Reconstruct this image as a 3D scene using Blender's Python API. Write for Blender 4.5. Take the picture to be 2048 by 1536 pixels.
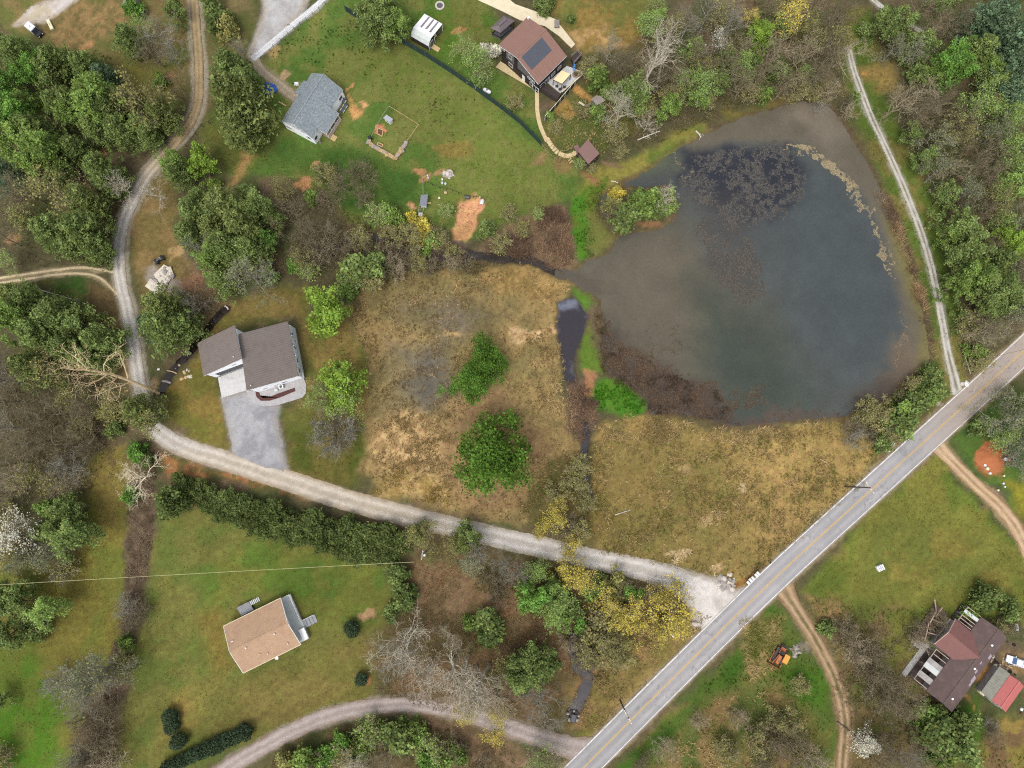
import bpy, math, random
import numpy as np
from mathutils import Vector

for o in list(bpy.data.objects):
    bpy.data.objects.remove(o)
SC = bpy.context.scene
COL = SC.collection
RNG = np.random.default_rng(7)
random.seed(7)

# ------------------------------------------------------------------ camera
H = 165.0                       # drone height over the ground
FPX = 1384.0                    # focal length in pixels of the 2048 px wide photograph
TILT = math.atan(172 / FPX)     # the lens looks a little ahead of straight down
cam_d = bpy.data.cameras.new('drone_camera')
cam = bpy.data.objects.new('drone_camera', cam_d)
COL.objects.link(cam)
cam.location = (0, 0, H)
cam.rotation_euler = (TILT, 0, 0)
cam_d.sensor_fit = 'HORIZONTAL'
cam_d.angle = 2 * math.atan(1024 / FPX)
cam_d.clip_start = 0.5
cam_d.clip_end = 4000
SC.camera = cam

# ------------------------------------------------------------------ sky, sun, exposure
SUN_EL, SUN_AZ = math.radians(64), math.radians(-150)     # azimuth from +Y towards +X
world = bpy.data.worlds.new('World')
SC.world = world
world.use_nodes = True
wn, wl = world.node_tree.nodes, world.node_tree.links
wn.clear()
sky = wn.new('ShaderNodeTexSky')
sky.sky_type = 'NISHITA'
sky.sun_disc = False
sky.sun_elevation = SUN_EL
sky.sun_rotation = SUN_AZ
sky.dust_density = 4.0
hsv = wn.new('ShaderNodeHueSaturation')       # a thin veil of cloud: the blue is mostly washed out
hsv.inputs['Saturation'].default_value = 0.32
bg = wn.new('ShaderNodeBackground')
bg.inputs['Strength'].default_value = 0.15
wo = wn.new('ShaderNodeOutputWorld')
wl.new(sky.outputs[0], hsv.inputs['Color'])
wl.new(hsv.outputs[0], bg.inputs['Color'])
wl.new(bg.outputs[0], wo.inputs['Surface'])
sun_d = bpy.data.lights.new('sun', 'SUN')
sun_d.energy = 0.6
sun_d.angle = math.radians(18)
sun_d.color = (1.0, 0.97, 0.92)
sun = bpy.data.objects.new('sun', sun_d)
COL.objects.link(sun)
sdir = Vector((math.sin(SUN_AZ) * math.cos(SUN_EL), math.cos(SUN_AZ) * math.cos(SUN_EL), math.sin(SUN_EL)))
sun.rotation_euler = (-sdir).to_track_quat('-Z', 'Y').to_euler()
sun.location = (0, 0, 60)
SC.view_settings.view_transform = 'Standard'
SC.view_settings.look = 'None'
SC.view_settings.exposure = 1.0
SC.cycles.use_denoising = False
SC.cycles.filter_width = 1.15
SC.cycles.max_bounces = 6
SC.view_settings.gamma = 1.0
SC.view_settings.use_curve_mapping = False

# ------------------------------------------------------------------ helpers
CT, ST = math.cos(TILT), math.sin(TILT)

def G(px, py, z=0.0):
    """where the view ray of a photo pixel meets the level z"""
    dx, dy = (px - 1024) / FPX, -(py - 768) / FPX
    y, zz = dy * CT + ST, dy * ST - CT
    k = (H - z) / -zz
    return Vector((dx * k, y * k, z))

def GP(pts, z=0.0):
    return np.array([G(p[0], p[1], z)[:] for p in pts])

LGT, DESAT = 1.55, 0.07
def lin(c):
    c = c / 255.0
    return c / 12.92 if c <= 0.04045 else ((c + 0.055) / 1.055) ** 2.4
def C(r, g, b, k=1.0):
    """surface colour whose daylit look is about this sRGB value"""
    c = np.array([lin(r), lin(g), lin(b)]) / LGT * k
    c = c * (1 - DESAT) + c.mean() * DESAT
    return np.array([*np.minimum(0.85, c), 1.0])

def _hash(ix, iy, s):
    n = (ix.astype(np.int64) * 374761393 + iy.astype(np.int64) * 668265263 + s * 1442695041) & 0xffffffff
    n = ((n ^ (n >> 13)) * 1274126177) & 0xffffffff
    return ((n ^ (n >> 16)) & 0xffffff) / float(0xffffff)

def vnoise(x, y, s=0):
    ix, iy = np.floor(x), np.floor(y)
    fx, fy = x - ix, y - iy
    fx, fy = fx * fx * (3 - 2 * fx), fy * fy * (3 - 2 * fy)
    a, b = _hash(ix, iy, s), _hash(ix + 1, iy, s)
    c, d = _hash(ix, iy + 1, s), _hash(ix + 1, iy + 1, s)
    return (a * (1 - fx) + b * fx) * (1 - fy) + (c * (1 - fx) + d * fx) * fy

def fbm(x, y, size, s=0, octv=4):
    t, a, n, k = 0, 1.0, 0, 1.0 / size
    for i in range(octv):
        t = t + a * vnoise(x * k + 31.7 * i, y * k - 17.3 * i, s + i * 7)
        n += a; a *= 0.55; k *= 2.03
    return t / n

def smooth(a, b, t):
    t = np.clip((t - a) / (b - a), 0, 1)
    return t * t * (3 - 2 * t)

def poly_sd(P, X, Y):
    """signed distance to a polygon, positive inside"""
    n = len(P)
    d2 = np.full(X.shape, 1e18)
    ins = np.zeros(X.shape, bool)
    for i in range(n):
        ax, ay = P[i][0], P[i][1]
        bx, by = P[(i + 1) % n][0], P[(i + 1) % n][1]
        ex, ey = bx - ax, by - ay
        t = np.clip(((X - ax) * ex + (Y - ay) * ey) / (ex * ex + ey * ey + 1e-12), 0, 1)
        d2 = np.minimum(d2, (X - ax - t * ex) ** 2 + (Y - ay - t * ey) ** 2)
        if abs(by - ay) > 1e-12:
            c = ((ay > Y) != (by > Y)) & (X < ex * (Y - ay) / (by - ay) + ax)
            ins ^= c
    d = np.sqrt(d2)
    return np.where(ins, d, -d)

def line_d(P, X, Y):
    d2 = np.full(X.shape, 1e18)
    for i in range(len(P) - 1):
        ax, ay, bx, by = P[i][0], P[i][1], P[i + 1][0], P[i + 1][1]
        ex, ey = bx - ax, by - ay
        t = np.clip(((X - ax) * ex + (Y - ay) * ey) / (ex * ex + ey * ey + 1e-12), 0, 1)
        d2 = np.minimum(d2, (X - ax - t * ex) ** 2 + (Y - ay - t * ey) ** 2)
    return np.sqrt(d2)

def spline(P, step=0.5):
    P = np.asarray(P, float)
    Q = np.vstack([2 * P[0] - P[1], P, 2 * P[-1] - P[-2]])
    out = []
    for i in range(1, len(Q) - 2):
        p0, p1, p2, p3 = Q[i - 1], Q[i], Q[i + 1], Q[i + 2]
        n = max(2, int(np.linalg.norm(p2[:2] - p1[:2]) / step))
        for t in np.linspace(0, 1, n, endpoint=False):
            out.append(0.5 * (2 * p1 + (p2 - p0) * t + (2 * p0 - 5 * p1 + 4 * p2 - p3) * t * t
                              + (3 * p1 - p0 - 3 * p2 + p3) * t ** 3))
    out.append(P[-1])
    return np.array(out)

# ------------------------------------------------------------------ materials
MATS = {}
def _mat(name):
    m = bpy.data.materials.new(name)
    m.use_nodes = True
    nt = m.node_tree
    nt.nodes.clear()
    out = nt.nodes.new('ShaderNodeOutputMaterial')
    return m, nt, out

def mat(name, rgb, rough=0.7, var=0.15, size=0.5, metal=0.0, bump=0.0, spec=0.3, streak=None, dirt=None):
    """a painted / built surface: base colour broken by two noises, optional streaks and dirt stains"""
    if name in MATS:
        return MATS[name]
    m, nt, out = _mat(name)
    N, L = nt.nodes, nt.links
    b = N.new('ShaderNodeBsdfPrincipled')
    b.inputs['Roughness'].default_value = rough
    b.inputs['Metallic'].default_value = metal
    b.inputs['Specular IOR Level'].default_value = spec
    tc = N.new('ShaderNodeTexCoord')
    mp = N.new('ShaderNodeMapping')
    L.new(tc.outputs['Object'], mp.inputs['Vector'])
    if streak:
        mp.inputs['Scale'].default_value = streak
    n1 = N.new('ShaderNodeTexNoise')
    n1.inputs['Scale'].default_value = 1.0 / size
    n1.inputs['Detail'].default_value = 5
    n1.inputs['Roughness'].default_value = 0.65
    L.new(mp.outputs[0], n1.inputs['Vector'])
    mr = N.new('ShaderNodeMapRange')
    mr.inputs[1].default_value = 0.3; mr.inputs[2].default_value = 0.7
    mr.inputs[3].default_value = 1 - var; mr.inputs[4].default_value = 1 + var
    L.new(n1.outputs['Fac'], mr.inputs[0])
    mul = N.new('ShaderNodeMix'); mul.data_type = 'RGBA'; mul.blend_type = 'MULTIPLY'
    mul.inputs[0].default_value = 1.0
    mul.inputs[6].default_value = (*rgb[:3], 1)
    L.new(mr.outputs[0], mul.inputs[7])
    src = mul.outputs[2]
    if dirt is not None:
        n2 = N.new('ShaderNodeTexNoise')
        n2.inputs['Scale'].default_value = 0.7
        n2.inputs['Detail'].default_value = 6
        L.new(tc.outputs['Object'], n2.inputs['Vector'])
        m2 = N.new('ShaderNodeMapRange')
        m2.inputs[1].default_value = 0.48; m2.inputs[2].default_value = 0.72
        m2.inputs[3].default_value = 0.0; m2.inputs[4].default_value = dirt[3]
        L.new(n2.outputs['Fac'], m2.inputs[0])
        mx = N.new('ShaderNodeMix'); mx.data_type = 'RGBA'
        mx.inputs[7].default_value = (*dirt[:3], 1)
        L.new(m2.outputs[0], mx.inputs[0]); L.new(src, mx.inputs[6])
        src = mx.outputs[2]
    L.new(src, b.inputs['Base Color'])
    if bump:
        bp = N.new('ShaderNodeBump')
        bp.inputs['Strength'].default_value = bump
        bp.inputs['Distance'].default_value = 0.05
        L.new(n1.outputs['Fac'], bp.inputs['Height'])
        L.new(bp.outputs[0], b.inputs['Normal'])
    L.new(b.outputs[0], out.inputs['Surface'])
    MATS[name] = m
    return m

def ground_mat(name, fine=0.28, rough=0.95, fsize=0.32, bump=0.5, mottle=0.5, spec=0.1):
    """ground covers: the colour of each cover comes from the mesh, fine grain from noise"""
    m, nt, out = _mat(name)
    N, L = nt.nodes, nt.links
    b = N.new('ShaderNodeBsdfPrincipled')
    b.inputs['Roughness'].default_value = rough
    b.inputs['Specular IOR Level'].default_value = spec
    at = N.new('ShaderNodeVertexColor'); at.layer_name = 'Col'
    tc = N.new('ShaderNodeTexCoord')
    n1 = N.new('ShaderNodeTexNoise')
    n1.inputs['Scale'].default_value = 1 / fsize; n1.inputs['Detail'].default_value = 6
    n1.inputs['Roughness'].default_value = 0.7
    L.new(tc.outputs['Object'], n1.inputs['Vector'])
    mr = N.new('ShaderNodeMapRange')
    mr.inputs[1].default_value = 0.28; mr.inputs[2].default_value = 0.72
    mr.inputs[3].default_value = 1 - fine; mr.inputs[4].default_value = 1 + fine
    L.new(n1.outputs['Fac'], mr.inputs[0])
    mul = N.new('ShaderNodeMix'); mul.data_type = 'RGBA'; mul.blend_type = 'MULTIPLY'
    mul.inputs[0].default_value = 1
    L.new(at.outputs['Color'], mul.inputs[6]); L.new(mr.outputs[0], mul.inputs[7])
    n2 = N.new('ShaderNodeTexNoise')
    n2.inputs['Scale'].default_value = 0.9; n2.inputs['Detail'].default_value = 5
    L.new(tc.outputs['Object'], n2.inputs['Vector'])
    hs = N.new('ShaderNodeHueSaturation')
    m2 = N.new('ShaderNodeMapRange')
    m2.inputs[1].default_value = 0.3; m2.inputs[2].default_value = 0.7
    m2.inputs[3].default_value = 0.5 - 0.03 * mottle; m2.inputs[4].default_value = 0.5 + 0.03 * mottle
    L.new(n2.outputs['Fac'], m2.inputs[0]); L.new(m2.outputs[0], hs.inputs['Hue'])
    m3 = N.new('ShaderNodeMapRange')
    m3.inputs[1].default_value = 0.3; m3.inputs[2].default_value = 0.7
    m3.inputs[3].default_value = 1 - 0.25 * mottle; m3.inputs[4].default_value = 1 + 0.25 * mottle
    L.new(n2.outputs['Fac'], m3.inputs[0]); L.new(m3.outputs[0], hs.inputs['Value'])
    L.new(mul.outputs[2], hs.inputs['Color'])
    L.new(hs.outputs[0], b.inputs['Base Color'])
    if bump:
        bp = N.new('ShaderNodeBump')
        bp.inputs['Strength'].default_value = bump; bp.inputs['Distance'].default_value = 0.12
        L.new(n1.outputs['Fac'], bp.inputs['Height']); L.new(bp.outputs[0], b.inputs['Normal'])
    L.new(b.outputs[0], out.inputs['Surface'])
    MATS[name] = m
    return m

def leaf_mat(name, trans=0.3, attr=True, obj=True):
    m, nt, out = _mat(name)
    N, L = nt.nodes, nt.links
    at = N.new('ShaderNodeVertexColor'); at.layer_name = 'Col'
    src = at.outputs['Color']
    if obj:
        oi = N.new('ShaderNodeObjectInfo')
        mul = N.new('ShaderNodeMix'); mul.data_type = 'RGBA'; mul.blend_type = 'MULTIPLY'
        mul.inputs[0].default_value = 1
        L.new(oi.outputs['Color'], mul.inputs[6]); L.new(at.outputs['Color'], mul.inputs[7])
        src = mul.outputs[2]
    d = N.new('ShaderNodeBsdfDiffuse'); t = N.new('ShaderNodeBsdfTranslucent')
    L.new(src, d.inputs['Color']); L.new(src, t.inputs['Color'])
    mx = N.new('ShaderNodeMixShader'); mx.inputs[0].default_value = trans
    L.new(d.outputs[0], mx.inputs[1]); L.new(t.outputs[0], mx.inputs[2])
    L.new(mx.outputs[0], out.inputs['Surface'])
    MATS[name] = m
    return m

M_GROUND = ground_mat('ground_cover')
M_GRAVEL = ground_mat('gravel', fine=0.2, fsize=0.22, bump=0.35, mottle=0.25)
M_ASPH = ground_mat('old_asphalt', fine=0.07, fsize=0.3, bump=0.1, mottle=0.12, rough=0.85, spec=0.25)
M_LEAF = leaf_mat('leaf', 0.3)
M_BLADE = leaf_mat('grass_blade', 0.2, obj=False)

def bark_mat():
    m, nt, out = _mat('bark')
    N, L = nt.nodes, nt.links
    b = N.new('ShaderNodeBsdfPrincipled')
    b.inputs['Roughness'].default_value = 0.9
    b.inputs['Specular IOR Level'].default_value = 0.1
    oi = N.new('ShaderNodeObjectInfo')
    tc = N.new('ShaderNodeTexCoord')
    n = N.new('ShaderNodeTexNoise'); n.inputs['Scale'].default_value = 1.6; n.inputs['Detail'].default_value = 4
    L.new(tc.outputs['Object'], n.inputs['Vector'])
    mr = N.new('ShaderNodeMapRange')
    mr.inputs[1].default_value = 0.3; mr.inputs[2].default_value = 0.7
    mr.inputs[3].default_value = 0.7; mr.inputs[4].default_value = 1.3
    L.new(n.outputs['Fac'], mr.inputs[0])
    mul = N.new('ShaderNodeMix'); mul.data_type = 'RGBA'; mul.blend_type = 'MULTIPLY'
    mul.inputs[0].default_value = 1
    L.new(oi.outputs['Color'], mul.inputs[6]); L.new(mr.outputs[0], mul.inputs[7])
    L.new(mul.outputs[2], b.inputs['Base Color'])
    L.new(b.outputs[0], out.inputs['Surface'])
    return m
M_BARK = bark_mat()

# ------------------------------------------------------------------ objects
ORG = {}
def tag(o, label=None, cat=None, group=None, kind=None):
    if label: o['label'] = label
    if cat: o['category'] = cat
    if group: o['group'] = group
    if kind: o['kind'] = kind
    return o

def thing(name, loc, label, cat, group=None):
    o = bpy.data.objects.new(name, None)
    o.empty_display_size = 0.3
    COL.objects.link(o)
    o.location = loc
    ORG[o] = Vector(loc)
    return tag(o, label, cat, group)

def np_mesh(name, V, F, cols=None, smoothf=False):
    V = np.ascontiguousarray(V, dtype=np.float32)
    F = np.ascontiguousarray(F, dtype=np.int32)
    me = bpy.data.meshes.new(name)
    k = F.shape[1]
    me.vertices.add(len(V)); me.vertices.foreach_set('co', V.ravel())
    me.loops.add(F.size); me.loops.foreach_set('vertex_index', F.ravel())
    me.polygons.add(len(F))
    me.polygons.foreach_set('loop_start', np.arange(0, F.size, k, dtype=np.int32))
    me.polygons.foreach_set('loop_total', np.full(len(F), k, dtype=np.int32))
    if smoothf:
        me.polygons.foreach_set('use_smooth', np.ones(len(F), bool))
    me.update(calc_edges=True)
    if cols is not None:
        a = me.color_attributes.new('Col', 'FLOAT_COLOR', 'POINT')
        a.data.foreach_set('color', np.ascontiguousarray(cols, dtype=np.float32).ravel())
    return me

def np_obj(name, V, F, m, cols=None, parent=None, smoothf=False):
    o = bpy.data.objects.new(name, np_mesh(name, V, F, cols, smoothf))
    o.data.materials.append(m)
    COL.objects.link(o)
    ORG[o] = Vector((0, 0, 0))
    if parent is not None:
        o.parent = parent
        o.location = -ORG[parent]
    return o

class MB:
    """collects solids in world coordinates, links them as ONE mesh object"""
    def __init__(s):
        s.v, s.f = [], []
    def add(s, vs, fs):
        n = len(s.v)
        s.v += [Vector(v) for v in vs]
        s.f += [tuple(i + n for i in f) for f in fs]
        return s
    def hexa(s, b, t):
        """solid between a bottom and a top polygon with the same number of corners"""
        n = len(b)
        # make the rings counter-clockwise from above
        ar = sum(b[i][0] * b[(i + 1) % n][1] - b[(i + 1) % n][0] * b[i][1] for i in range(n))
        if ar < 0:
            b, t = b[::-1], t[::-1]
        return s.add(list(b) + list(t), [tuple(range(n - 1, -1, -1)), tuple(range(n, 2 * n))]
                     + [(i, (i + 1) % n, n + (i + 1) % n, n + i) for i in range(n)])
    def prism(s, poly, z0, z1):
        return s.hexa([(p[0], p[1], z0) for p in poly], [(p[0], p[1], z1) for p in poly])
    def box(s, c, size, rz=0.0, taper=1.0):
        """c = centre of the base"""
        x, y, h = size[0] / 2, size[1] / 2, size[2]
        ca, sa = math.cos(rz), math.sin(rz)
        r = lambda a, b: (c[0] + a * ca - b * sa, c[1] + a * sa + b * ca)
        q = [(-x, -y), (x, -y), (x, y), (-x, y)]
        return s.hexa([(*r(a, b), c[2]) for a, b in q], [(*r(a * taper, b * taper), c[2] + h) for a, b in q])
    def tube(s, p, q, r0, r1=None, n=8, cap=True):
        p, q = Vector(p), Vector(q)
        r1 = r0 if r1 is None else r1
        d = (q - p).normalized()
        a = d.orthogonal().normalized(); b = d.cross(a)
        vs = []
        for c, r in ((p, r0), (q, r1)):
            vs += [c + (a * math.cos(2 * math.pi * i / n) + b * math.sin(2 * math.pi * i / n)) * r for i in range(n)]
        fs = [(i, (i + 1) % n, n + (i + 1) % n, n + i) for i in range(n)]
        if cap:
            fs += [tuple(range(n - 1, -1, -1)), tuple(range(n, 2 * n))]
        return s.add(vs, fs)
    def bar(s, p, q, w, h):
        """rectangular bar from p to q: width w sideways, height h; p and q lie on its underside"""
        p, q = Vector(p), Vector(q)
        d = (q - p)
        n = Vector((-d.y, d.x, 0))
        n = n.normalized() * (w / 2) if n.length > 1e-6 else Vector((w / 2, 0, 0))
        up = Vector((0, 0, h))
        return s.hexa([p - n, q - n, q + n, p + n], [p - n + up, q - n + up, q + n + up, p + n + up])
    def slab(s, quad, th):
        """plate: top corners given, th thick downwards"""
        return s.hexa([(*Vector(v).xy, v[2] - th) for v in quad], [tuple(v) for v in quad])
    def lathe(s, c, prof, n=12, axis=(0, 0, 1)):
        """prof = [(radius, offset along axis)]"""
        d = Vector(axis).normalized(); a = d.orthogonal().normalized(); b = d.cross(a); c = Vector(c)
        vs, fs = [], []
        for r, z in prof:
            vs += [c + d * z + (a * math.cos(2 * math.pi * i / n) + b * math.sin(2 * math.pi * i / n)) * r for i in range(n)]
        for j in range(len(prof) - 1):
            fs += [(j * n + i, j * n + (i + 1) % n, (j + 1) * n + (i + 1) % n, (j + 1) * n + i) for i in range(n)]
        fs += [tuple(range(n - 1, -1, -1)), tuple(range((len(prof) - 1) * n, len(prof) * n))]
        return s.add(vs, fs)
    def lump(s, c, r, rz=0.0, seed=0, flat=0.7, jag=0.25):
        """an uneven stone"""
        rnd = random.Random(seed)
        t = (1 + 5 ** .5) / 2
        ico = [(-1, t, 0), (1, t, 0), (-1, -t, 0), (1, -t, 0), (0, -1, t), (0, 1, t), (0, -1, -t), (0, 1, -t),
               (t, 0, -1), (t, 0, 1), (-t, 0, -1), (-t, 0, 1)]
        fc = [(0, 11, 5), (0, 5, 1), (0, 1, 7), (0, 7, 10), (0, 10, 11), (1, 5, 9), (5, 11, 4), (11, 10, 2), (10, 7, 6), (7, 1, 8),
              (3, 9, 4), (3, 4, 2), (3, 2, 6), (3, 6, 8), (3, 8, 9), (4, 9, 5), (2, 4, 11), (6, 2, 10), (8, 6, 7), (9, 8, 1)]
        ca, sa = math.cos(rz), math.sin(rz)
        vs = []
        rx, ry, rzz = (r, r, r) if not hasattr(r, '__len__') else r
        for x, y, z in ico:
            k = (1 + rnd.uniform(-jag, jag)) / 1.9
            x, y, z = x * rx * k, y * ry * k, z * rzz * k * flat
            vs.append((c[0] + x * ca - y * sa, c[1] + x * sa + y * ca, c[2] + z))
        return s.add(vs, fc)
    def build(s, name, m, parent=None, bevel=0.0, smoothf=False, color=None):
        me = bpy.data.meshes.new(name)
        org = ORG[parent] if parent is not None else Vector((0, 0, 0))
        me.from_pydata([tuple(v - org) for v in s.v], [], s.f)
        me.materials.append(m)
        if smoothf:
            me.polygons.foreach_set('use_smooth', np.ones(len(me.polygons), bool))
        me.update()
        o = bpy.data.objects.new(name, me)
        COL.objects.link(o)
        if parent is not None:
            o.parent = parent
        ORG[o] = org.copy()
        if color is not None:
            o.color = (*color[:3], 1)
        if bevel:
            b = o.modifiers.new('edge', 'BEVEL'); b.width = bevel; b.segments = 1; b.limit_method = 'ANGLE'
        return o

def copy_tree(o, parent=None):
    c = o.copy()
    COL.objects.link(c)
    if parent is not None:
        c.parent = parent
    for ch in o.children:
        copy_tree(ch, c)
    return c

def frame(pa, pb, pd, z):
    """right-angled frame from three photo points at level z: A, unit along AB, unit towards D, lengths"""
    A, B, D = G(*pa, z), G(*pb, z), G(*pd, z)
    u = (B - A); L = u.length; u.normalize()
    v = Vector((-u.y, u.x, 0))
    W = (D - A).dot(v)
    if W < 0:
        v, W = -v, -W
    return A, u, v, L, W
# ================================================================== ground, water, roads
MPP = H / FPX * 1.0             # about 0.119 m per photo pixel

POND = GP([(1118, 548), (1150, 535), (1172, 520), (1215, 505), (1235, 478), (1215, 455), (1200, 425), (1195, 395), (1225, 374), (1278, 348), (1356, 294),
           (1410, 264), (1500, 226), (1600, 198), (1660, 205), (1700, 262), (1742, 330), (1790, 425), (1822, 510),
           (1846, 600), (1858, 660), (1864, 715), (1850, 748), (1808, 775), (1770, 805), (1722, 822), (1690, 836), (1600, 842),
           (1500, 853), (1470, 858), (1400, 836), (1345, 830), (1300, 830), (1285, 800), (1245, 765), (1212, 745), (1195, 690), (1205, 640), (1195, 600), (1150, 572)])
ISLE = GP([(1215, 405), (1240, 372), (1280, 380), (1335, 372), (1356, 405), (1345, 440), (1310, 458), (1270, 462), (1238, 468), (1215, 440)])
DITCH = GP([(1116, 602), (1150, 592), (1176, 632), (1168, 668), (1152, 700), (1146, 735), (1152, 760), (1140, 768), (1128, 758), (1122, 720), (1114, 650)])
CREEKS = [  # (photo points, half width m, colour)
    ([(1170, 846), (1174, 872), (1168, 905), (1172, 950), (1180, 990), (1172, 1020)], 0.35),
    ([(1150, 1265), (1150, 1300), (1158, 1335), (1176, 1352), (1168, 1385), (1155, 1412), (1144, 1432)], 0.95),
    ([(634, 522), (660, 500), (700, 487), (745, 476), (780, 482), (815, 502), (850, 512), (890, 512), (935, 505)], .85),
    ([(935, 508), (990, 515), (1050, 518), (1085, 530), (1125, 547)], 0.8),
    ([(318, 795), (330, 765), (348, 735), (372, 710), (398, 680), (428, 640), (452, 615)], .5),
]
CRW = [spline(GP(c), 1.0) for c, w in CREEKS]

def axis_pts(a, b, step, far, n=26):
    core = np.arange(a, b + step, step)
    g = np.geomspace(step, far, n)
    return np.concatenate([core[0] - np.cumsum(g)[::-1], core, core[-1] + np.cumsum(g)])

GX = axis_pts(-148, 148, 0.5, 150)
GY = axis_pts(-80, 138, 0.5, 150)
XX, YY = np.meshgrid(GX, GY)
NY, NX = XX.shape
w1x, w1y = fbm(XX, YY, 6, 11) - 0.5, fbm(XX, YY, 6, 12) - 0.5
w2x, w2y = fbm(XX, YY, 1.6, 13) - 0.5, fbm(XX, YY, 1.6, 14) - 0.5
WX, WY = XX + w1x * 4 + w2x * 2.2, YY + w1y * 4 + w2y * 2.2

def region_mask(pts, soft, X=WX, Y=WY):
    P = pts if isinstance(pts, np.ndarray) else GP(pts)
    m = np.zeros(X.shape)
    x0, y0 = P[:, :2].min(0) - soft - 4; x1, y1 = P[:, :2].max(0) + soft + 4
    s = (X > x0) & (X < x1) & (Y > y0) & (Y < y1)
    if s.any():
        m[s] = smooth(-soft, soft, poly_sd(P, X[s], Y[s]))
    return m

big = fbm(XX, YY, 22, 3)
mid = fbm(XX, YY, 5, 4)
sm = fbm(XX, YY, 1.4, 5)
GC = np.zeros((NY, NX, 4)); GC[...] = C(92, 86, 58)
def lay(m, c, c2=None, t=None):
    """cover the masked ground with colour c, drifting to c2 where t is high"""
    col = np.asarray(c)[None, None, :] if c2 is None else (np.asarray(c) * (1 - t[..., None]) + np.asarray(c2) * t[..., None])
    GC[...] = GC * (1 - m[..., None]) + col * m[..., None]
T = smooth(0.38, 0.62, mid)
TB = smooth(0.35, 0.65, big)
TS = smooth(0.4, 0.6, sm)
lay(TB, C(78, 84, 46), C(104, 88, 66), T)

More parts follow.
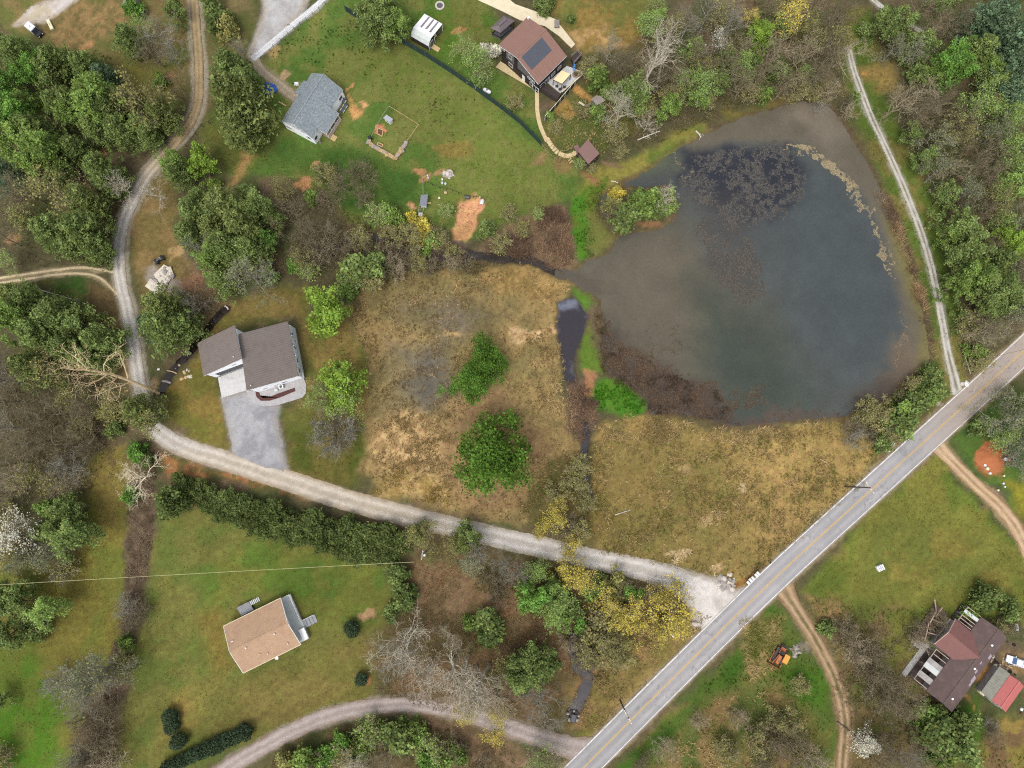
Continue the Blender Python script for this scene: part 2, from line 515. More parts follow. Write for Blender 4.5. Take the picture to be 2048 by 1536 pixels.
LAWN_G, LAWN_O, STRAW, TAN, BROWN = C(78, 106, 38), C(112, 116, 54), C(184, 154, 100), C(146, 118, 72), C(112, 92, 64)
COVER = [  # photo polygon, soft edge m, colour, second colour, which noise
    # upper lawns round the white house and the brown-roofed house
    ([(515, 150), (560, 85), (650, 0), (700, -30), (960, -30), (1010, 60), (985, 130), (1075, 190), (1090, 290), (1165, 325), (1150, 390), (1110, 430),
      (1010, 470), (930, 480), (850, 450), (760, 460), (690, 440), (640, 385), (560, 350), (470, 350), (400, 300), (405, 240), (450, 200)], 1.5, C(84, 110, 42), LAWN_O, T),
    ([(720, 80), (850, 110), (960, 200), (1080, 300), (1120, 380), (1000, 440), (880, 420), (880, 300), (800, 200), (700, 140)], 3, LAWN_O, C(104, 116, 46), TS),
    ([(560, 260), (650, 290), (720, 300), (840, 340), (850, 400), (760, 440), (690, 420), (600, 330), (520, 330)], 2.5, C(80, 104, 40), C(66, 96, 34), T),
    ([(940, 0), (985, 50), (950, 120), (880, 120), (840, 60), (860, 0)], 2.5, C(84, 112, 34), C(110, 112, 50), T),
    ([(1090, 0), (1310, -20), (1330, 60), (1250, 90), (1180, 105), (1130, 70)], 3, C(142, 118, 58), C(112, 112, 52), T),
    ([(1165, 100), (1250, 88), (1215, 60), (1130, 62)], 2, C(190, 152, 98), C(150, 122, 62), TS),
    ([(1090, 250), (1180, 150), (1240, 160), (1280, 260), (1180, 330), (1110, 320)], 2, C(112, 104, 52), C(84, 92, 42), T),
    # top left clearing
    ([(-60, -60), (470, -60), (420, 60), (380, 190), (300, 250), (230, 150), (130, 100), (0, 50)], 3, C(104, 106, 52), C(122, 106, 64), T),
    ([(40, 15), (160, 0), (260, 10), (250, 60), (180, 90), (150, 100), (90, 70), (30, 45)], 2, C(150, 122, 76), C(120, 106, 62), TS),
    ([(230, 110), (290, 100), (340, 140), (330, 190), (240, 165)], 3, C(108, 104, 48), None, None),
    ([(400, 20), (520, -40), (520, 60), (490, 130), (440, 100), (420, 300), (400, 260)], 2.5, C(94, 98, 48), C(118, 106, 66), T),
    ([(400, 250), (480, 260), (530, 200), (560, 280), (500, 340), (430, 330)], 2.5, C(104, 104, 46), C(88, 98, 42), T),
    ([(490, 300), (512, 310), (480, 360), (455, 380)], 1.5, C(158, 124, 74), None, None),
    # between the lane and the mid wood
    ([(270, 370), (340, 350), (360, 480), (400, 560), (360, 620), (280, 600), (255, 500)], 2, C(120, 104, 58), C(138, 114, 70), T),
    ([(365, 530), (440, 560), (470, 620), (400, 620), (360, 600)], 2, C(140, 110, 78), C(104, 88, 60), TS),
    ([(100, 380), (230, 380), (232, 500), (150, 520)], 3, C(112, 94, 68), None, None),
    ([(55, 560), (180, 550), (175, 610), (110, 590)], 1.5, C(64, 92, 36), C(98, 98, 48), T),
    ([(180, 560), (225, 580), (260, 740), (200, 760), (170, 650)], 2, C(116, 96, 60), None, None),
    # around the metal-roofed house
    ([(455, 600), (610, 570), (620, 640), (575, 640), (470, 655), (410, 680), (420, 640)], 2, C(106, 100, 44), C(124, 106, 56), T),
    ([(330, 780), (410, 690), (440, 780), (455, 905), (400, 895), (345, 850)], 1.5, C(130, 110, 52), C(108, 104, 44), T),
    ([(600, 640), (700, 640), (740, 720), (735, 940), (700, 975), (575, 945), (560, 830), (610, 790)], 2, C(96, 98, 42), C(124, 106, 54), T),
    ([(565, 850), (660, 900), (740, 890), (735, 950), (690, 975), (575, 935)], 2, C(82, 90, 32), C(108, 100, 44), T),
    # the dry field in the middle
    ([(690, 620), (745, 560), (880, 540), (960, 548), (1050, 526), (1145, 568), (1122, 610), (1112, 780), (1150, 850), (1165, 950), (1130, 1045),
      (1000, 1050), (880, 1020), (790, 990), (715, 945), (745, 850), (725, 700)], 1.6, C(150, 126, 78), C(126, 112, 68), T),
    ([(780, 690), (870, 700), (910, 780), (860, 840), (780, 830)], 5, C(112, 104, 82), C(126, 112, 78), T),
    ([(800, 600), (960, 590), (1010, 640), (900, 680), (790, 640)], 4, C(106, 98, 66), C(118, 106, 84), T),
    ([(815, 720), (890, 690), (905, 790), (840, 830)], 4, C(102, 96, 84), None, None),
    ([(735, 850), (830, 820), (905, 880), (890, 950), (800, 950), (740, 920)], 2.5, C(186, 154, 104), C(152, 122, 78), TS),
    ([(740, 985), (800, 940), (900, 960), (930, 1015), (860, 1012)], 2, C(150, 124, 66), C(186, 154, 98), TS),
    ([(1015, 658), (1117, 652), (1117, 672), (1015, 682)], 0.8, C(204, 172, 122), C(168, 134, 86), TS),
    ([(900, 800), (1010, 780), (1110, 900), (1070, 1020), (940, 1030), (890, 980)], 3, C(136, 110, 74), C(150, 120, 80), T),
    ([(960, 548), (1050, 526), (1145, 568), (1110, 600), (1000, 590)], 2, C(160, 130, 76), C(136, 112, 62), TS),
    # the field south of the pond
    ([(1170, 930), (1190, 850), (1260, 822), (1320, 832), (1400, 848), (1480, 866), (1690, 842), (1760, 905), (1735, 965), (1480, 1172), (1400, 1150),
      (1200, 1105), (1150, 1060), (1180, 1000)], 1.4, C(156, 130, 72), C(134, 118, 64), T),
    ([(1250, 900), (1420, 900), (1500, 980), (1480, 1100), (1380, 1130), (1220, 1080), (1220, 960)], 6, C(128, 116, 60), C(138, 118, 64), T),
    ([(1500, 900), (1700, 880), (1720, 960), (1560, 1090), (1480, 1060)], 5, C(164, 134, 78), C(150, 126, 70), TS),
    ([(1180, 1010), (1280, 1040), (1330, 1120), (1230, 1105), (1160, 1060)], 3, C(114, 106, 54), C(130, 112, 58), T),
    ([(1115, 900), (1160, 930), (1180, 1080), (1060, 1060), (1040, 1010)], 3, C(112, 98, 56), C(94, 88, 48), T),
    ([(1700, 815), (1760, 900), (1900, 800), (1905, 770), (1830, 775)], 2, C(108, 98, 44), C(88, 90, 44), T),
    ([(1480, 1176), (1750, 935), (1905, 800), (1925, 800), (1760, 960), (1500, 1192)], 0.8, C(94, 104, 42), C(112, 106, 50), TS),
    ([(1450, 1170), (1478, 1176), (1530, 1130), (1520, 1120)], 0.7, C(142, 100, 48), C(84, 66, 40), TS),
    # pond dam and far shore
    ([(1690, 20), (1745, 20), (1775, 200), (1870, 400), (1915, 600), (1935, 760), (1895, 800), (1868, 700), (1850, 600), (1795, 420), (1745, 330), (1690, 190)], 1.5, C(88, 106, 38), C(116, 108, 54), T),
    ([(1730, 130), (1790, 120), (1800, 180), (1760, 190)], 2, C(140, 118, 62), None, None),
    ([(1440, 225), (1590, 185), (1600, 205), (1450, 250)], 1.5, C(96, 102, 40), C(120, 108, 50), T),
    ([(1180, 335), (1260, 315), (1340, 262), (1400, 245), (1425, 275), (1360, 300), (1300, 345), (1210, 385), (1150, 405), (1145, 375)], 1.5, C(102, 116, 44), C(136, 128, 56), T),
    # the wet west shore of the pond
    ([(1145, 400), (1180, 370), (1215, 350), (1205, 400), (1185, 440), (1180, 515), (1155, 520), (1148, 470)], 0.9, C(74, 122, 26), C(98, 116, 36), T),
    ([(1180, 420), (1215, 430), (1240, 475), (1200, 510), (1180, 500)], 1.6, C(108, 112, 50), C(118, 112, 58), T),
    ([(1060, 420), (1130, 420), (1150, 520), (1120, 545), (1040, 520), (960, 510), (970, 480)], 1.5, C(112, 94, 70), C(132, 108, 78), TS),
    ([(1145, 575), (1180, 580), (1195, 605), (1165, 625)], 0.8, C(82, 118, 34), None, None),
    ([(1168, 650), (1185, 655), (1215, 735), (1200, 755), (1160, 740)], 1, C(92, 118, 36), C(114, 108, 56), T),
    ([(1195, 600), (1215, 650), (1205, 740), (1180, 650)], 1.5, C(104, 88, 62), C(88, 74, 56), T),
    ([(1185, 770), (1240, 760), (1290, 805), (1285, 828), (1195, 822)], 0.9, C(70, 124, 26), C(86, 128, 32), T),
    ([(1168, 742), (1186, 742), (1196, 790), (1172, 790)], 0.6, C(164, 118, 78), None, None),
    ([(1135, 760), (1168, 760), (1190, 830), (1165, 890), (1140, 860)], 1, C(98, 82, 68), C(122, 98, 78), TS),
    # bottom left lawns
    ([(-60, 1130), (150, 1110), (190, 900), (250, 900), (262, 1080), (250, 1300), (160, 1400), (140, 1560), (-60, 1560)], 2, C(104, 108, 42), C(118, 110, 46), T),
    ([(-60, 1280), (60, 1300), (130, 1420), (100, 1560), (-60, 1560)], 5, C(78, 114, 24), C(98, 112, 38), T),
    ([(170, 920), (240, 900), (255, 1000), (230, 1060), (200, 1060)], 3, C(128, 112, 54), None, None),
    ([(318, 1030), (400, 1010), (560, 1070), (700, 1110), (770, 1130), (800, 1210), (760, 1260), (745, 1395), (560, 1465), (330, 1560), (215, 1560), (262, 1330), (300, 1130)], 2, C(96, 106, 44), C(110, 108, 50), T),
    ([(500, 1080), (780, 1120), (780, 1200), (740, 1250), (640, 1260), (600, 1200), (480, 1180), (420, 1230), (400, 1130)], 3, C(86, 106, 36), C(104, 108, 42), T),
    ([(440, 1380), (640, 1290), (760, 1260), (745, 1395), (560, 1470), (420, 1480)], 4, C(116, 104, 52), C(106, 102, 46), T),
    ([(340, 1390), (430, 1360), (400, 1440), (370, 1480), (320, 1500)], 3, C(136, 116, 56), C(120, 112, 52), T),
    ([(395, 1240), (440, 1200), (470, 1330), (430, 1350)], 3, C(118, 104, 44), None, None),
    ([(255, 1000), (315, 900), (310, 1000), (290, 1180), (270, 1280), (230, 1400), (210, 1560), (150, 1560), (190, 1400), (240, 1280), (250, 1150)], 1.2, C(104, 88, 68), C(84, 70, 54), TS),
    ([(315, 900), (420, 930), (520, 965), (620, 990), (560, 985), (440, 955), (340, 950)], 1, C(158, 110, 66), C(108, 92, 50), TS),
    ([(690, 1000), (800, 1035), (820, 1060), (700, 1030)], 1.2, C(108, 82, 56), None, None),
    # litter under the lower middle wood
    ([(800, 1130), (880, 1080), (1100, 1130), (1350, 1160), (1380, 1250), (1200, 1400), (1100, 1450), (780, 1400), (740, 1290), (800, 1220)], 3, C(118, 92, 64), C(96, 84, 50), T),
    ([(820, 1130), (930, 1130), (930, 1220), (840, 1230)], 2.5, C(128, 102, 74), C(112, 94, 64), TS),
    ([(950, 1160), (1040, 1210), (1130, 1290), (1150, 1370), (1090, 1310), (980, 1230)], 2, C(136, 108, 78), C(114, 94, 64), TS),
    ([(1130, 1370), (1300, 1250), (1400, 1220), (1440, 1230), (1200, 1460), (1130, 1460)], 2, C(140, 112, 70), C(116, 104, 52), T),
    ([(1390, 1260), (1425, 1250), (1210, 1470), (1180, 1490), (1150, 1470)], 1, C(108, 104, 44), C(132, 112, 62), T),
    ([(700, 1425), (860, 1425), (1020, 1470), (1080, 1560), (900, 1540), (800, 1450)], 2, C(126, 100, 74), C(110, 92, 64), TS),
    ([(560, 1500), (720, 1430), (800, 1440), (900, 1560), (500, 1560)], 2.5, C(104, 90, 56), C(80, 86, 44), T),
    # right-hand fields
    ([(1600, 1170), (1870, 900), (1905, 960), (2000, 1045), (2060, 1130), (2070, 1240), (1900, 1235), (1700, 1225), (1625, 1205)], 1.2, C(96, 110, 38), C(116, 114, 46), T),
    ([(1740, 1010), (1900, 1040), (2010, 1130), (2030, 1200), (1850, 1200), (1700, 1180)], 5, C(130, 120, 52), C(108, 112, 46), T),
    ([(1885, 870), (1985, 790), (2060, 780), (2070, 1000), (2020, 1010), (1930, 930)], 2, C(80, 104, 40), C(62, 86, 40), T),
    ([(2010, 960), (2060, 950), (2070, 1060), (2030, 1020)], 2, C(130, 124, 34), None, None),
    ([(1550, 1205), (1600, 1260), (1650, 1350), (1675, 1420), (1675, 1560), (1215, 1560), (1400, 1370)], 1.2, C(82, 98, 38), C(104, 104, 46), T),
    ([(1410, 1380), (1540, 1215), (1555, 1225), (1440, 1400), (1250, 1560), (1230, 1550)], 0.9, C(64, 96, 26), C(78, 98, 34), T),
    ([(1480, 1240), (1560, 1240), (1560, 1330), (1500, 1370)], 2, C(146, 124, 76), C(104, 102, 48), TS),
    ([(1420, 1400), (1560, 1370), (1640, 1480), (1600, 1560), (1300, 1560)], 3, C(124, 102, 62), C(84, 94, 42), T),
    ([(1560, 1330), (1650, 1340), (1660, 1420), (1590, 1400)], 2, C(66, 98, 24), None, None),
    ([(1600, 1190), (1860, 1225), (1850, 1380), (1890, 1440), (1960, 1420), (2060, 1470), (2060, 1560), (1700, 1560), (1695, 1400), (1660, 1300)], 2, C(92, 98, 42), C(112, 96, 58), T),
    ([(1610, 1190), (1680, 1210), (1700, 1240), (1640, 1240)], 1.5, C(158, 126, 82), C(120, 104, 58), TS),
    ([(1780, 1230), (1850, 1240), (1840, 1320), (1770, 1330)], 3, C(108, 108, 44), None, None),
    ([(1900, 1440), (1960, 1390), (1975, 1460), (1930, 1510), (1880, 1500)], 1.5, C(70, 100, 28), None, None),
    ([(1970, 1440), (2060, 1430), (2060, 1540), (1960, 1540)], 2, C(126, 114, 50), C(116, 92, 60), T),
    ([(2000, 1300), (2060, 1300), (2060, 1345), (1985, 1345)], 1, C(164, 132, 94), C(128, 104, 66), TS),
]
for pts, soft, c, c2, t in COVER:
    lay(region_mask(pts, soft), c, c2, t)
# bare earth and trampled patches: photo point, radii px, turn, colour
for px, py, ra, rb, an, c in [
    (936, 435, 26, 46, -18, C(214, 156, 108)), (955, 412, 16, 18, 0, C(216, 156, 110)), (920, 462, 24, 18, 0, C(190, 142, 92)),
    (836, 337, 12, 10, 0, C(176, 128, 84)), (850, 352, 18, 10, 30, C(160, 124, 78)), (600, 362, 16, 12, 20, C(178, 128, 82)), (612, 374, 8, 8, 0, C(186, 134, 88)),
    (625, 328, 6, 9, 20, C(190, 138, 92)), (829, 408, 7, 9, 0, C(200, 150, 104)), (918, 61, 10, 14, -30, C(166, 128, 76)), (706, 222, 14, 16, 40, C(190, 142, 84)),
    (700, 190, 4, 24, -10, C(186, 136, 84)), (727, 208, 8, 6, 0, C(200, 146, 100)), (768, 255, 9, 12, 0, C(176, 120, 80)), (560, 160, 20, 8, 40, C(170, 142, 104)),
    (545, 105, 9, 18, 30, C(162, 140, 84)), (1168, 190, 10, 40, 40, C(186, 136, 74)), (1130, 215, 18, 30, 30, C(150, 120, 62)),
    (175, 92, 22, 12, 30, C(176, 134, 84)), (255, 5, 10, 12, 0, C(206, 120, 66)), (345, 5, 14, 5, 20, C(190, 140, 80)), (205, 310, 18, 7, 15, C(180, 132, 90)),
    (260, 145, 40, 22, 20, C(112, 106, 48)), (335, 150, 14, 10, 0, C(164, 112, 74)), (30, 480, 22, 14, 20, C(156, 122, 86)), (1300, 445, 32, 8, 0, C(140, 104, 68)),
    (1985, 915, 34, 36, 0, C(170, 104, 60)), (1733, 145, 9, 9, 0, C(178, 128, 66)), (1410, 1040, 18, 12, 20, C(176, 148, 100)), (1360, 1112, 22, 9, 0, C(208, 182, 132)),
    (1430, 1138, 8, 10, 0, C(190, 160, 112)), (1365, 940, 12, 8, 0, C(168, 142, 92)), (1488, 970, 6, 6, 0, C(190, 168, 122)), (1550, 860, 16, 6, 0, C(190, 168, 116)),
    (975, 560, 20, 8, 0, C(172, 140, 84)), (905, 668, 22, 7, 10, C(170, 142, 98)), (735, 1362, 8, 8, 0, C(170, 116, 72)), (730, 1235, 16, 9, 30, C(164, 130, 92)),
    (850, 510, 50, 12, 5, C(112, 92, 82)), (915, 490, 30, 14, 0, C(108, 90, 78)), (1080, 320, 22, 10, 40, C(134, 112, 70)), (1130, 330, 22, 22, 0, C(124, 106, 62)),
    (1185, 355, 22, 5, -25, C(150, 104, 72)), (1225, 325, 24, 7, -25, C(128, 104, 76)), (400, 1010, 18, 7, 0, C(130, 106, 66)), (1615, 1290, 14, 12, 0, C(120, 112, 92)),
    (320, 560, 46, 26, -40, C(168, 156, 140)), (345, 575, 24, 20, 0, C(152, 138, 128)), (385, 565, 26, 18, 30, C(150, 112, 84)), (358, 500, 22, 12, 50, C(178, 146, 96)),
    (1775, 892, 14, 12, 0, C(150, 140, 110)), (1880, 800, 6, 14, 20, C(182, 176, 160)), (2000, 1335, 18, 10, 0, C(160, 130, 96)), (1960, 1345, 14, 26, 30, C(158, 116, 66)),
    (1925, 1395, 6, 40, 40, C(150, 112, 60)), (2020, 1450, 30, 12, 0, C(140, 118, 58)), (260, 740, 8, 60, 5, C(128, 104, 68)), (310, 770, 14, 14, 0, C(140, 120, 84)),
    (600, 1180, 30, 18, 0, C(84, 106, 34)), (880, 350, 14, 8, 0, C(158, 128, 82)), (905, 300, 40, 20, 0, C(130, 116, 54))]:
    p = G(px, py); a = math.radians(an)
    s = (abs(WX - p.x) < 14) & (abs(WY - p.y) < 14)
    dx, dy = WX[s] - p.x, WY[s] - p.y
    q = np.sqrt(((dx * math.cos(a) + dy * math.sin(a)) / (ra * MPP)) ** 2 + ((-dx * math.sin(a) + dy * math.cos(a)) / (rb * MPP)) ** 2)
    m = 1 - smooth(0.7, 1.15, q)
    GC[s] = GC[s] * (1 - m[:, None]) + np.asarray(c)[None] * m[:, None]

# relief: everything lies a little under the level of the roads; ponds and creeks are cut in
GZ = -0.14 * fbm(XX, YY, 3.0, 8)
sd = np.full(XX.shape, -50.0)
s = (XX > 2) & (XX < 125) & (YY > 2) & (YY < 112)
sdp = poly_sd(POND, XX[s] + w2x[s] * 1.4, YY[s] + w2y[s] * 1.4)
sdi = poly_sd(ISLE, XX[s] + w2x[s], YY[s] + w2y[s])
sd[s] = np.minimum(sdp, -sdi)
GZ -= 1.3 * smooth(-0.7, 5.0, sd)
wet = smooth(-1.6, 0.6, sd)
lay(wet * 0.75, C(98, 80, 58))
sdd = np.full(XX.shape, -50.0)
s2 = (XX > -5) & (XX < 40) & (YY > 5) & (YY < 50)
sdd[s2] = poly_sd(DITCH, XX[s2] + w2x[s2], YY[s2] + w2y[s2])
GZ -= 0.75 * smooth(-0.5, 1.2, sdd)
lay(smooth(-0.8, 0.3, sdd) * 0.7, C(74, 62, 56))
for c, (q, hw) in zip(CRW, CREEKS):
    s3 = (XX > c[:, 0].min() - 5) & (XX < c[:, 0].max() + 5) & (YY > c[:, 1].min() - 5) & (YY < c[:, 1].max() + 5)
    d = line_d(c, XX[s3] + w2x[s3] * 1.2, YY[s3] + w2y[s3] * 1.2)
    cut = 1 - smooth(hw * 0.75, hw + 0.9, d)
    GZ[s3] -= 0.62 * cut
    k = (1 - smooth(hw, hw + 1.0, d))[:, None] * 0.8
    GC[s3] = GC[s3] * (1 - k) + C(80, 66, 54)[None] * k

fm = np.clip(region_mask([(690, 620), (745, 560), (960, 548), (1145, 568), (1112, 780), (1165, 950), (1130, 1045), (880, 1020), (715, 945), (725, 700)], 2)
             + region_mask([(1170, 930), (1190, 850), (1320, 832), (1480, 866), (1690, 842), (1760, 905), (1735, 965), (1480, 1172), (1200, 1105), (1150, 1060)], 2)
             + region_mask([(1600, 1170), (1870, 900), (2000, 1045), (2060, 1130), (2070, 1240), (1700, 1225)], 2)
             + region_mask([(318, 1030), (560, 1070), (770, 1130), (745, 1395), (560, 1465), (330, 1560), (215, 1560), (300, 1130)], 2), 0, 1)
sa, ca_ = math.sin(math.radians(38)), math.cos(math.radians(38))
st = fbm((XX * ca_ + YY * sa) * .12 + w1x * .6, -XX * sa + YY * ca_ + w1y * 2.0, 1.5, 23, 3)
GC[..., :3] *= (1 + fm * (st - .5) * .34)[..., None]
val = 0.80 + 0.40 * fbm(XX, YY, 1.1, 21, 5)
GC[..., :3] *= val[..., None] * (0.90 + 0.2 * TB[..., None])
idx = np.arange(NY * NX).reshape(NY, NX)
F = np.stack([idx[:-1, :-1].ravel(), idx[:-1, 1:].ravel(), idx[1:, 1:].ravel(), idx[1:, :-1].ravel()], 1)
# ground is linked after the roads have stained it (see below)

def ground_z(x, y):
    """height of the ground sheet at a point"""
    i = min(max(np.searchsorted(GX, x) - 1, 0), NX - 2); j = min(max(np.searchsorted(GY, y) - 1, 0), NY - 2)
    u = (x - GX[i]) / (GX[i + 1] - GX[i]); v = (y - GY[j]) / (GY[j + 1] - GY[j])
    return (GZ[j, i] * (1 - u) * (1 - v) + GZ[j, i + 1] * u * (1 - v) + GZ[j + 1, i] * (1 - u) * v + GZ[j + 1, i + 1] * u * v)
def ground_z_arr(x, y):
    i = np.clip(np.searchsorted(GX, x) - 1, 0, NX - 2); j = np.clip(np.searchsorted(GY, y) - 1, 0, NY - 2)
    u = (x - GX[i]) / (GX[i + 1] - GX[i]); v = (y - GY[j]) / (GY[j + 1] - GY[j])
    return (GZ[j, i] * (1 - u) * (1 - v) + GZ[j, i + 1] * u * (1 - v) + GZ[j + 1, i] * (1 - u) * v + GZ[j + 1, i + 1] * u * v)

# ------------------------------------------------------------------ roads
def stain(P, hw, col, k=0.8, soft=1.2):
    s = (XX > P[:, 0].min() - hw - 4) & (XX < P[:, 0].max() + hw + 4) & (YY > P[:, 1].min() - hw - 4) & (YY < P[:, 1].max() + hw + 4)
    d = line_d(P, WX[s] * .35 + XX[s] * .65, WY[s] * .35 + YY[s] * .65)
    m = (1 - smooth(hw - 0.2, hw + soft, d))[:, None] * k
    GC[s] = GC[s] * (1 - m) + np.asarray(col)[None] * m

def ribbon(name, px_pts, widths, z, m, cols, ruts=None, jag=0.25, step=0.5, nv=13, kind='structure', spill=0.55, parent=None, spillcol=None, soft=0.6):
    """a road laid along photo points. widths in m at each point, cols(u, v, x, y) -> colours"""
    W3 = np.array([[*G(p[0], p[1]).xy, w] for p, w in zip(px_pts, np.broadcast_to(widths, (len(px_pts),)))])
    S = spline(W3, step)
    P, w = S[:, :2], S[:, 2]
    t = np.gradient(P, axis=0); t /= np.linalg.norm(t, axis=1)[:, None] + 1e-9
    n = np.stack([-t[:, 1], t[:, 0]], 1)
    v = np.linspace(-1, 1, nv)
    ln = np.concatenate([[0], np.cumsum(np.linalg.norm(np.diff(P, axis=0), axis=1))])
    jl = (fbm(ln, ln * 0 + 3, 1.2, 50) - 0.5) * 2 * jag; jr = (fbm(ln, ln * 0 + 9, 1.2, 51) - 0.5) * 2 * jag
    off = v[None] * (w[:, None] / 2)
    off[:, 0] -= jl; off[:, -1] += jr
    X = P[:, None, 0] + n[:, None, 0] * off; Y = P[:, None, 1] + n[:, None, 1] * off
    Z = np.full(X.shape, z)
    if jag:
        Z[:, 0] = Z[:, -1] = z - 0.06
    c = cols(np.broadcast_to(ln[:, None], X.shape), np.broadcast_to(v[None], X.shape), X, Y)
    k = np.arange(X.size).reshape(X.shape)
    Fq = np.stack([k[:-1, :-1].ravel(), k[1:, :-1].ravel(), k[1:, 1:].ravel(), k[:-1, 1:].ravel()], 1)
    o = np_obj(name, np.stack([X, Y, Z], -1).reshape(-1, 3), Fq, m, c.reshape(-1, 4), parent=parent)
    if parent is None:
        tag(o, kind=kind)
    if spill:
        stain(P, float(np.mean(w)) / 2, spillcol if spillcol is not None else c.reshape(-1, 4).mean(0), spill, soft)
    return o, S

def mixc(a, b, t):
    return np.asarray(a) * (1 - t[..., None]) + np.asarray(b) * t[..., None]

def gravel_cols(base, rut, edge, rutpos=0.42, rutw=0.2, mid_c=None):
    def f(u, v, X, Y):
        n = fbm(X, Y, 1.5, 61)
        r = np.exp(-((np.abs(v + (n - 0.5) * 0.3) - rutpos) / rutw) ** 2)
        c = mixc(base, rut, r * (0.5 + 0.5 * fbm(X, Y, 6, 62)))
        e = smooth(0.72, 1.0, np.abs(v) + (n - 0.5) * 0.5)
        c = mixc(c, edge, e[..., None][..., 0] * 0.8)
        if mid_c is not None:
            c = mixc(c, mid_c, np.exp(-(v / 0.22) ** 2) * smooth(0.3, 0.6, fbm(X, Y, 2.5, 63)))
        c[..., :3] *= (0.84 + 0.32 * fbm(X, Y, 0.9, 64))[..., None]
        return c
    return f

PX = 0.1195
lane_px = [(384, -60), (390, 20), (395, 90), (398, 150), (394, 210), (372, 258), (326, 312), (284, 365), (254, 425), (238, 485), (239, 550), (254, 620),
           (267, 690), (275, 745), (286, 800), (308, 856), (362, 892), (440, 918), (560, 956), (700, 1002), (850, 1041), (1000, 1076),
           (1150, 1110), (1270, 1136), (1350, 1158), (1405, 1196)]
lane_w = np.array([20, 20, 20, 20, 20, 22, 24, 26, 26, 25, 25, 26, 27, 28, 30, 34, 38, 40, 42, 42, 40, 40, 40, 42, 50, 64]) * PX
def lane_cols(u, v, X, Y):
    c = gravel_cols(C(186, 178, 166), C(216, 210, 202), C(164, 150, 126))(u, v, X, Y)
    far = smooth(62, 85, Y)[..., None]
    d = gravel_cols(C(160, 138, 100), C(186, 162, 122), C(122, 102, 68))(u, v, X, Y)
    nr = smooth(-95, -75, X)[..., None] * (1 - smooth(-25, 0, X)[..., None]) * (1 - smooth(0, 10, Y)[..., None])
    d2 = gravel_cols(C(182, 168, 148), C(212, 200, 184), C(160, 140, 112))(u, v, X, Y)
    c = c * (1 - nr) + d2 * nr
    return c * (1 - far) + d * far
ribbon('gravel_lane', lane_px, lane_w, 0.050, M_GRAVEL, lane_cols, jag=0.35, nv=15)

def pad(name, pts, z, m, colfn, step=0.4, jag=0.5, kind='structure'):
    """a loose patch of ground cover lying on the ground"""
    P = GP(pts)
    gx = np.arange(P[:, 0].min() - 1, P[:, 0].max() + 1, step); gy = np.arange(P[:, 1].min() - 1, P[:, 1].max() + 1, step)
    X, Y = np.meshgrid(gx, gy)
    d = poly_sd(P, X + (fbm(X, Y, 1.2, 71) - 0.5) * jag * 2, Y + (fbm(X, Y, 1.2, 72) - 0.5) * jag * 2)
    ins = d > -0.3
    k = np.arange(X.size).reshape(X.shape)
    ok = ins[:-1, :-1] & ins[1:, :-1] & ins[1:, 1:] & ins[:-1, 1:]
    Fq = np.stack([k[:-1, :-1][ok], k[:-1, 1:][ok], k[1:, 1:][ok], k[1:, :-1][ok]], 1)
    used = np.unique(Fq); rm = np.full(X.size, -1); rm[used] = np.arange(len(used))
    Z = z - 0.16 * (1 - smooth(-0.3, 0.5, d))
    V = np.stack([X, Y, Z], -1).reshape(-1, 3)[used]
    c = colfn(X, Y, d).reshape(-1, 4)[used]
    o = np_obj(name, V, rm[Fq], m, c)
    tag(o, kind=kind)
    s = (XX > P[:, 0].min() - 3) & (XX < P[:, 0].max() + 3) & (YY > P[:, 1].min() - 3) & (YY < P[:, 1].max() + 3)
    mm = smooth(-1.0, 0.3, poly_sd(P, WX[s] * .4 + XX[s] * .6, WY[s] * .4 + YY[s] * .6))[:, None] * 0.85
    GC[s] = GC[s] * (1 - mm) + c.mean(0)[None] * mm
    return o

def two_tone(a, b, size, s=80, edge=None):
    def f(X, Y, d):
        c = mixc(a, b, smooth(0.35, 0.65, fbm(X, Y, size, s)))
        if edge is not None:
            c = mixc(c, edge, (1 - smooth(0.0, 1.2, d)) * 0.7)
        c[..., :3] *= (0.86 + 0.28 * fbm(X, Y, 0.8, s + 1))[..., None]
        return c
    return f

pad('gravel_apron', [(1335, 1142), (1400, 1150), (1450, 1170), (1468, 1182), (1500, 1172), (1462, 1212), (1432, 1242), (1404, 1266), (1392, 1240), (1382, 1205), (1352, 1172)],
    0.058, M_GRAVEL, two_tone(C(188, 180, 170), C(212, 205, 196), 3.0, 80, C(168, 158, 144)))
pad('gravel_driveway', [(442, 794), (490, 783), (516, 788), (556, 812), (552, 850), (562, 900), (574, 948), (520, 938), (466, 914), (458, 860)],
    0.054, M_GRAVEL, two_tone(C(146, 145, 149), C(168, 167, 168), 3.5, 83, C(160, 150, 138)), jag=0.3)
pad('gravel_yard', [(520, -40), (628, -40), (600, 30), (560, 70), (520, 112), (498, 116), (512, 70), (530, 20)], 0.054, M_GRAVEL,
    two_tone(C(184, 182, 180), C(168, 164, 160), 4, 86, C(170, 150, 120)))
pad('gravel_turnaround', [(30, 48), (60, 14), (105, 2), (150, -20), (175, -20), (128, 20), (105, 32), (85, 40), (55, 42)], 0.05, M_GRAVEL,
    two_tone(C(206, 196, 190), C(190, 176, 150), 2.5, 89, C(180, 166, 150)))
ribbon('gravel_yard_road', [(690, -50), (640, 5), (590, 46), (545, 84), (505, 118)], np.array([14, 14, 14, 15, 16]) * PX, 0.066, M_GRAVEL,
       gravel_cols(C(204, 204, 204), C(222, 222, 222), C(176, 172, 164)), jag=0.2)
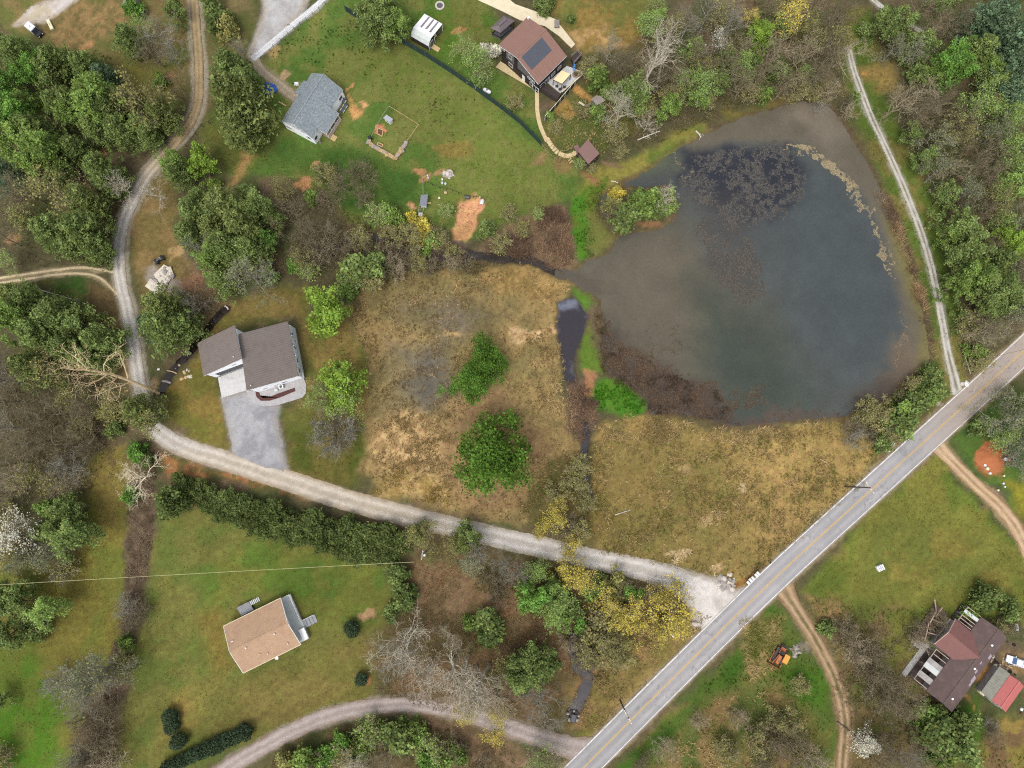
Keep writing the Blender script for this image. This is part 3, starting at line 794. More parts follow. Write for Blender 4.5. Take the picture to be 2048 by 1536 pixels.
ribbon('house_drive', [(506, 112), (520, 138), (548, 162), (580, 188), (600, 202)], np.array([20, 22, 24, 24, 18]) * PX, 0.046, M_GRAVEL,
       gravel_cols(C(166, 150, 124), C(184, 168, 144), C(136, 118, 80)), jag=0.35)
ribbon('lower_gravel_road', [(380, 1590), (430, 1553), (500, 1508), (570, 1470), (640, 1438), (715, 1418), (800, 1409), (880, 1417), (960, 1436), (1050, 1466), (1130, 1492), (1196, 1508)],
       np.array([30, 30, 30, 30, 30, 30, 28, 28, 30, 32, 40, 62]) * PX, 0.05, M_GRAVEL,
       gravel_cols(C(160, 146, 138), C(186, 172, 164), C(140, 118, 92)), jag=0.35)
ribbon('east_dirt_track', [(1868, 884), (1900, 918), (1950, 968), (2000, 1014), (2036, 1062), (2062, 1120), (2075, 1180)], np.array([34, 25, 25, 25, 26, 26, 26]) * PX, 0.05, M_GRAVEL,
       gravel_cols(C(186, 156, 120), C(206, 180, 146), C(150, 112, 70), mid_c=C(164, 130, 92)), jag=0.25)
ribbon('south_dirt_track', [(1562, 1168), (1584, 1206), (1626, 1272), (1660, 1335), (1682, 1396), (1690, 1455), (1686, 1510), (1680, 1590)], np.array([52, 32, 27, 26, 26, 26, 25, 25]) * PX, 0.05, M_GRAVEL,
       gravel_cols(C(150, 124, 92), C(192, 164, 128), C(126, 98, 62), mid_c=C(110, 98, 58)), jag=0.3)
ribbon('dam_lane', [(1698, 100), (1708, 140), (1722, 180), (1744, 236), (1775, 302), (1808, 376), (1843, 466), (1868, 555), (1884, 640), (1897, 710), (1912, 772), (1914, 790)],
       np.array([12, 13, 14, 14, 14, 15, 15, 15, 15, 17, 22, 30]) * PX, 0.05, M_GRAVEL,
       gravel_cols(C(182, 178, 170), C(206, 198, 184), C(160, 152, 120), rutpos=0.55, mid_c=C(128, 118, 84)), jag=0.2)
ribbon('upper_track', [(1722, -30), (1750, 2), (1785, 28), (1828, 54), (1862, 78)], np.array([10, 11, 11, 10, 9]) * PX, 0.05, M_GRAVEL,
       gravel_cols(C(182, 178, 166), C(204, 198, 186), C(150, 140, 110), rutpos=0.6, mid_c=C(110, 112, 64)), jag=0.2)
for pts in ([(-60, 566), (0, 556), (60, 547), (120, 539), (172, 535), (232, 545)], [(-60, 578), (0, 566), (60, 557), (115, 549), (165, 547), (200, 556), (236, 590)]):
    ribbon('wheel_track', pts, 5.5 * PX, 0.04, M_GRAVEL, gravel_cols(C(196, 176, 140), C(206, 188, 154), C(160, 138, 96)), jag=0.15, nv=5)

# ------------------------------------------------------------------ the paved road
main_px = [(950, 1750), (1056, 1645), (1166, 1536), (1341, 1361), (1553, 1153), (1764, 960), (1975, 768), (2110, 644), (2330, 445)]
def asph(u, v, X, Y):
    n = fbm(X, Y, 5, 90)
    c = mixc(C(164, 160, 159), C(153, 151, 151), smooth(0.35, 0.65, n))
    lanes = np.exp(-((np.abs(v) - 0.50) / 0.13) ** 2) * (.6 + .4 * fbm(u, v, 9, 94))
    c = mixc(c, C(150, 147, 147), np.exp(-((np.abs(np.abs(v) - .5) - .26) / .09) ** 2) * .35)
    c = mixc(c, C(182, 178, 176), lanes * 0.6)
    far = smooth(92, 112, X)[..., None]
    c = c * (1 - far) + C(172, 157, 144) * far
    patch = smooth(0.60, 0.63, fbm(u, v * 2.2, 5, 93)) * 0.4
    c = mixc(c, C(150, 147, 148), patch * .6)
    cr = np.abs(fbm(u * .35, v * 2.6, 1.3, 95, 3) - .5)
    c = mixc(c, C(96, 94, 96), (1 - smooth(.004, .016, cr)) * smooth(.45, .6, fbm(u, v, 14, 96)) * .45)
    cr2 = np.abs(fbm(u, v * 1.2, 4, 97, 2) - .5)
    c = mixc(c, C(104, 101, 102), (1 - smooth(.003, .012, cr2)) * smooth(.5, .6, fbm(u, v, 18, 98)) * .35)
    ed = smooth(.88, 1.0, np.abs(v) + (fbm(X, Y, .8, 99) - .5) * .16)
    c = mixc(c, C(150, 136, 112), ed * .8)
    c[..., :3] *= (0.92 + 0.16 * fbm(u * 0.25, v * 6, 1.0, 92))[..., None]
    return c
road, RS = ribbon('asphalt_road', main_px, 6.5, 0.075, M_ASPH, asph, jag=0.22, spill=0.85, spillcol=C(150, 130, 98), soft=0.9, nv=31, step=.35)
RW = 5.75
def line_along(name, S, off, w, z, m, broken=0.0):
    P = S[:, :2]; t = np.gradient(P, axis=0); t /= np.linalg.norm(t, axis=1)[:, None]
    n = np.stack([-t[:, 1], t[:, 0]], 1)
    A, B = P + n * (off - w / 2), P + n * (off + w / 2)
    V = np.concatenate([np.c_[A, np.full(len(A), z)], np.c_[B, np.full(len(B), z)]])
    k = len(A); i = np.arange(k - 1)
    Fq = np.stack([i, i + 1, k + i + 1, k + i], 1)
    o = np_obj(name, V, Fq, m)
    tag(o, kind='structure')
    return o
M_WHITE_LINE = mat('road_white', C(232, 230, 224), 0.7, 0.15, 0.4, dirt=(*C(180, 174, 166)[:3], 0.9))
M_YELLOW_LINE = mat('road_yellow', C(212, 170, 78), 0.7, 0.12, 0.5, dirt=(*C(190, 168, 124)[:3], 0.6))
line_along('edge_line', RS, RW / 2, 0.21, 0.081, M_WHITE_LINE)
line_along('edge_line', RS, -RW / 2, 0.15, 0.081, M_WHITE_LINE)
line_along('centre_line', RS, 0.11, 0.12, 0.081, M_YELLOW_LINE)
line_along('centre_line', RS, -0.11, 0.12, 0.081, M_YELLOW_LINE)

# ------------------------------------------------------------------ water
def water_mat(name, rough=0.10):
    m, nt, out = _mat(name)
    N, L = nt.nodes, nt.links
    b = N.new('ShaderNodeBsdfPrincipled')
    b.inputs['Roughness'].default_value = rough
    b.inputs['IOR'].default_value = 1.33
    at = N.new('ShaderNodeVertexColor'); at.layer_name = 'Col'
    tc = N.new('ShaderNodeTexCoord')
    n = N.new('ShaderNodeTexNoise'); n.inputs['Scale'].default_value = 2.2; n.inputs['Detail'].default_value = 6
    L.new(tc.outputs['Object'], n.inputs['Vector'])
    mr = N.new('ShaderNodeMapRange')
    mr.inputs[1].default_value = 0.3; mr.inputs[2].default_value = 0.7; mr.inputs[3].default_value = 0.9; mr.inputs[4].default_value = 1.1
    L.new(n.outputs['Fac'], mr.inputs[0])
    mul = N.new('ShaderNodeMix'); mul.data_type = 'RGBA'; mul.blend_type = 'MULTIPLY'; mul.inputs[0].default_value = 1
    L.new(at.outputs['Color'], mul.inputs[6]); L.new(mr.outputs[0], mul.inputs[7])
    L.new(mul.outputs[2], b.inputs['Base Color'])
    bp = N.new('ShaderNodeBump'); bp.inputs['Strength'].default_value = 0.12; bp.inputs['Distance'].default_value = 0.05
    n3 = N.new('ShaderNodeTexNoise'); n3.inputs['Scale'].default_value = 1.4; n3.inputs['Detail'].default_value = 3
    L.new(tc.outputs['Object'], n3.inputs['Vector'])
    L.new(n3.outputs['Fac'], bp.inputs['Height']); L.new(bp.outputs[0], b.inputs['Normal'])
    L.new(b.outputs[0], out.inputs['Surface'])
    MATS[name] = m
    return m
M_WATER = water_mat('murky_water')
M_CREEK = water_mat('creek_water', 0.06)

gx = np.arange(POND[:, 0].min() - 2, POND[:, 0].max() + 2, 0.5); gy = np.arange(POND[:, 1].min() - 2, POND[:, 1].max() + 2, 0.5)
PXX, PYY = np.meshgrid(gx, gy)
psd = poly_sd(POND, PXX, PYY)
a1x, a1y = fbm(PXX, PYY, 9, 31) - 0.5, fbm(PXX, PYY, 9, 32) - 0.5
a2x, a2y = fbm(PXX, PYY, 2.2, 33) - 0.5, fbm(PXX, PYY, 2.2, 34) - 0.5
QX, QY = PXX + a1x * 7 + a2x * 4, PYY + a1y * 7 + a2y * 4
PC = np.zeros((*PXX.shape, 4)); PC[...] = C(76, 80, 77)
def play(pts, soft, c, k=1.0, noise=None, wp=1.0):
    m = smooth(-soft, soft, poly_sd(GP(pts), PXX + (QX - PXX) * wp, PYY + (QY - PYY) * wp)) * k
    if noise is not None:
        m = m * noise
    PC[...] = PC * (1 - m[..., None]) + np.asarray(c)[None, None] * m[..., None]
play([(1110, 540), (1220, 480), (1360, 440), (1420, 520), (1500, 600), (1560, 700), (1500, 780), (1300, 800), (1180, 700)], 9, C(92, 86, 70))
play([(1180, 530), (1300, 480), (1390, 500), (1400, 600), (1300, 680), (1220, 640)], 8, C(98, 90, 74))
play([(1380, 560), (1560, 640), (1620, 760), (1640, 850), (1480, 860), (1420, 760)], 9, C(62, 70, 60))
play([(1530, 320), (1700, 340), (1800, 520), (1800, 700), (1700, 760), (1600, 640), (1560, 480)], 9, C(70, 77, 77))
play([(1350, 300), (1560, 285), (1612, 350), (1570, 440), (1480, 440), (1370, 385)], 3, C(44, 46, 54))
play([(1400, 380), (1500, 400), (1520, 520), (1480, 590), (1430, 540)], 5, C(70, 68, 66), 0.7)
play([(1345, 265), (1500, 215), (1610, 195), (1665, 205), (1750, 340), (1830, 520), (1870, 700), (1850, 760), (1795, 745), (1808, 650), (1793, 560), (1773, 495), (1746, 430), (1713, 380), (1672, 335), (1615, 298), (1560, 284), (1480, 280), (1380, 305)], 1.6, C(99, 92, 76), 1.0, None, .35)
play([(1600, 195), (1665, 200), (1700, 262), (1670, 300), (1590, 250)], 4, C(118, 108, 92))
play([(1790, 690), (1870, 690), (1850, 770), (1780, 775)], 4, C(110, 96, 78))
play([(1195, 640), (1230, 680), (1300, 720), (1400, 760), (1470, 820), (1470, 866), (1330, 840), (1240, 770), (1200, 700)], 3.0, C(72, 60, 48))
play([(1768, 430), (1792, 440), (1834, 540), (1858, 660), (1866, 720), (1838, 740), (1834, 640), (1804, 540)], 2, C(120, 112, 58), .8, None, .4)
play([(1700, 780), (1860, 740), (1880, 800), (1720, 840)], 3, C(84, 66, 50), 0.7)
play([(1480, 840), (1700, 825), (1700, 850), (1480, 866)], 2, C(88, 70, 58), 0.8)
play([(1190, 360), (1270, 320), (1340, 300), (1350, 340), (1260, 365), (1210, 400)], 3, C(84, 90, 66), 0.8)
play([(1120, 540), (1200, 560), (1240, 580), (1160, 590)], 3, C(84, 72, 60), 0.8)
PC[..., :3] *= (0.82 + 0.36 * fbm(PXX, PYY, 4.5, 35))[..., None]
ins = psd > -1.5
k = np.arange(PXX.size).reshape(PXX.shape)
ok = ins[:-1, :-1] & ins[1:, :-1] & ins[1:, 1:] & ins[:-1, 1:]
Fq = np.stack([k[:-1, :-1][ok], k[:-1, 1:][ok], k[1:, 1:][ok], k[1:, :-1][ok]], 1)
used = np.unique(Fq); rm = np.full(PXX.size, -1); rm[used] = np.arange(len(used))
o = np_obj('pond_water', np.stack([PXX, PYY, np.full(PXX.shape, -0.22)], -1).reshape(-1, 3)[used], rm[Fq], M_WATER, PC.reshape(-1, 4)[used])
tag(o, kind='structure')
def dc(X, Y, d):
    c = mixc(C(54, 50, 56), C(112, 116, 130), smooth(0.5, 0.75, fbm(X, Y, 5, 37)))  # dark water; pale cloud reflections painted into the colour as grey-blue patches
    return c
P = DITCH
gx = np.arange(P[:, 0].min() - 1.5, P[:, 0].max() + 1.5, 0.5); gy = np.arange(P[:, 1].min() - 1.5, P[:, 1].max() + 1.5, 0.5)
X, Y = np.meshgrid(gx, gy); k = np.arange(X.size).reshape(X.shape)
Fq = np.stack([k[:-1, :-1].ravel(), k[:-1, 1:].ravel(), k[1:, 1:].ravel(), k[1:, :-1].ravel()], 1)
dd = poly_sd(P, X, Y); keep = (dd > -1.2).ravel()[Fq].all(1); Fq = Fq[keep]
used = np.unique(Fq); rm = np.full(X.size, -1); rm[used] = np.arange(len(used))
o = np_obj('ditch_water', np.stack([X, Y, np.full(X.shape, -0.34)], -1).reshape(-1, 3)[used], rm[Fq], M_CREEK, dc(X, Y, dd).reshape(-1, 4)[used])
tag(o, kind='structure')
CREEK_COL = [C(62, 60, 66), C(72, 68, 72), C(76, 64, 58), C(58, 52, 46), C(46, 37, 32)]
for (pts, hw), cc in zip(CREEKS, CREEK_COL):
    def f(u, v, X, Y, cc=cc):
        return mixc(cc, np.asarray(cc) * 0.6, smooth(0.4, 0.7, fbm(X, Y, 3, 39)))
    ribbon('creek_water', pts, hw * 2 + 0.7, -0.36, M_CREEK, f, jag=0.0, nv=5, spill=0)

# the ground sheet itself, stained by what lies along its roads
GCf = np.clip(GC, 0, 1); GCf[..., 3] = 1
o = np_obj('ground', np.stack([XX, YY, GZ], -1).reshape(-1, 3), F, M_GROUND, GCf.reshape(-1, 4), smoothf=True)
tag(o, kind='structure')
# ================================================================== vegetation prototypes
def quads(P, size, rng, up=0.35, aspect=0.8, jit=0.6):
    """leaf-sized faces: centre P (n,3), random tilt biased upwards"""
    n = len(P)
    nrm = rng.normal(size=(n, 3)); nrm[:, 2] = np.abs(nrm[:, 2]) + up * 2
    nrm /= np.linalg.norm(nrm, axis=1)[:, None]
    a = np.cross(nrm, rng.normal(size=(n, 3))); a /= np.linalg.norm(a, axis=1)[:, None] + 1e-9
    b = np.cross(nrm, a)
    s = size * (1 + jit * rng.uniform(-1, 1, n))[:, None] / 2
    V = np.stack([P - a * s - b * s * aspect * .5, P + a * s * .2 - b * s * aspect, P + a * s + b * s * .4 * aspect, P - a * s * .3 + b * s * aspect], 1).reshape(-1, 3)
    return V, np.arange(4 * n).reshape(n, 4)

def leaf_cols(n, rng, lo=0.6, hi=1.4, clump=None):
    k = rng.uniform(lo, hi, n)
    if clump is not None:
        k = k * clump
    w = rng.normal(0, 0.07, n)
    c = np.stack([k * (1 + w), k, k * (1 - w), np.ones(n)], 1)
    return np.repeat(c, 4, 0)

def tubes(segs, n=3):
    S = np.array([[*a, *b, r0, r1] for a, b, r0, r1 in segs])
    A, B = S[:, 0:3], S[:, 3:6]
    d = B - A; d /= np.linalg.norm(d, axis=1)[:, None] + 1e-9
    ref = np.where(np.abs(d[:, 2:3]) < 0.9, np.array([[0, 0, 1.0]]), np.array([[1.0, 0, 0]]))
    a = np.cross(d, ref); a /= np.linalg.norm(a, axis=1)[:, None] + 1e-9
    b = np.cross(d, a)
    m = len(S)
    V = np.zeros((m, 2 * n, 3))
    for i in range(n):
        w = 2 * math.pi * i / n
        o = a * math.cos(w) + b * math.sin(w)
        V[:, i] = A + o * S[:, 6:7]; V[:, n + i] = B + o * S[:, 7:8]
    F = []
    base = np.arange(m)[:, None] * 2 * n
    for i in range(n):
        j = (i + 1) % n
        F.append(base + np.array([[i, j, n + j, n + i]]))
    return V.reshape(-1, 3), np.concatenate(F)

def skeleton(seed, h, R, fork=0.3, levels=(7, 5, 4, 5), droop=0.0, gnarl=0.22, up=0.5, r0=0.2, lean=0.05, trunks=1):
    """branching skeleton: segments by level and the twig tips"""
    rnd = random.Random(seed)
    segs = [[], [], [], [], []]
    tips = []
    def rv():
        return Vector((rnd.gauss(0, 1), rnd.gauss(0, 1), rnd.gauss(0, 1)))
    def grow(p, d, L, r, lev, a0=0.35):
        ns = (6, 5, 4, 3, 2)[lev]
        pts = [(p.copy(), r)]
        for i in range(ns):
            d = (d + rv() * gnarl * (0.5 if lev == 0 else 1) + Vector((0, 0, (0.10 * up if lev > 0 else 0.15) - droop * 0.1 * lev))).normalized()
            q = p + d * (L / ns)
            rr = r * (1 - (0.75 if lev else 0.6) * (i + 1) / ns)
            segs[lev].append((tuple(p), tuple(q), pts[-1][1], rr))
            p = q
            pts.append((p.copy(), rr))
        if lev >= 3:
            tips.extend(tuple(x[0]) for x in pts[1:])
        if lev == 4 or lev >= len(levels):
            return
        nb = max(2, int(levels[lev] * rnd.uniform(0.8, 1.2)))
        az = rnd.uniform(0, 6.28)
        for k in range(nb):
            t = a0 + (1 - a0) * ((k + rnd.random() * 0.8) / nb)
            f = t * ns; i = min(ns - 1, int(f)); f -= i
            bp = pts[i][0].lerp(pts[i + 1][0], f); br = pts[i][1] * (1 - f) + pts[i + 1][1] * f
            az += 2.4 + rnd.uniform(-0.5, 0.5)
            dd = (pts[i + 1][0] - pts[i][0]).normalized()
            x = dd.orthogonal().normalized(); y = dd.cross(x)
            side = x * math.cos(az) + y * math.sin(az)
            if lev == 0:
                ang = rnd.uniform(0.55, 1.05) * (1.15 - 0.6 * (t - a0) / (1 - a0))
                LL = R * rnd.uniform(0.85, 1.15) * (1.15 - 0.45 * (t - a0) / (1 - a0))
            else:
                ang = rnd.uniform(0.5, 1.0)
                LL = L * rnd.uniform(0.42, 0.62)
            nd = (dd * math.cos(ang) + side * math.sin(ang)).normalized()
            grow(bp, nd, LL, max(0.021, min(br * 0.64, r * 0.53)), lev + 1, 0.3)
    for t in range(trunks):
        a = rnd.uniform(0, 6.28)
        d0 = Vector((math.cos(a) * lean * (1 if trunks == 1 else 5), math.sin(a) * lean * (1 if trunks == 1 else 5), 1)).normalized()
        grow(Vector((0, 0, -0.25)), d0, h * 0.92, r0, 0, fork)
    return segs, np.array(tips)

PROTO = {}
def reg(kind, trunk, twig, leaf, R, h):
    PROTO.setdefault(kind, []).append((trunk, twig, leaf, R, h))

def seg_mesh(name, segs, n=3):
    V, F = tubes(segs, n)
    return np_mesh(name, V, F)

def crown_points(rng, R, h0, h1, lobes, n, lobe_r=0.42, fill=0.25, lob=None):
    """points on the shells of several lobes that make up a crown"""
    if lob is None:
        lob = []
        for i in range(lobes):
            a = 2.4 * i + rng.uniform(-.4, .4)
            q = math.sqrt((i + 0.5) / lobes)
            rr = R * 0.66 * q
            zc = h0 + (h1 - h0) * (0.35 + 0.38 * (1 - q * q) + rng.uniform(-.08, .08))
            lob.append((rr * math.cos(a), rr * math.sin(a), zc, R * lobe_r * rng.uniform(0.75, 1.2)))
    lob = np.array(lob)
    w = lob[:, 3] ** 2; w /= w.sum()
    k = rng.choice(len(lob), n, p=w)
    d = rng.normal(size=(n, 3)); d[:, 2] = d[:, 2] * 0.9 + 0.25
    d /= np.linalg.norm(d, axis=1)[:, None]
    rad = np.where(rng.random(n) < fill, rng.uniform(0.3, 0.9, n), rng.uniform(0.86, 1.06, n))
    P = lob[k, :3] + d * (lob[k, 3] * rad)[:, None] * np.array([1, 1, 0.8])
    return P, k, lob

def tip_leaves(seed, tips, n, size, spread, flat=.75, lo=.55, hi=1.45, cl=.35, aspect=.8, up=.35):
    """leaves gathered round the ends of the branches, each bough a shade of its own"""
    rng = np.random.default_rng(seed)
    k = rng.integers(0, len(tips), n)
    P = tips[k] + rng.normal(size=(n, 3)) * np.array([spread, spread, spread * flat])
    P[:, 2] = np.maximum(P[:, 2], .05)
    tone = (1 - cl) + 2 * cl * vnoise(P[:, 0] * .8 + 40, P[:, 1] * .8 + P[:, 2] * .6, seed)
    V, F = quads(P, size, rng, up=up, aspect=aspect)
    return V, F, leaf_cols(n, rng, lo, hi, tone)

for s in range(5):      # broad-leaved trees
    sg, tips = skeleton(200 + s * 7, 8.2, 3.5, 0.22, (10, 5, 3), r0=0.22, gnarl=.26, up=.7)
    R = np.percentile(np.linalg.norm(tips[:, :2], axis=1), 93) + .25
    rng = np.random.default_rng(s)
    cut = tips[rng.random(len(tips)) < .55]
    V, F, c = tip_leaves(100 + s, cut, 5600, .30, .34)
    reg('leafy', seg_mesh('leafy_trunk', sg[0] + sg[1] + sg[2], 5), None, np_mesh('leafy_crown', V, F, c), R, 8.8)
for s in range(3):      # big spreading crowns of separate leafy boughs
    sg, tips = skeleton(230 + s * 5, 7.0, 4.8, 0.2, (14, 6, 3), r0=0.3, gnarl=.18, up=.8)
    ends = np.array([q[1] for q in sg[2]])[1::3]
    off = ends.mean(0)          # a leaning trunk that brings the crown back over its foot
    lean_ = lambda q: (q[0] - off[0] * max(q[2], 0) / off[2], q[1] - off[1] * max(q[2], 0) / off[2], q[2])
    ends = np.array([lean_(q) for q in ends])
    sg = [[(lean_(a), lean_(b), r0, r1) for a, b, r0, r1 in l] for l in sg]
    R = np.percentile(np.linalg.norm(ends[:, :2], axis=1), 92) + .5
    V, F, c = tip_leaves(130 + s, ends, 13000, .25, .52, .7, .5, 1.5, .35)
    reg('lobed', seg_mesh('spreading_trunk', sg[0] + sg[1] + sg[2], 5), None, np_mesh('spreading_crown', V, F, c), R, 8.5)
for s in range(5):      # cedars and pines: whorls of feathery boughs
    rng = np.random.default_rng(150 + s)
    Ps, tone = [], []
    lop = rng.uniform(0, 6.283)
    for i in range(86):
        z0 = .7 + 7.6 * (i / 86) ** .85
        L = 3.3 * (1 - (z0 / 9.4) ** 1.7) * rng.uniform(.5, 1.2) + .25
        az = i * 2.4 + rng.uniform(-.4, .4)
        L *= 1 + .22 * math.cos(az - lop)
        n = int(34 + 24 * L)
        t = rng.random(n) ** .7
        wdt = .16 + .42 * L * .33 * np.sin(np.pi * np.clip(t, 0, 1)) 
        lat = rng.normal(size=n) * wdt
        r_ = t * L
        P = np.stack([r_ * math.cos(az) - lat * math.sin(az), r_ * math.sin(az) + lat * math.cos(az), z0 + r_ * .18 + rng.normal(size=n) * .16], 1)
        Ps.append(P); tone += [rng.uniform(.65, 1.35)] * n
    P = np.concatenate(Ps); tone = np.array(tone)
    V, F = quads(P, .31, rng, up=.25, aspect=.45, jit=.6)
    reg('cedar', seg_mesh('evergreen_trunk', [((0, 0, -.3), (0, 0, 4), .22, .14), ((0, 0, 4), (0.1, 0, 8.6), .14, .03)], 6), None,
        np_mesh('evergreen_crown', V, F, leaf_cols(len(P), rng, .55, 1.45, tone)), 3.15, 9.2)
for s in range(4):      # loose shrubs
    sg, tips = skeleton(270 + s * 3, 2.3, 1.25, 0.08, (7, 5, 3), r0=0.05, lean=0.12, trunks=3, gnarl=.3)
    rng = np.random.default_rng(s + 5)
    cut = tips[rng.random(len(tips)) < .5]
    R = np.percentile(np.linalg.norm(tips[:, :2], axis=1), 92) + .15
    V, F, c = tip_leaves(170 + s, cut, 1900, .25, .2)
    reg('shrub', seg_mesh('shrub_stem', sg[0] + sg[1], 3), None, np_mesh('shrub_crown', V, F, c), R, 2.6)
for s in range(3):      # clipped round shrubs
    rng = np.random.default_rng(180 + s)
    n = 1800
    d = rng.normal(size=(n, 3)); d /= np.linalg.norm(d, axis=1)[:, None]
    P = d * (1.25 * np.where(rng.random(n) < .3, rng.uniform(.5, .9, n), rng.uniform(.86, 1.1, n)) * (0.78 + .44 * vnoise(d[:, 0] * 2.4 + 9, d[:, 1] * 2.4 + d[:, 2] * 2, s)))[:, None] * np.array([1, 1, 0.95]) + np.array([0, 0, 1.15])
    P[:, 2] = np.maximum(P[:, 2], 0.03)
    V, F = quads(P, 0.22, rng, up=0.1, aspect=.6)
    leaf = np_mesh('clipped_crown', V, F, leaf_cols(n, rng, 0.55, 1.45))
    reg('round', seg_mesh('shrub_stem', [((0, 0, -.1), (0, 0, 1.4), .07, .03)], 4), None, leaf, 1.25, 2.4)
for s in range(4):      # tall leafy hedge plants
    sg, tips = skeleton(290 + s * 3, 4.6, 2.2, 0.06, (10, 5, 3), r0=0.1, trunks=2, gnarl=.3, up=1.2)
    rng = np.random.default_rng(s + 25)
    cut = tips[rng.random(len(tips)) < .3]
    V, F, c = tip_leaves(190 + s, cut, 3000, .42, .3, .9, .4, 1.7, .4, .5)
    reg('hedge', seg_mesh('hedge_stem', sg[0] + sg[1], 4), None, np_mesh('hedge_crown', V, F, c), 2.6, 5.0)

def buds(seed, tips, n, size, spread):
    rng = np.random.default_rng(seed)
    P = tips[rng.integers(0, len(tips), n)] + rng.normal(size=(n, 3)) * spread
    V, F = quads(P, size, rng)
    return np_mesh('spring_leaves', V, F, leaf_cols(n, rng, 0.65, 1.35))
BARE = [('bare', 6, dict(h=9.0, R=4.2, fork=.22, levels=(9, 6, 5, 4), r0=.21, gnarl=.2)),
        ('tall', 4, dict(h=16.0, R=3.8, fork=.40, levels=(11, 5, 3, 2), r0=.26, gnarl=.16, up=.9)),
        ('brush', 3, dict(h=2.8, R=1.5, fork=.1, levels=(6, 5, 4), r0=.05, gnarl=.22, lean=.12, trunks=6))]
for kind, cnt, kw in BARE:
    for s in range(cnt):
        sg, tips = skeleton(300 + s * 13 + len(kind), **kw)
        tr = seg_mesh('trunk', sg[0] + sg[1], 5)
        tw = seg_mesh('twigs', sg[2] + sg[3] + sg[4], 3)
        R = kw['R'] * 1.1; h = kw['h']
        if kind == 'brush':
            tips = np.array([q[1] for q in sg[2]]) if len(sg[2]) else tips
            R = 1.7
        reg(kind, tr, tw, None, R, h)
        reg(kind + '_bud', tr, tw, buds(s, tips, 1300 if kind != 'brush' else 420, .24 if kind != 'brush' else .16, .3 if kind != 'brush' else .12), R, h)
        if kind != 'brush':
            reg(kind + '_flush', tr, tw, buds(s + 50, tips, 2600, .30, .42), R, h)
        else:
            reg(kind + '_flush', tr, tw, buds(s + 50, tips, 1100, .18, .2), R, h)
for k_ in PROTO.values():
    for tr, tw, lf, R, h in k_:
        for me, m in ((tr, M_BARK), (tw, M_BARK), (lf, M_LEAF)):
            if me is not None and len(me.materials) == 0:
                me.materials.append(m)

# ------------------------------------------------------------------ landmarks, used to tell the plants apart in words
LM = [(640, 205, 'the grey-shingled white house'), (1075, 95, 'the red-brown roofed house'), (500, 715, 'the metal-roofed house'), (530, 1275, 'the tan-roofed house'),
      (1930, 1330, 'the derelict farmhouse'), (2005, 1395, 'the red-roofed outbuilding'), (855, 60, 'the white garden shed'), (1172, 300, 'the pond pavilion'), (1188, 207, 'the little playhouse'),
      (785, 265, 'the fenced vegetable plot'), (847, 402, 'the grey-roofed coop'), (935, 435, 'the bare orange soil patch'), (1285, 415, 'the pond island'),
      (1560, 1312, 'the rusty orange bulldozer'), (830, 1120, 'the lawn-side power pole'), (1725, 975, 'the power pole by the field'), (1255, 1430, 'the southern roadside power pole'),
      (1505, 1155, 'the row of mailboxes'), (1758, 1135, 'the white crate in the field'), (1985, 915, 'the red earth mound'), (325, 555, 'the pale rubble slabs'), (318, 520, 'the black quad bike'),
      (66, 57, 'the white van'), (537, 178, 'the blue tarpaulin pile'), (345, 750, 'the plank over the brown ditch'), (970, 187, 'the white propane tank'),
      (515, 870, 'the grey driveway'), (1430, 1200, 'the gravel road mouth'), (1150, 690, 'the dark ditch pool'), (1240, 795, 'the bright green marsh patch'),
      (870, 510, 'the brown creek pool'), (1145, 1430, 'the culvert'), (220, 545, 'the two-rut track junction'), (395, 240, 'the bend of the upper lane'), (240, 480, 'the western bend of the lane'),
      (320, 870, 'the southern bend of the lane'), (390, 50, 'the top of the lane'), (1710, 110, 'the top of the dam lane'), (1790, 330, 'the middle of the dam lane'), (1870, 560, 'the lower dam lane'),
      (1910, 780, 'the foot of the dam lane'), (1450, 220, 'the north shore of the pond'), (1660, 215, 'the northeast corner of the pond'), (1450, 860, 'the south shore of the pond'), (1200, 75, 'the tan hilltop clearing'),
      (1690, 1450, 'the southern dirt track'), (1960, 980, 'the eastern dirt track'), (800, 1410, 'the lower gravel road'), (1090, 1100, 'the yellow trees by the lane'), (1390, 1300, 'the wooded corner of the main road'),
      (985, 910, 'the big green tree in the field'), (960, 745, 'the green tree in the field'), (270, 1150, 'the brown weedy strip'), (60, 1350, 'the bright lower-left lawn'), (40, 1070, 'the white blossoming tree'),
      (0, 20, 'the top-left corner'), (2040, 20, 'the top-right corner'), (2040, 640, 'the upper end of the main road'), (2040, 1530, 'the bottom-right corner'), (10, 1530, 'the bottom-left corner'), (10, 640, 'the dark left-hand wood'), (10, 900, 'the bare left-hand wood'), (1880, 250, 'the pale right-hand wood'), (2040, 320, 'the far right-hand wood')]
PLANTS = []
ORD = ['nearest', 'second nearest', 'third nearest', 'fourth nearest', 'fifth nearest', 'sixth nearest', 'seventh nearest', 'eighth nearest', 'ninth nearest', 'tenth nearest']
def rel_words(px, py, lx, ly):
    dx, dy = px - lx, py - ly
    if math.hypot(dx, dy) < 34: return 'right by'
    a = math.degrees(math.atan2(-dy, dx)) % 360
    return ('right of', 'above and right of', 'above', 'above and left of', 'left of', 'below and left of', 'below', 'below and right of')[int((a + 22.5) // 45) % 8]

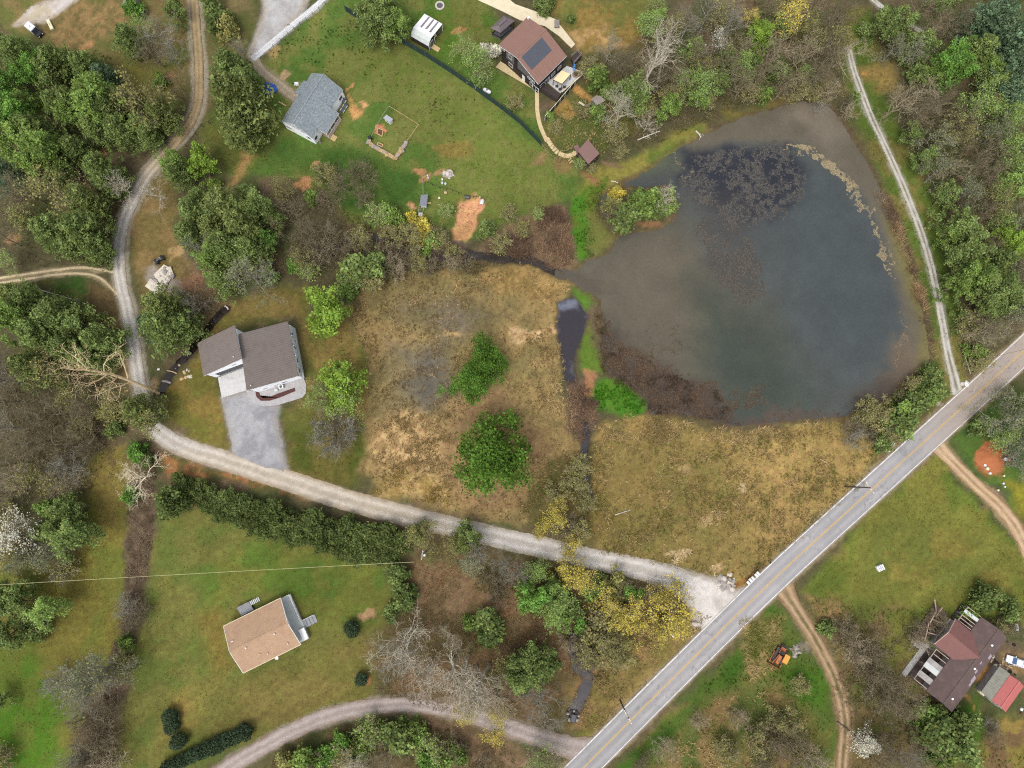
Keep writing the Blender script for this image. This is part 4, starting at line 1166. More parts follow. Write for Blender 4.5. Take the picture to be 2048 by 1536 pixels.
def plant(kind, px, py, rpx, desc, leafc=None, barkc=None, hk=1.0, cat='tree', name=None, group=None, z=None, own=None, lean=0.0, idx=None):
    """px, py = middle of the crown in the photograph, rpx = its radius there"""
    P = PROTO[kind]
    i = RNG.integers(0, len(P)) if idx is None else idx
    tr, tw, lf, R, h = P[i]
    r = rpx * 0.1195
    s = r / R
    sz = s * hk
    hh = h * sz
    mid = {'tall': .72, 'tall_bud': .72, 'tall_flush': .72}.get(kind, 0.55) * hh
    p = G(px, py, mid)
    gz = ground_z(p.x, p.y) if z is None else z
    nm = name or {'leafy': 'leafy_tree', 'lobed': 'leafy_tree', 'cedar': 'evergreen_tree', 'shrub': 'shrub', 'round': 'round_shrub', 'hedge': 'hedge_plant'}.get(
        kind, 'bare_tree' if kind in ('bare', 'tall') else 'bare_bush' if kind == 'brush' else 'budding_bush' if kind.startswith('brush') else 'budding_tree')
    t = bpy.data.objects.new(nm, None)
    t.empty_display_size = 0.5
    COL.objects.link(t)
    t.location = (p.x, p.y, gz)
    t.rotation_euler = (0, lean, RNG.uniform(0, 6.28))
    t.scale = (s, s * RNG.uniform(.9, 1.1), sz)
    bc = barkc if barkc is not None else C(150, 134, 116)
    j = RNG.uniform(.88, 1.12)
    def child(n_, me, c):
        o = bpy.data.objects.new(n_, me)
        COL.objects.link(o); o.parent = t
        o.color = (c[0] * j, c[1] * j, c[2] * j, 1)
    stem = 'trunk' if cat == 'tree' else 'stem'
    child(stem, tr, bc)
    if tw is not None:
        child('branches' if lf is not None else 'crown', tw, np.asarray(bc) * 1.05)
    if lf is not None:
        child('crown', lf, leafc)
    t['category'] = cat
    PLANTS.append([t, desc, px, py, rpx, group, own])
    return t

def label_plants():
    """each plant: what it looks like and where it stands; look-alikes at one landmark are told apart by how near they are"""
    by = {}
    for rec in PLANTS:
        t, desc, px, py, r, group, own = rec
        if own:
            t['label'] = own
            if group: t['group'] = group
            continue
        L = sorted(LM, key=lambda l: math.hypot(px - l[0], py - l[1]))
        best = L[0]
        for l in L[:3]:
            if (desc, l[2], rel_words(px, py, l[0], l[1])) not in by:
                best = l; break
        by.setdefault((desc, best[2], rel_words(px, py, best[0], best[1])), []).append((math.hypot(px - best[0], py - best[1]), t, best, group))
    for (desc, lm, rel), lst in by.items():
        lst.sort(key=lambda a: a[0])
        for i, (d, t, b, group) in enumerate(lst):
            t['label'] = f'{desc} {rel} {lm}' + ('' if len(lst) == 1 else f', {ORD[min(i, 9)]} such')
            if group: t['group'] = group
# ================================================================== where the plants stand
DKG, MDG, OLV = C(80, 92, 48, 3.1), C(90, 108, 50, 2.6), C(104, 102, 58, 2.6)
BRG, YEG, YEL, LGR = C(94, 128, 54, 2.0), C(112, 136, 50, 1.8), C(174, 160, 64, 1.9), C(112, 132, 66, 2.1)
GRG, WHT, BLG = C(108, 112, 78, 1.9), C(196, 192, 172, 1.7), C(70, 86, 62, 2.9)
TANB, GRYB, BRNB, PALB, DRKB = C(166, 152, 122, 1.15), C(146, 142, 126, 1.15), C(130, 118, 92, 1.15), C(190, 180, 158, 1.15), C(92, 80, 64, 1.2)
KINDS = {  # code: prototype, description, leaf colour, bark colour, height factor, group
    'D': ('cedar', 'dark evergreen tree', DKG, DRKB, 1.0, 'evergreen trees'),
    'E': ('cedar', 'olive-green evergreen tree', C(86, 94, 50, 2.7), DRKB, 1.0, 'evergreen trees'),
    'B': ('cedar', 'bluish dark evergreen tree', BLG, DRKB, 1.0, 'evergreen trees'),
    'G': ('leafy', 'bright green leafy tree', BRG, BRNB, 1.25, 'leafy trees'),
    'M': ('leafy', 'mid-green leafy tree', MDG, BRNB, 1.15, 'leafy trees'),
    'K': ('leafy', 'dark green leafy tree', DKG, BRNB, 1.0, 'leafy trees'),
    'Y': ('leafy', 'yellow-green leafy tree', YEG, BRNB, 0.9, 'leafy trees'),
    'L': ('leafy', 'pale green leafy tree', LGR, GRYB, 1.0, 'leafy trees'),
    'O': ('bare_bud', 'olive-green half-leafed tree', OLV, BRNB, 1.0, 'half-leafed trees'),
    'F': ('bare_flush', 'light green half-leafed tree', LGR, GRYB, 1.0, 'half-leafed trees'),
    'J': ('bare_bud', 'grey-green half-leafed tree', GRG, GRYB, 1.0, 'half-leafed trees'),
    'Z': ('bare_bud', 'yellow budding tree', YEL, BRNB, 0.85, 'yellow budding trees'),
    'z': ('bare_bud', 'thinly yellow budding tree', YEL, TANB, 0.9, 'yellow budding trees'),
    'V': ('bare_bud', 'thinly green budding tree', LGR, TANB, 1.0, 'budding trees'),
    'W': ('bare_bud', 'white blossoming tree', WHT, GRYB, 1.0, 'blossoming trees'),
    'A': ('bare', 'bare tan tree', None, TANB, 1.0, 'bare trees'),
    'R': ('bare', 'bare brown tree', None, BRNB, 1.0, 'bare trees'),
    'S': ('bare', 'bare grey tree', None, GRYB, 1.0, 'bare trees'),
    'P': ('bare', 'bare pale tree', None, PALB, 1.0, 'bare trees'),
    'T': ('tall', 'tall bare pale-stemmed tree', None, PALB, 1.0, 'tall bare trees'),
    'U': ('tall', 'tall bare brown tree', None, BRNB, 1.0, 'tall bare trees'),
    'g': ('shrub', 'green shrub', MDG, BRNB, 1.0, 'shrubs'),
    'k': ('shrub', 'dark green shrub', DKG, BRNB, 1.0, 'shrubs'),
    'h': ('shrub', 'bright green shrub', BRG, BRNB, 1.0, 'shrubs'),
    'o': ('shrub', 'olive shrub', OLV, BRNB, 1.0, 'shrubs'),
    'y': ('shrub', 'yellow shrub', YEL, BRNB, 1.0, 'shrubs'),
    'w': ('shrub', 'white flowering shrub', WHT, BRNB, 1.0, 'shrubs'),
    'b': ('brush', 'bare brown bush', None, BRNB, 1.0, 'bare bushes'),
    'a': ('brush', 'bare tan bush', None, TANB, 1.0, 'bare bushes'),
    's': ('brush', 'bare grey bush', None, GRYB, 1.0, 'bare bushes'),
    'v': ('brush_flush', 'olive budding bush', OLV, TANB, 1.0, 'budding bushes'),
    'l': ('brush_flush', 'light green budding bush', LGR, TANB, 1.0, 'budding bushes'),
}
SHRUBBY = 'gkhoywbasvl'
TREES = '''
D 40 108 40;D 108 120 36;D 165 130 36;B 205 148 30;D 10 90 34;K 98 142 36;G 75 130 32;G 62 150 26;G 20 165 34;Y 8 200 26;G 30 190 24;M 190 190 46;M 165 180 30;M 170 215 30;D 145 205 36;D 110 205 34;
G 22 235 36;Y 90 212 16;M 60 205 30;D 60 262 40;M 155 235 32;M 200 240 30;D 215 215 40;E 240 200 34;D 235 262 36;O 300 215 56;E 316 226 36;K 280 250 36;D 296 272 26;D 190 255 34;M 95 300 42;M 30 300 40;M 65 335 40;L 75 285 26;B 10 345 34;
D 195 340 38;D 150 300 34;K 120 350 30;R 60 390 40;O 125 395 52;E 170 400 42;D 215 365 34;D 160 460 48;D 95 460 42;K 130 490 34;h 40 438 16;R 20 430 36;R 30 390 30;O 60 440 36;D 185 500 34;R 15 480 34;V 20 520 26;
D 258 80 34;K 350 25 28;h 270 20 20;S 330 78 44;R 310 110 36;S 345 120 30;V 290 60 26;k 430 30 28;K 420 0 22;o 448 60 26;P 246 374 34;P 312 386 30;R 355 165 26;R 360 190 18;g 320 160 16;
E 465 195 62;E 462 235 44;D 462 130 42;D 490 165 36;S 480 105 26;E 478 255 40;M 350 322 28;Y 405 335 36;D 355 345 30;D 385 425 38;D 375 470 34;D 400 400 28;E 450 415 48;E 480 450 50;K 515 425 40;D 455 490 44;D 500 500 40;E 420 455 36;M 425 520 30;D 440 555 32;
G 545 480 24;K 540 440 28;K 505 385 26;O 570 395 30;R 590 430 38;R 620 460 34;R 560 450 30;b 650 470 30;a 640 500 26;S 410 510 40;J 495 545 48;S 520 560 30;h 432 535 16;g 540 555 18;b 605 500 30;O 600 520 26;
h 585 525 18;l 612 545 20;R 690 365 36;b 720 350 30;b 660 400 28;v 650 350 26;g 620 390 18;b 735 395 22;
k 700 545 36;g 695 530 20;k 740 530 32;l 700 548 24;g 695 580 20;b 770 520 30;b 690 490 26;v 720 478 22;b 745 495 22;b 800 505 20;v 780 470 20;b 860 530 20;v 905 505 16;b 930 520 20;a 900 530 18;b 660 505 24;v 835 525 18;b 700 510 22;a 790 535 26;b 640 520 20;v 745 555 26;b 810 515 22;v 820 475 26;g 790 430 26;l 755 435 24;y 838 450 20;y 850 470 18;y 825 432 12;l 890 425 14;g 870 470 22;g 848 500 14;v 875 480 22;k 966 462 19;l 976 450 10;v 1000 480 20;b 880 465 20;
Y 660 622 50;Y 680 768 48;V 692 806 36;V 642 800 30;s 665 870 46;s 690 860 30;
E 325 615 44;D 330 660 46;D 360 650 36;B 300 650 34;S 390 615 30;b 380 590 24;b 415 600 26;
D 60 600 40;D 115 632 44;K 160 640 38;D 195 680 40;D 75 672 44;M 30 640 38;D 130 700 42;E 30 590 34;D 175 720 36;E 60 730 44;R 20 720 40;O 110 745 40;S 15 760 40;S 10 610 22;
O 245 818 40;E 275 820 40;O 300 840 36;k 226 858 18;o 215 828 24;v 165 855 22;h 268 905 20;k 290 920 14;h 262 988 16;
R 35 800 48;R 100 825 46;R 60 880 48;R 25 925 46;R 120 890 44;S 140 930 40;R 165 870 40;A 60 960 44;O 90 955 40;R 175 820 36;S 15 855 40;A 130 965 34;b 185 900 26;R 75 760 34;O 150 790 34;R 20 985 40;
K 150 1012 38;K 152 1070 40;D 120 1050 34;g 105 1010 26;k 95 1065 26;W 40 1070 42;J 105 1118 34;J 60 1120 30;v 130 1130 22;s 115 1140 22;v 15 1030 28;v 20 1110 28;
K 45 1205 38;K 20 1195 30;L 100 1218 32;K 15 1262 36;k 60 1265 26;K 4 1400 20;l 70 1250 24;
J 190 1345 54;S 185 1360 50;S 215 1340 34;v 240 1320 24;s 130 1370 36;b 205 1470 36;b 180 1510 34;a 225 1520 32;b 225 1420 26;s 150 1530 30;b 270 1225 28;s 260 1220 24;g 250 1290 16;v 5 1520 26;b 165 1440 26;
O 845 1068 34;E 830 1070 24;K 930 1070 28;O 905 1090 30;O 865 1110 20;
P 805 1290 62;S 815 1300 52;T 890 1360 48;P 858 1332 40;A 905 1388 38;P 950 1400 36;T 928 1350 44;T 945 1375 44;T 975 1370 44;A 990 1380 46;z 940 1420 26;A 1000 1400 34;A 920 1300 30;O 1010 1340 30;P 900 1275 24;
z 1000 1430 22;Z 988 1468 22;k 795 1155 24;k 808 1185 24;k 815 1208 16;k 785 1140 18;k 785 1230 20;k 965 1245 28;k 985 1275 26;g 945 1245 16;
K 1062 1320 38;K 1050 1350 34;k 1085 1345 28;S 1085 1400 44;S 1095 1440 30;A 1060 1528 34;V 1085 1532 34;A 1110 1530 30;S 1050 1390 26;k 1040 1375 20;
l 735 1470 26;g 720 1490 24;h 680 1490 22;h 655 1510 20;k 820 1480 32;g 830 1465 22;l 860 1500 26;h 855 1520 20;g 600 1525 28;o 580 1520 22;P 715 1520 36;A 740 1530 30;R 770 1505 34;A 780 1530 30;b 800 1500 24;k 770 1470 24;b 640 1530 26;v 690 1520 26;g 905 1515 24;b 900 1495 24;b 960 1530 26;
S 955 1110 32;J 940 1120 30;E 925 1082 26;S 1038 1140 34;S 1010 1130 28;F 1078 1142 24;Z 1145 1155 34;z 1170 1165 26;Z 1122 1140 20;G 1075 1205 34;F 1100 1215 34;M 1050 1190 26;L 1110 1190 26;g 1130 1240 28;h 1168 1258 18;g 1180 1188 22;k 1150 1215 24;k 1200 1165 22;z 1215 1200 30;h 1265 1185 18;h 1280 1190 12;o 1230 1165 26;
Z 1345 1222 44;Z 1322 1188 26;Z 1265 1252 32;Z 1322 1264 24;Z 1360 1250 26;z 1270 1220 30;z 1240 1240 30;v 1200 1260 34;v 1190 1300 32;b 1220 1290 30;O 1230 1285 28;b 1160 1290 22;v 1240 1310 26;b 1170 1330 26;v 1180 1310 22;a 1140 1285 20;b 1120 1240 22;a 1300 1180 20;b 1250 1180 24;b 980 1165 24;b 1000 1190 22;
Z 1105 1032 28;Z 1080 1068 16;Z 1148 1088 22;z 1120 1005 16;Z 1095 1045 18;z 1140 1105 16;v 1160 945 24;v 1150 972 26;b 1128 1052 24;b 1140 1070 24;b 1110 1060 20;v 1175 1000 18;v 1110 985 18;v 1160 1060 20;
k 1240 440 28;b 1235 435 26;k 1262 425 24;g 1290 412 30;g 1330 408 26;k 1305 425 26;k 1275 400 22;y 1228 390 13;y 1240 384 12;P 1325 398 30;o 1222 415 20;
T 1300 110 50;T 1345 90 48;P 1238 232 42;K 1270 190 36;F 1270 205 30;M 1328 212 28;F 1400 180 32;M 1395 195 24;F 1290 62 28;L 1305 40 24;V 1315 20 22;Y 1518 62 28;Y 1520 92 22;z 1505 40 22;S 1215 105 34;R 1250 135 34;A 1285 145 36;V 1360 165 28;R 1385 125 40;W 1430 90 24;W 1362 160 16;R 1445 140 42;S 1460 60 40;R 1485 175 40;A 1540 110 40;z 1575 50 42;A 1600 110 42;R 1630 165 40;R 1655 60 40;A 1685 110 38;R 1620 20 40;R 1560 180 36;S 1410 40 38;S 1370 60 34;A 1440 20 36;z 1590 20 34;R 1650 120 36;A 1480 110 36;R 1520 150 36;R 1540 20 34;A 1660 180 26;S 1640 215 20;g 1440 155 22;k 1460 120 24;P 1292 250 22;v 1340 195 24;g 1200 150 24;v 1180 140 22;g 1200 220 20;k 1225 180 24;g 1255 175 26;v 1290 210 22;v 1165 220 18;b 1310 165 26;R 1330 150 34;R 1415 150 34;b 1320 120 24;v 1230 265 22;g 1380 100 26;k 1560 140 26;g 1500 120 24;F 1475 145 30;O 1430 40 34;O 1610 70 36;F 1560 60 26;O 1350 60 30;v 1600 180 22;v 1640 190 22;O 1670 90 32;O 1400 140 30;v 1410 205 20;v 1500 190 22;k 1620 150 22;g 1530 185 20;R 1690 30 34;
k 1710 190 14;a 1700 225 18;b 1690 200 16;k 1740 60 20;K 1785 60 34;K 1765 45 24;J 1780 105 28;J 1815 110 32;K 1840 90 34;R 1830 30 38;R 1870 50 40;A 1850 70 30;F 1890 5 28;G 1885 12 14;L 1805 105 18;k 1820 120 18;G 1885 135 34;G 1900 150 30;M 1860 150 26;K 1840 145 26;G 1925 100 18;R 1910 60 38;B 1990 35 46;B 2030 80 48;D 1955 100 38;B 2035 140 40;B 1960 40 40;M 1975 135 22;F 1970 175 30;F 1990 165 26;B 2020 190 40;O 1960 220 32;F 1950 220 36;R 1880 215 40;R 1850 235 40;A 1795 210 44;A 1835 190 36;R 1825 235 36;R 1920 250 40;F 2000 235 34;J 1990 270 34;O 1900 275 40;J 1870 290 36;K 1830 270 24;F 2020 290 34;F 2035 350 40;L 2010 375 36;R 1960 310 40;R 1930 350 40;A 1900 340 36;J 1870 350 32;K 1850 330 26;R 1970 370 36;J 1925 395 34;A 1990 330 30;K 1885 400 30;R 1930 400 30;K 1915 450 40;K 1925 500 38;M 1895 475 26;R 1960 430 34;O 1985 410 36;Y 2000 470 26;Y 2028 490 24;J 2040 440 34;F 2000 440 24;R 1975 490 30;M 1950 545 36;K 1910 540 30;K 1990 560 42;M 1910 570 30;K 1960 600 38;K 2020 590 38;J 2045 540 34;D 2010 520 30;J 2030 630 34;K 1990 620 30;F 2050 600 30;R 1965 655 36;A 1955 670 32;A 1990 665 26;v 1935 650 26;g 1945 700 20;v 1960 720 22;
b 1870 420 0;
J 2010 845 40;J 2035 870 38;J 2000 800 28;K 2040 825 34;F 1995 870 26;J 2045 930 28;k 1965 850 20;s 2030 915 20;
v 1732 820 22;v 1748 838 24;b 1705 858 22;s 1710 880 22;k 1790 845 30;g 1800 830 26;k 1825 815 28;g 1850 785 26;k 1872 770 28;v 1760 815 22;v 1770 860 22;k 1770 880 20;b 1750 870 18;k 1800 865 20;h 1782 832 12;v 1830 770 18;b 1805 790 14;k 1865 745 20;k 1880 790 16;
b 1695 1278 26;a 1710 1300 28;b 1740 1330 34;b 1760 1375 38;R 1790 1380 38;R 1760 1355 30;b 1735 1300 26;a 1690 1250 20;R 1810 1420 34;b 1780 1420 30;b 1560 1470 34;b 1600 1500 34;v 1570 1440 26;v 1520 1480 26;a 1620 1530 30;b 1540 1530 30;k 1880 1470 36;k 1910 1490 36;g 1850 1440 26;k 1930 1450 26;g 1870 1500 30;W 1727 1480 24;w 1735 1495 18;R 1780 1500 44;S 1810 1520 40;R 1840 1500 36;R 1760 1530 36;b 1840 1260 20;a 1835 1285 20;b 1870 1240 22;k 1980 1190 26;k 1960 1205 22;g 1935 1225 16;k 2020 1215 24;b 2030 1250 22;k 1870 1430 22;b 1990 1470 20;s 1980 1450 16;v 2010 1250 16;k 1650 1255 16;v 1600 1370 18;a 1400 1440 18;a 1330 1500 22;b 1290 1530 22;v 1450 1500 24;a 1480 1440 20;
v 1240 300 14;g 1100 235 12;v 1110 255 14;y 1062 300 0;w 983 105 18;w 975 95 14;k 1100 10 18;k 1085 20 14;k 1075 5 12;k 1140 35 10;v 1030 200 16;V 932 105 30;F 950 130 30;V 962 146 26;K 770 50 40;K 745 30 40;K 765 15 38;M 790 60 30;K 740 60 30;k 690 335 0;
v 1040 455 16;v 1020 430 16;y 1045 452 9;l 1080 430 12;l 1160 330 12;v 1185 340 10
'''
for rec in TREES.replace('\n', '').split(';'):
    rec = rec.strip()
    if not rec:
        continue
    c, x, y, r = rec.split()
    if float(r) <= 0:
        continue
    kind, desc, lc, bc, hk, grp = KINDS[c]
    r = float(r)
    if c not in SHRUBBY:
        desc = ('large ' if r >= 42 else 'small ' if r < 27 else '') + desc
    elif r >= 28:
        desc = 'large ' + desc
    plant(kind, float(x), float(y), r * (1.08 if kind.startswith('bare') or kind == 'tall' else 1.0), desc, lc, bc, hk, 'tree' if c not in SHRUBBY else 'shrub' if c in 'gkhoyw' else 'bush', group=grp)
# the two green trees of the middle field and their like
plant('lobed', 986, 914, 74, 'x', C(84, 114, 40, 1.6), BRNB, 0.85, idx=0, own='largest round bright green tree alone in the middle of the dry field')
plant('lobed', 972, 722, 43, 'x', C(80, 110, 40, 1.6), BRNB, 0.9, idx=2, own='bright green tree in the dry field, upper of two touching crowns')
plant('lobed', 946, 766, 42, 'x', C(80, 110, 40, 1.6), BRNB, 0.9, idx=1, own='bright green tree in the dry field, lower of two touching crowns')
plant('tall', 200, 762, 62, 'x', None, C(214, 188, 146, 1.5), 1.15, own='very tall bare tan tree leaning left over the gravel lane', group='tall bare trees', z=-0.2)
plant('bare', 285, 950, 46, 'x', None, C(210, 196, 166, 1.4), .7, own='pale bare tree fanning out over the brown weedy strip', group='bare trees')
# the tall clipped hedge: two rows of plants, and its short end
HEDGE_N = 22
for i in range(HEDGE_N):
    f = i / (HEDGE_N - 1)
    x, y = (350 + f * 440, 970 + 114 * f + 16 * math.sin(f * 3))
    for row in (0, 1):
        xx, yy = x - 10 + row * 20, y + (12 + 10 * f if row == 0 else -4) + (16 if i == 0 and row == 0 else 0)
        plant('hedge', xx + RNG.uniform(-3, 3), yy + RNG.uniform(-3, 3), 18 + 2 * math.sin(i * 1.7) + RNG.uniform(-3, 3) + 11 * f, 'x', DKG * .48, BRNB, (0.74 if row else .66) * RNG.uniform(.82, 1.18), 'hedge', 'hedge_plant', 'plants of the long tall hedge',
              own=f'dense dark green hedge plant in the {"lane-side" if row else "lawn-side"} row, {["first","second","third","fourth","fifth","sixth","seventh","eighth","ninth","tenth","eleventh","twelfth","thirteenth","fourteenth","fifteenth","sixteenth","seventeenth","eighteenth","nineteenth","twentieth","twenty-first","last"][i]} from the left')
plant('hedge', 350, 1012, 34, 'x', DKG * .55, BRNB, .9, 'hedge', 'hedge_plant', 'plants of the long tall hedge', own='biggest round dark plant at the bulging left end of the hedge')
for x, y, r, w in ((703, 1259, 14, 'small round clipped shrub on the lawn right of the tan-roofed house'), (722, 1360, 12, 'tiny round shrub at the right lawn edge, lower of two'),
                   (340, 1435, 14, 'dark round shrub on the lower-left lawn, upper of the touching pair'), (341, 1453, 14, 'dark round shrub on the lower-left lawn, lower of the touching pair'),
                   (355, 1485, 14.5, 'dark round shrub standing alone just above the short low hedge')):
    plant('round', x, y, r, 'x', BLG * .5, BRNB, 1.0, 'shrub', 'round_shrub', 'round shrubs on the lawn', own=w)
for i in range(10):
    f = i / 9
    plant('round', 487 - 155 * f, 1466 + 70 * f, 14 - 2 * (i > 5), 'x', BLG * .5, BRNB, 1.1, 'hedge', 'hedge_plant', 'plants of the low lawn hedge',
          own=f'round dark low hedge plant above the lower gravel road, {["first","second","third","fourth","fifth","sixth","seventh","eighth","ninth","last"][i]} from the right')
label_plants()

# ------------------------------------------------------------------ ground covers nobody could count
def pts_in(px_poly, dens, rng, warp=1.2):
    P = GP(px_poly)
    x0, y0 = P[:, :2].min(0) - 1; x1, y1 = P[:, :2].max(0) + 1
    n = int(dens * (x1 - x0) * (y1 - y0))
    x, y = rng.uniform(x0, x1, n), rng.uniform(y0, y1, n)
    d = poly_sd(P, x + (fbm(x, y, 2, 91) - .5) * 2 * warp, y + (fbm(x, y, 2, 92) - .5) * 2 * warp)
    k = d > 0
    return x[k], y[k]

def tufts(x, y, cols, rng, h=0.4, w=0.10, lean=0.35, nb=4, z=None, hv=0.4):
    """blades of grass: n tufts of nb thin triangles"""
    n = len(x)
    z = ground_z_arr(x, y) if z is None else np.full(n, z)
    X = np.repeat(np.stack([x, y, z], 1), nb, 0)
    N = n * nb
    a = rng.uniform(0, 6.283, N)
    hh = h * (1 + hv * rng.uniform(-1, 1, N))
    ln = lean * rng.uniform(0.2, 1.2, N) * h / .4
    base = X + np.stack([np.cos(a), np.sin(a), np.zeros(N)], 1) * (w * rng.uniform(0, .8, N))[:, None]
    tip = base + np.stack([np.cos(a) * ln, np.sin(a) * ln, hh], 1)
    s = np.stack([-np.sin(a), np.cos(a), np.zeros(N)], 1) * (w / 2)
    V = np.stack([base - s, base + s, tip], 1).reshape(-1, 3)
    c = np.repeat(cols, nb, 0) * np.concatenate([rng.uniform(.75, 1.25, (N, 1))] * 3 + [np.ones((N, 1))], 1)
    return V, np.arange(3 * N).reshape(N, 3), np.repeat(c, 3, 0)

def meadow(name, polys, label=None):
    """polys: list of (photo polygon, tufts per m2, colour a, colour b, h, w, lean, nb)"""
    rng = np.random.default_rng(abs(hash(name)) % 1000 if False else sum(map(ord, name)))
    Vs, Fs, Cs, off = [], [], [], 0
    for poly, dens, ca, cb, h, w, lean, nb, *zz in polys:
        x, y = pts_in(poly, dens, rng)
        keep = rng.random(len(x)) < smooth(0.36, 0.62, fbm(x, y, 2.6, 95)) * smooth(.3, .62, fbm(x, y, 9, 99)) * 1.25 + .10
        x, y = x[keep], y[keep]
        t = np.clip(smooth(.3, .7, fbm(x, y, 3.5, 96)) + rng.normal(0, .2, len(x)), 0, 1)
        col = np.asarray(ca)[None] * (1 - t[:, None]) + np.asarray(cb)[None] * t[:, None]
        V, Fq, c = tufts(x, y, col, rng, h, w, lean, nb, zz[0] if zz else None)
        Vs.append(V); Fs.append(Fq + off); Cs.append(c); off += len(V)
    o = np_obj(name, np.concatenate(Vs), np.concatenate(Fs), M_BLADE, np.concatenate(Cs))
    tag(o, kind='stuff')
    return o
TANL, TAND, GRS, GRD = C(198, 170, 116, 1.2), C(146, 124, 80, 1.2), C(110, 116, 50, 1.3), C(70, 96, 34, 1.2)
FIELD_S = [(1175, 930), (1190, 850), (1260, 828), (1320, 836), (1400, 848), (1480, 866), (1690, 842), (1758, 905), (1735, 965), (1480, 1168), (1400, 1146), (1200, 1102), (1155, 1060), (1180, 1000)]
FIELD_M = [(690, 625), (745, 562), (880, 545), (960, 550), (1050, 528), (1140, 568), (1118, 610), (1110, 780), (1145, 850), (1160, 950), (1120, 1045), (1000, 1045), (880, 1015), (790, 985), (720, 940), (748, 850), (728, 700)]
meadow('dry_grass', [
    (FIELD_S, 5, TAND, GRS, .45, .12, .4, 4), (FIELD_S, 2.2, TANL, TAND, .55, .13, .5, 4),
    (FIELD_M, 4.5, TAND, C(122, 104, 66, 1.2), .4, .12, .4, 4), (FIELD_M, 1.2, TANL, TAND, .5, .13, .5, 4),
    ([(738, 852), (830, 822), (905, 880), (890, 950), (800, 950), (742, 920)], 6, TANL, TAND, .5, .13, .5, 4),
    ([(740, 985), (800, 940), (900, 960), (930, 1015), (860, 1012)], 5, TANL, C(150, 126, 60, 1.2), .6, .13, .6, 4),
    ([(1040, 530), (1145, 568), (1112, 612), (1080, 640), (1060, 560)], 6, TANL, TAND, .6, .14, .6, 4),
    ([(1060, 690), (1118, 690), (1150, 850), (1165, 900), (1110, 900)], 5, TANL, TAND, .6, .14, .6, 4),
    ([(1190, 850), (1260, 826), (1320, 834), (1400, 846), (1480, 864), (1690, 840), (1700, 862), (1480, 885), (1200, 880)], 6, TANL, TAND, .7, .14, .6, 4),
    ([(1345, 1100), (1380, 1098), (1385, 1118), (1345, 1124)], 10, C(226, 204, 156, 1.3), TANL, .6, .16, .6, 5),
    ([(1400, 1032), (1430, 1020), (1455, 1025), (1430, 1055), (1405, 1050)], 7, C(216, 192, 144, 1.3), TANL, .6, .16, .6, 5),
    ([(1425, 1130), (1440, 1130), (1438, 1152), (1424, 1150)], 9, C(216, 192, 144, 1.3), TANL, .6, .16, .6, 5),
    ([(1150, 1380), (1290, 1262), (1390, 1225), (1430, 1235), (1200, 1455), (1140, 1455)], 5, TANL, TAND, .5, .13, .5, 4),
    ([(1480, 1240), (1560, 1240), (1560, 1330), (1500, 1370)], 7, TANL, GRS, .6, .14, .6, 4),
    ([(1420, 1400), (1560, 1370), (1640, 1480), (1600, 1560), (1300, 1560)], 5, TANL, GRS, .5, .13, .5, 4),
    ([(1110, 900), (1160, 930), (1180, 1080), (1060, 1060), (1040, 1010)], 4, TAND, GRS, .5, .13, .5, 4),
    ([(960, 1170), (1040, 1210), (1130, 1290), (1150, 1370), (1090, 1310), (980, 1240)], 4, TAND, C(150, 108, 76, 1.2), .5, .13, .5, 4),
    ([(820, 1130), (930, 1130), (930, 1220), (840, 1230)], 4, C(150, 108, 76, 1.2), TAND, .4, .13, .5, 4),
    ([(1090, 250), (1180, 160), (1230, 170), (1260, 260), (1180, 330), (1110, 320)], 4, TANL, GRS, .4, .12, .4, 4),
    ([(365, 530), (440, 560), (470, 620), (400, 620), (360, 600)], 4, TANL, TAND, .4, .12, .4, 4)])
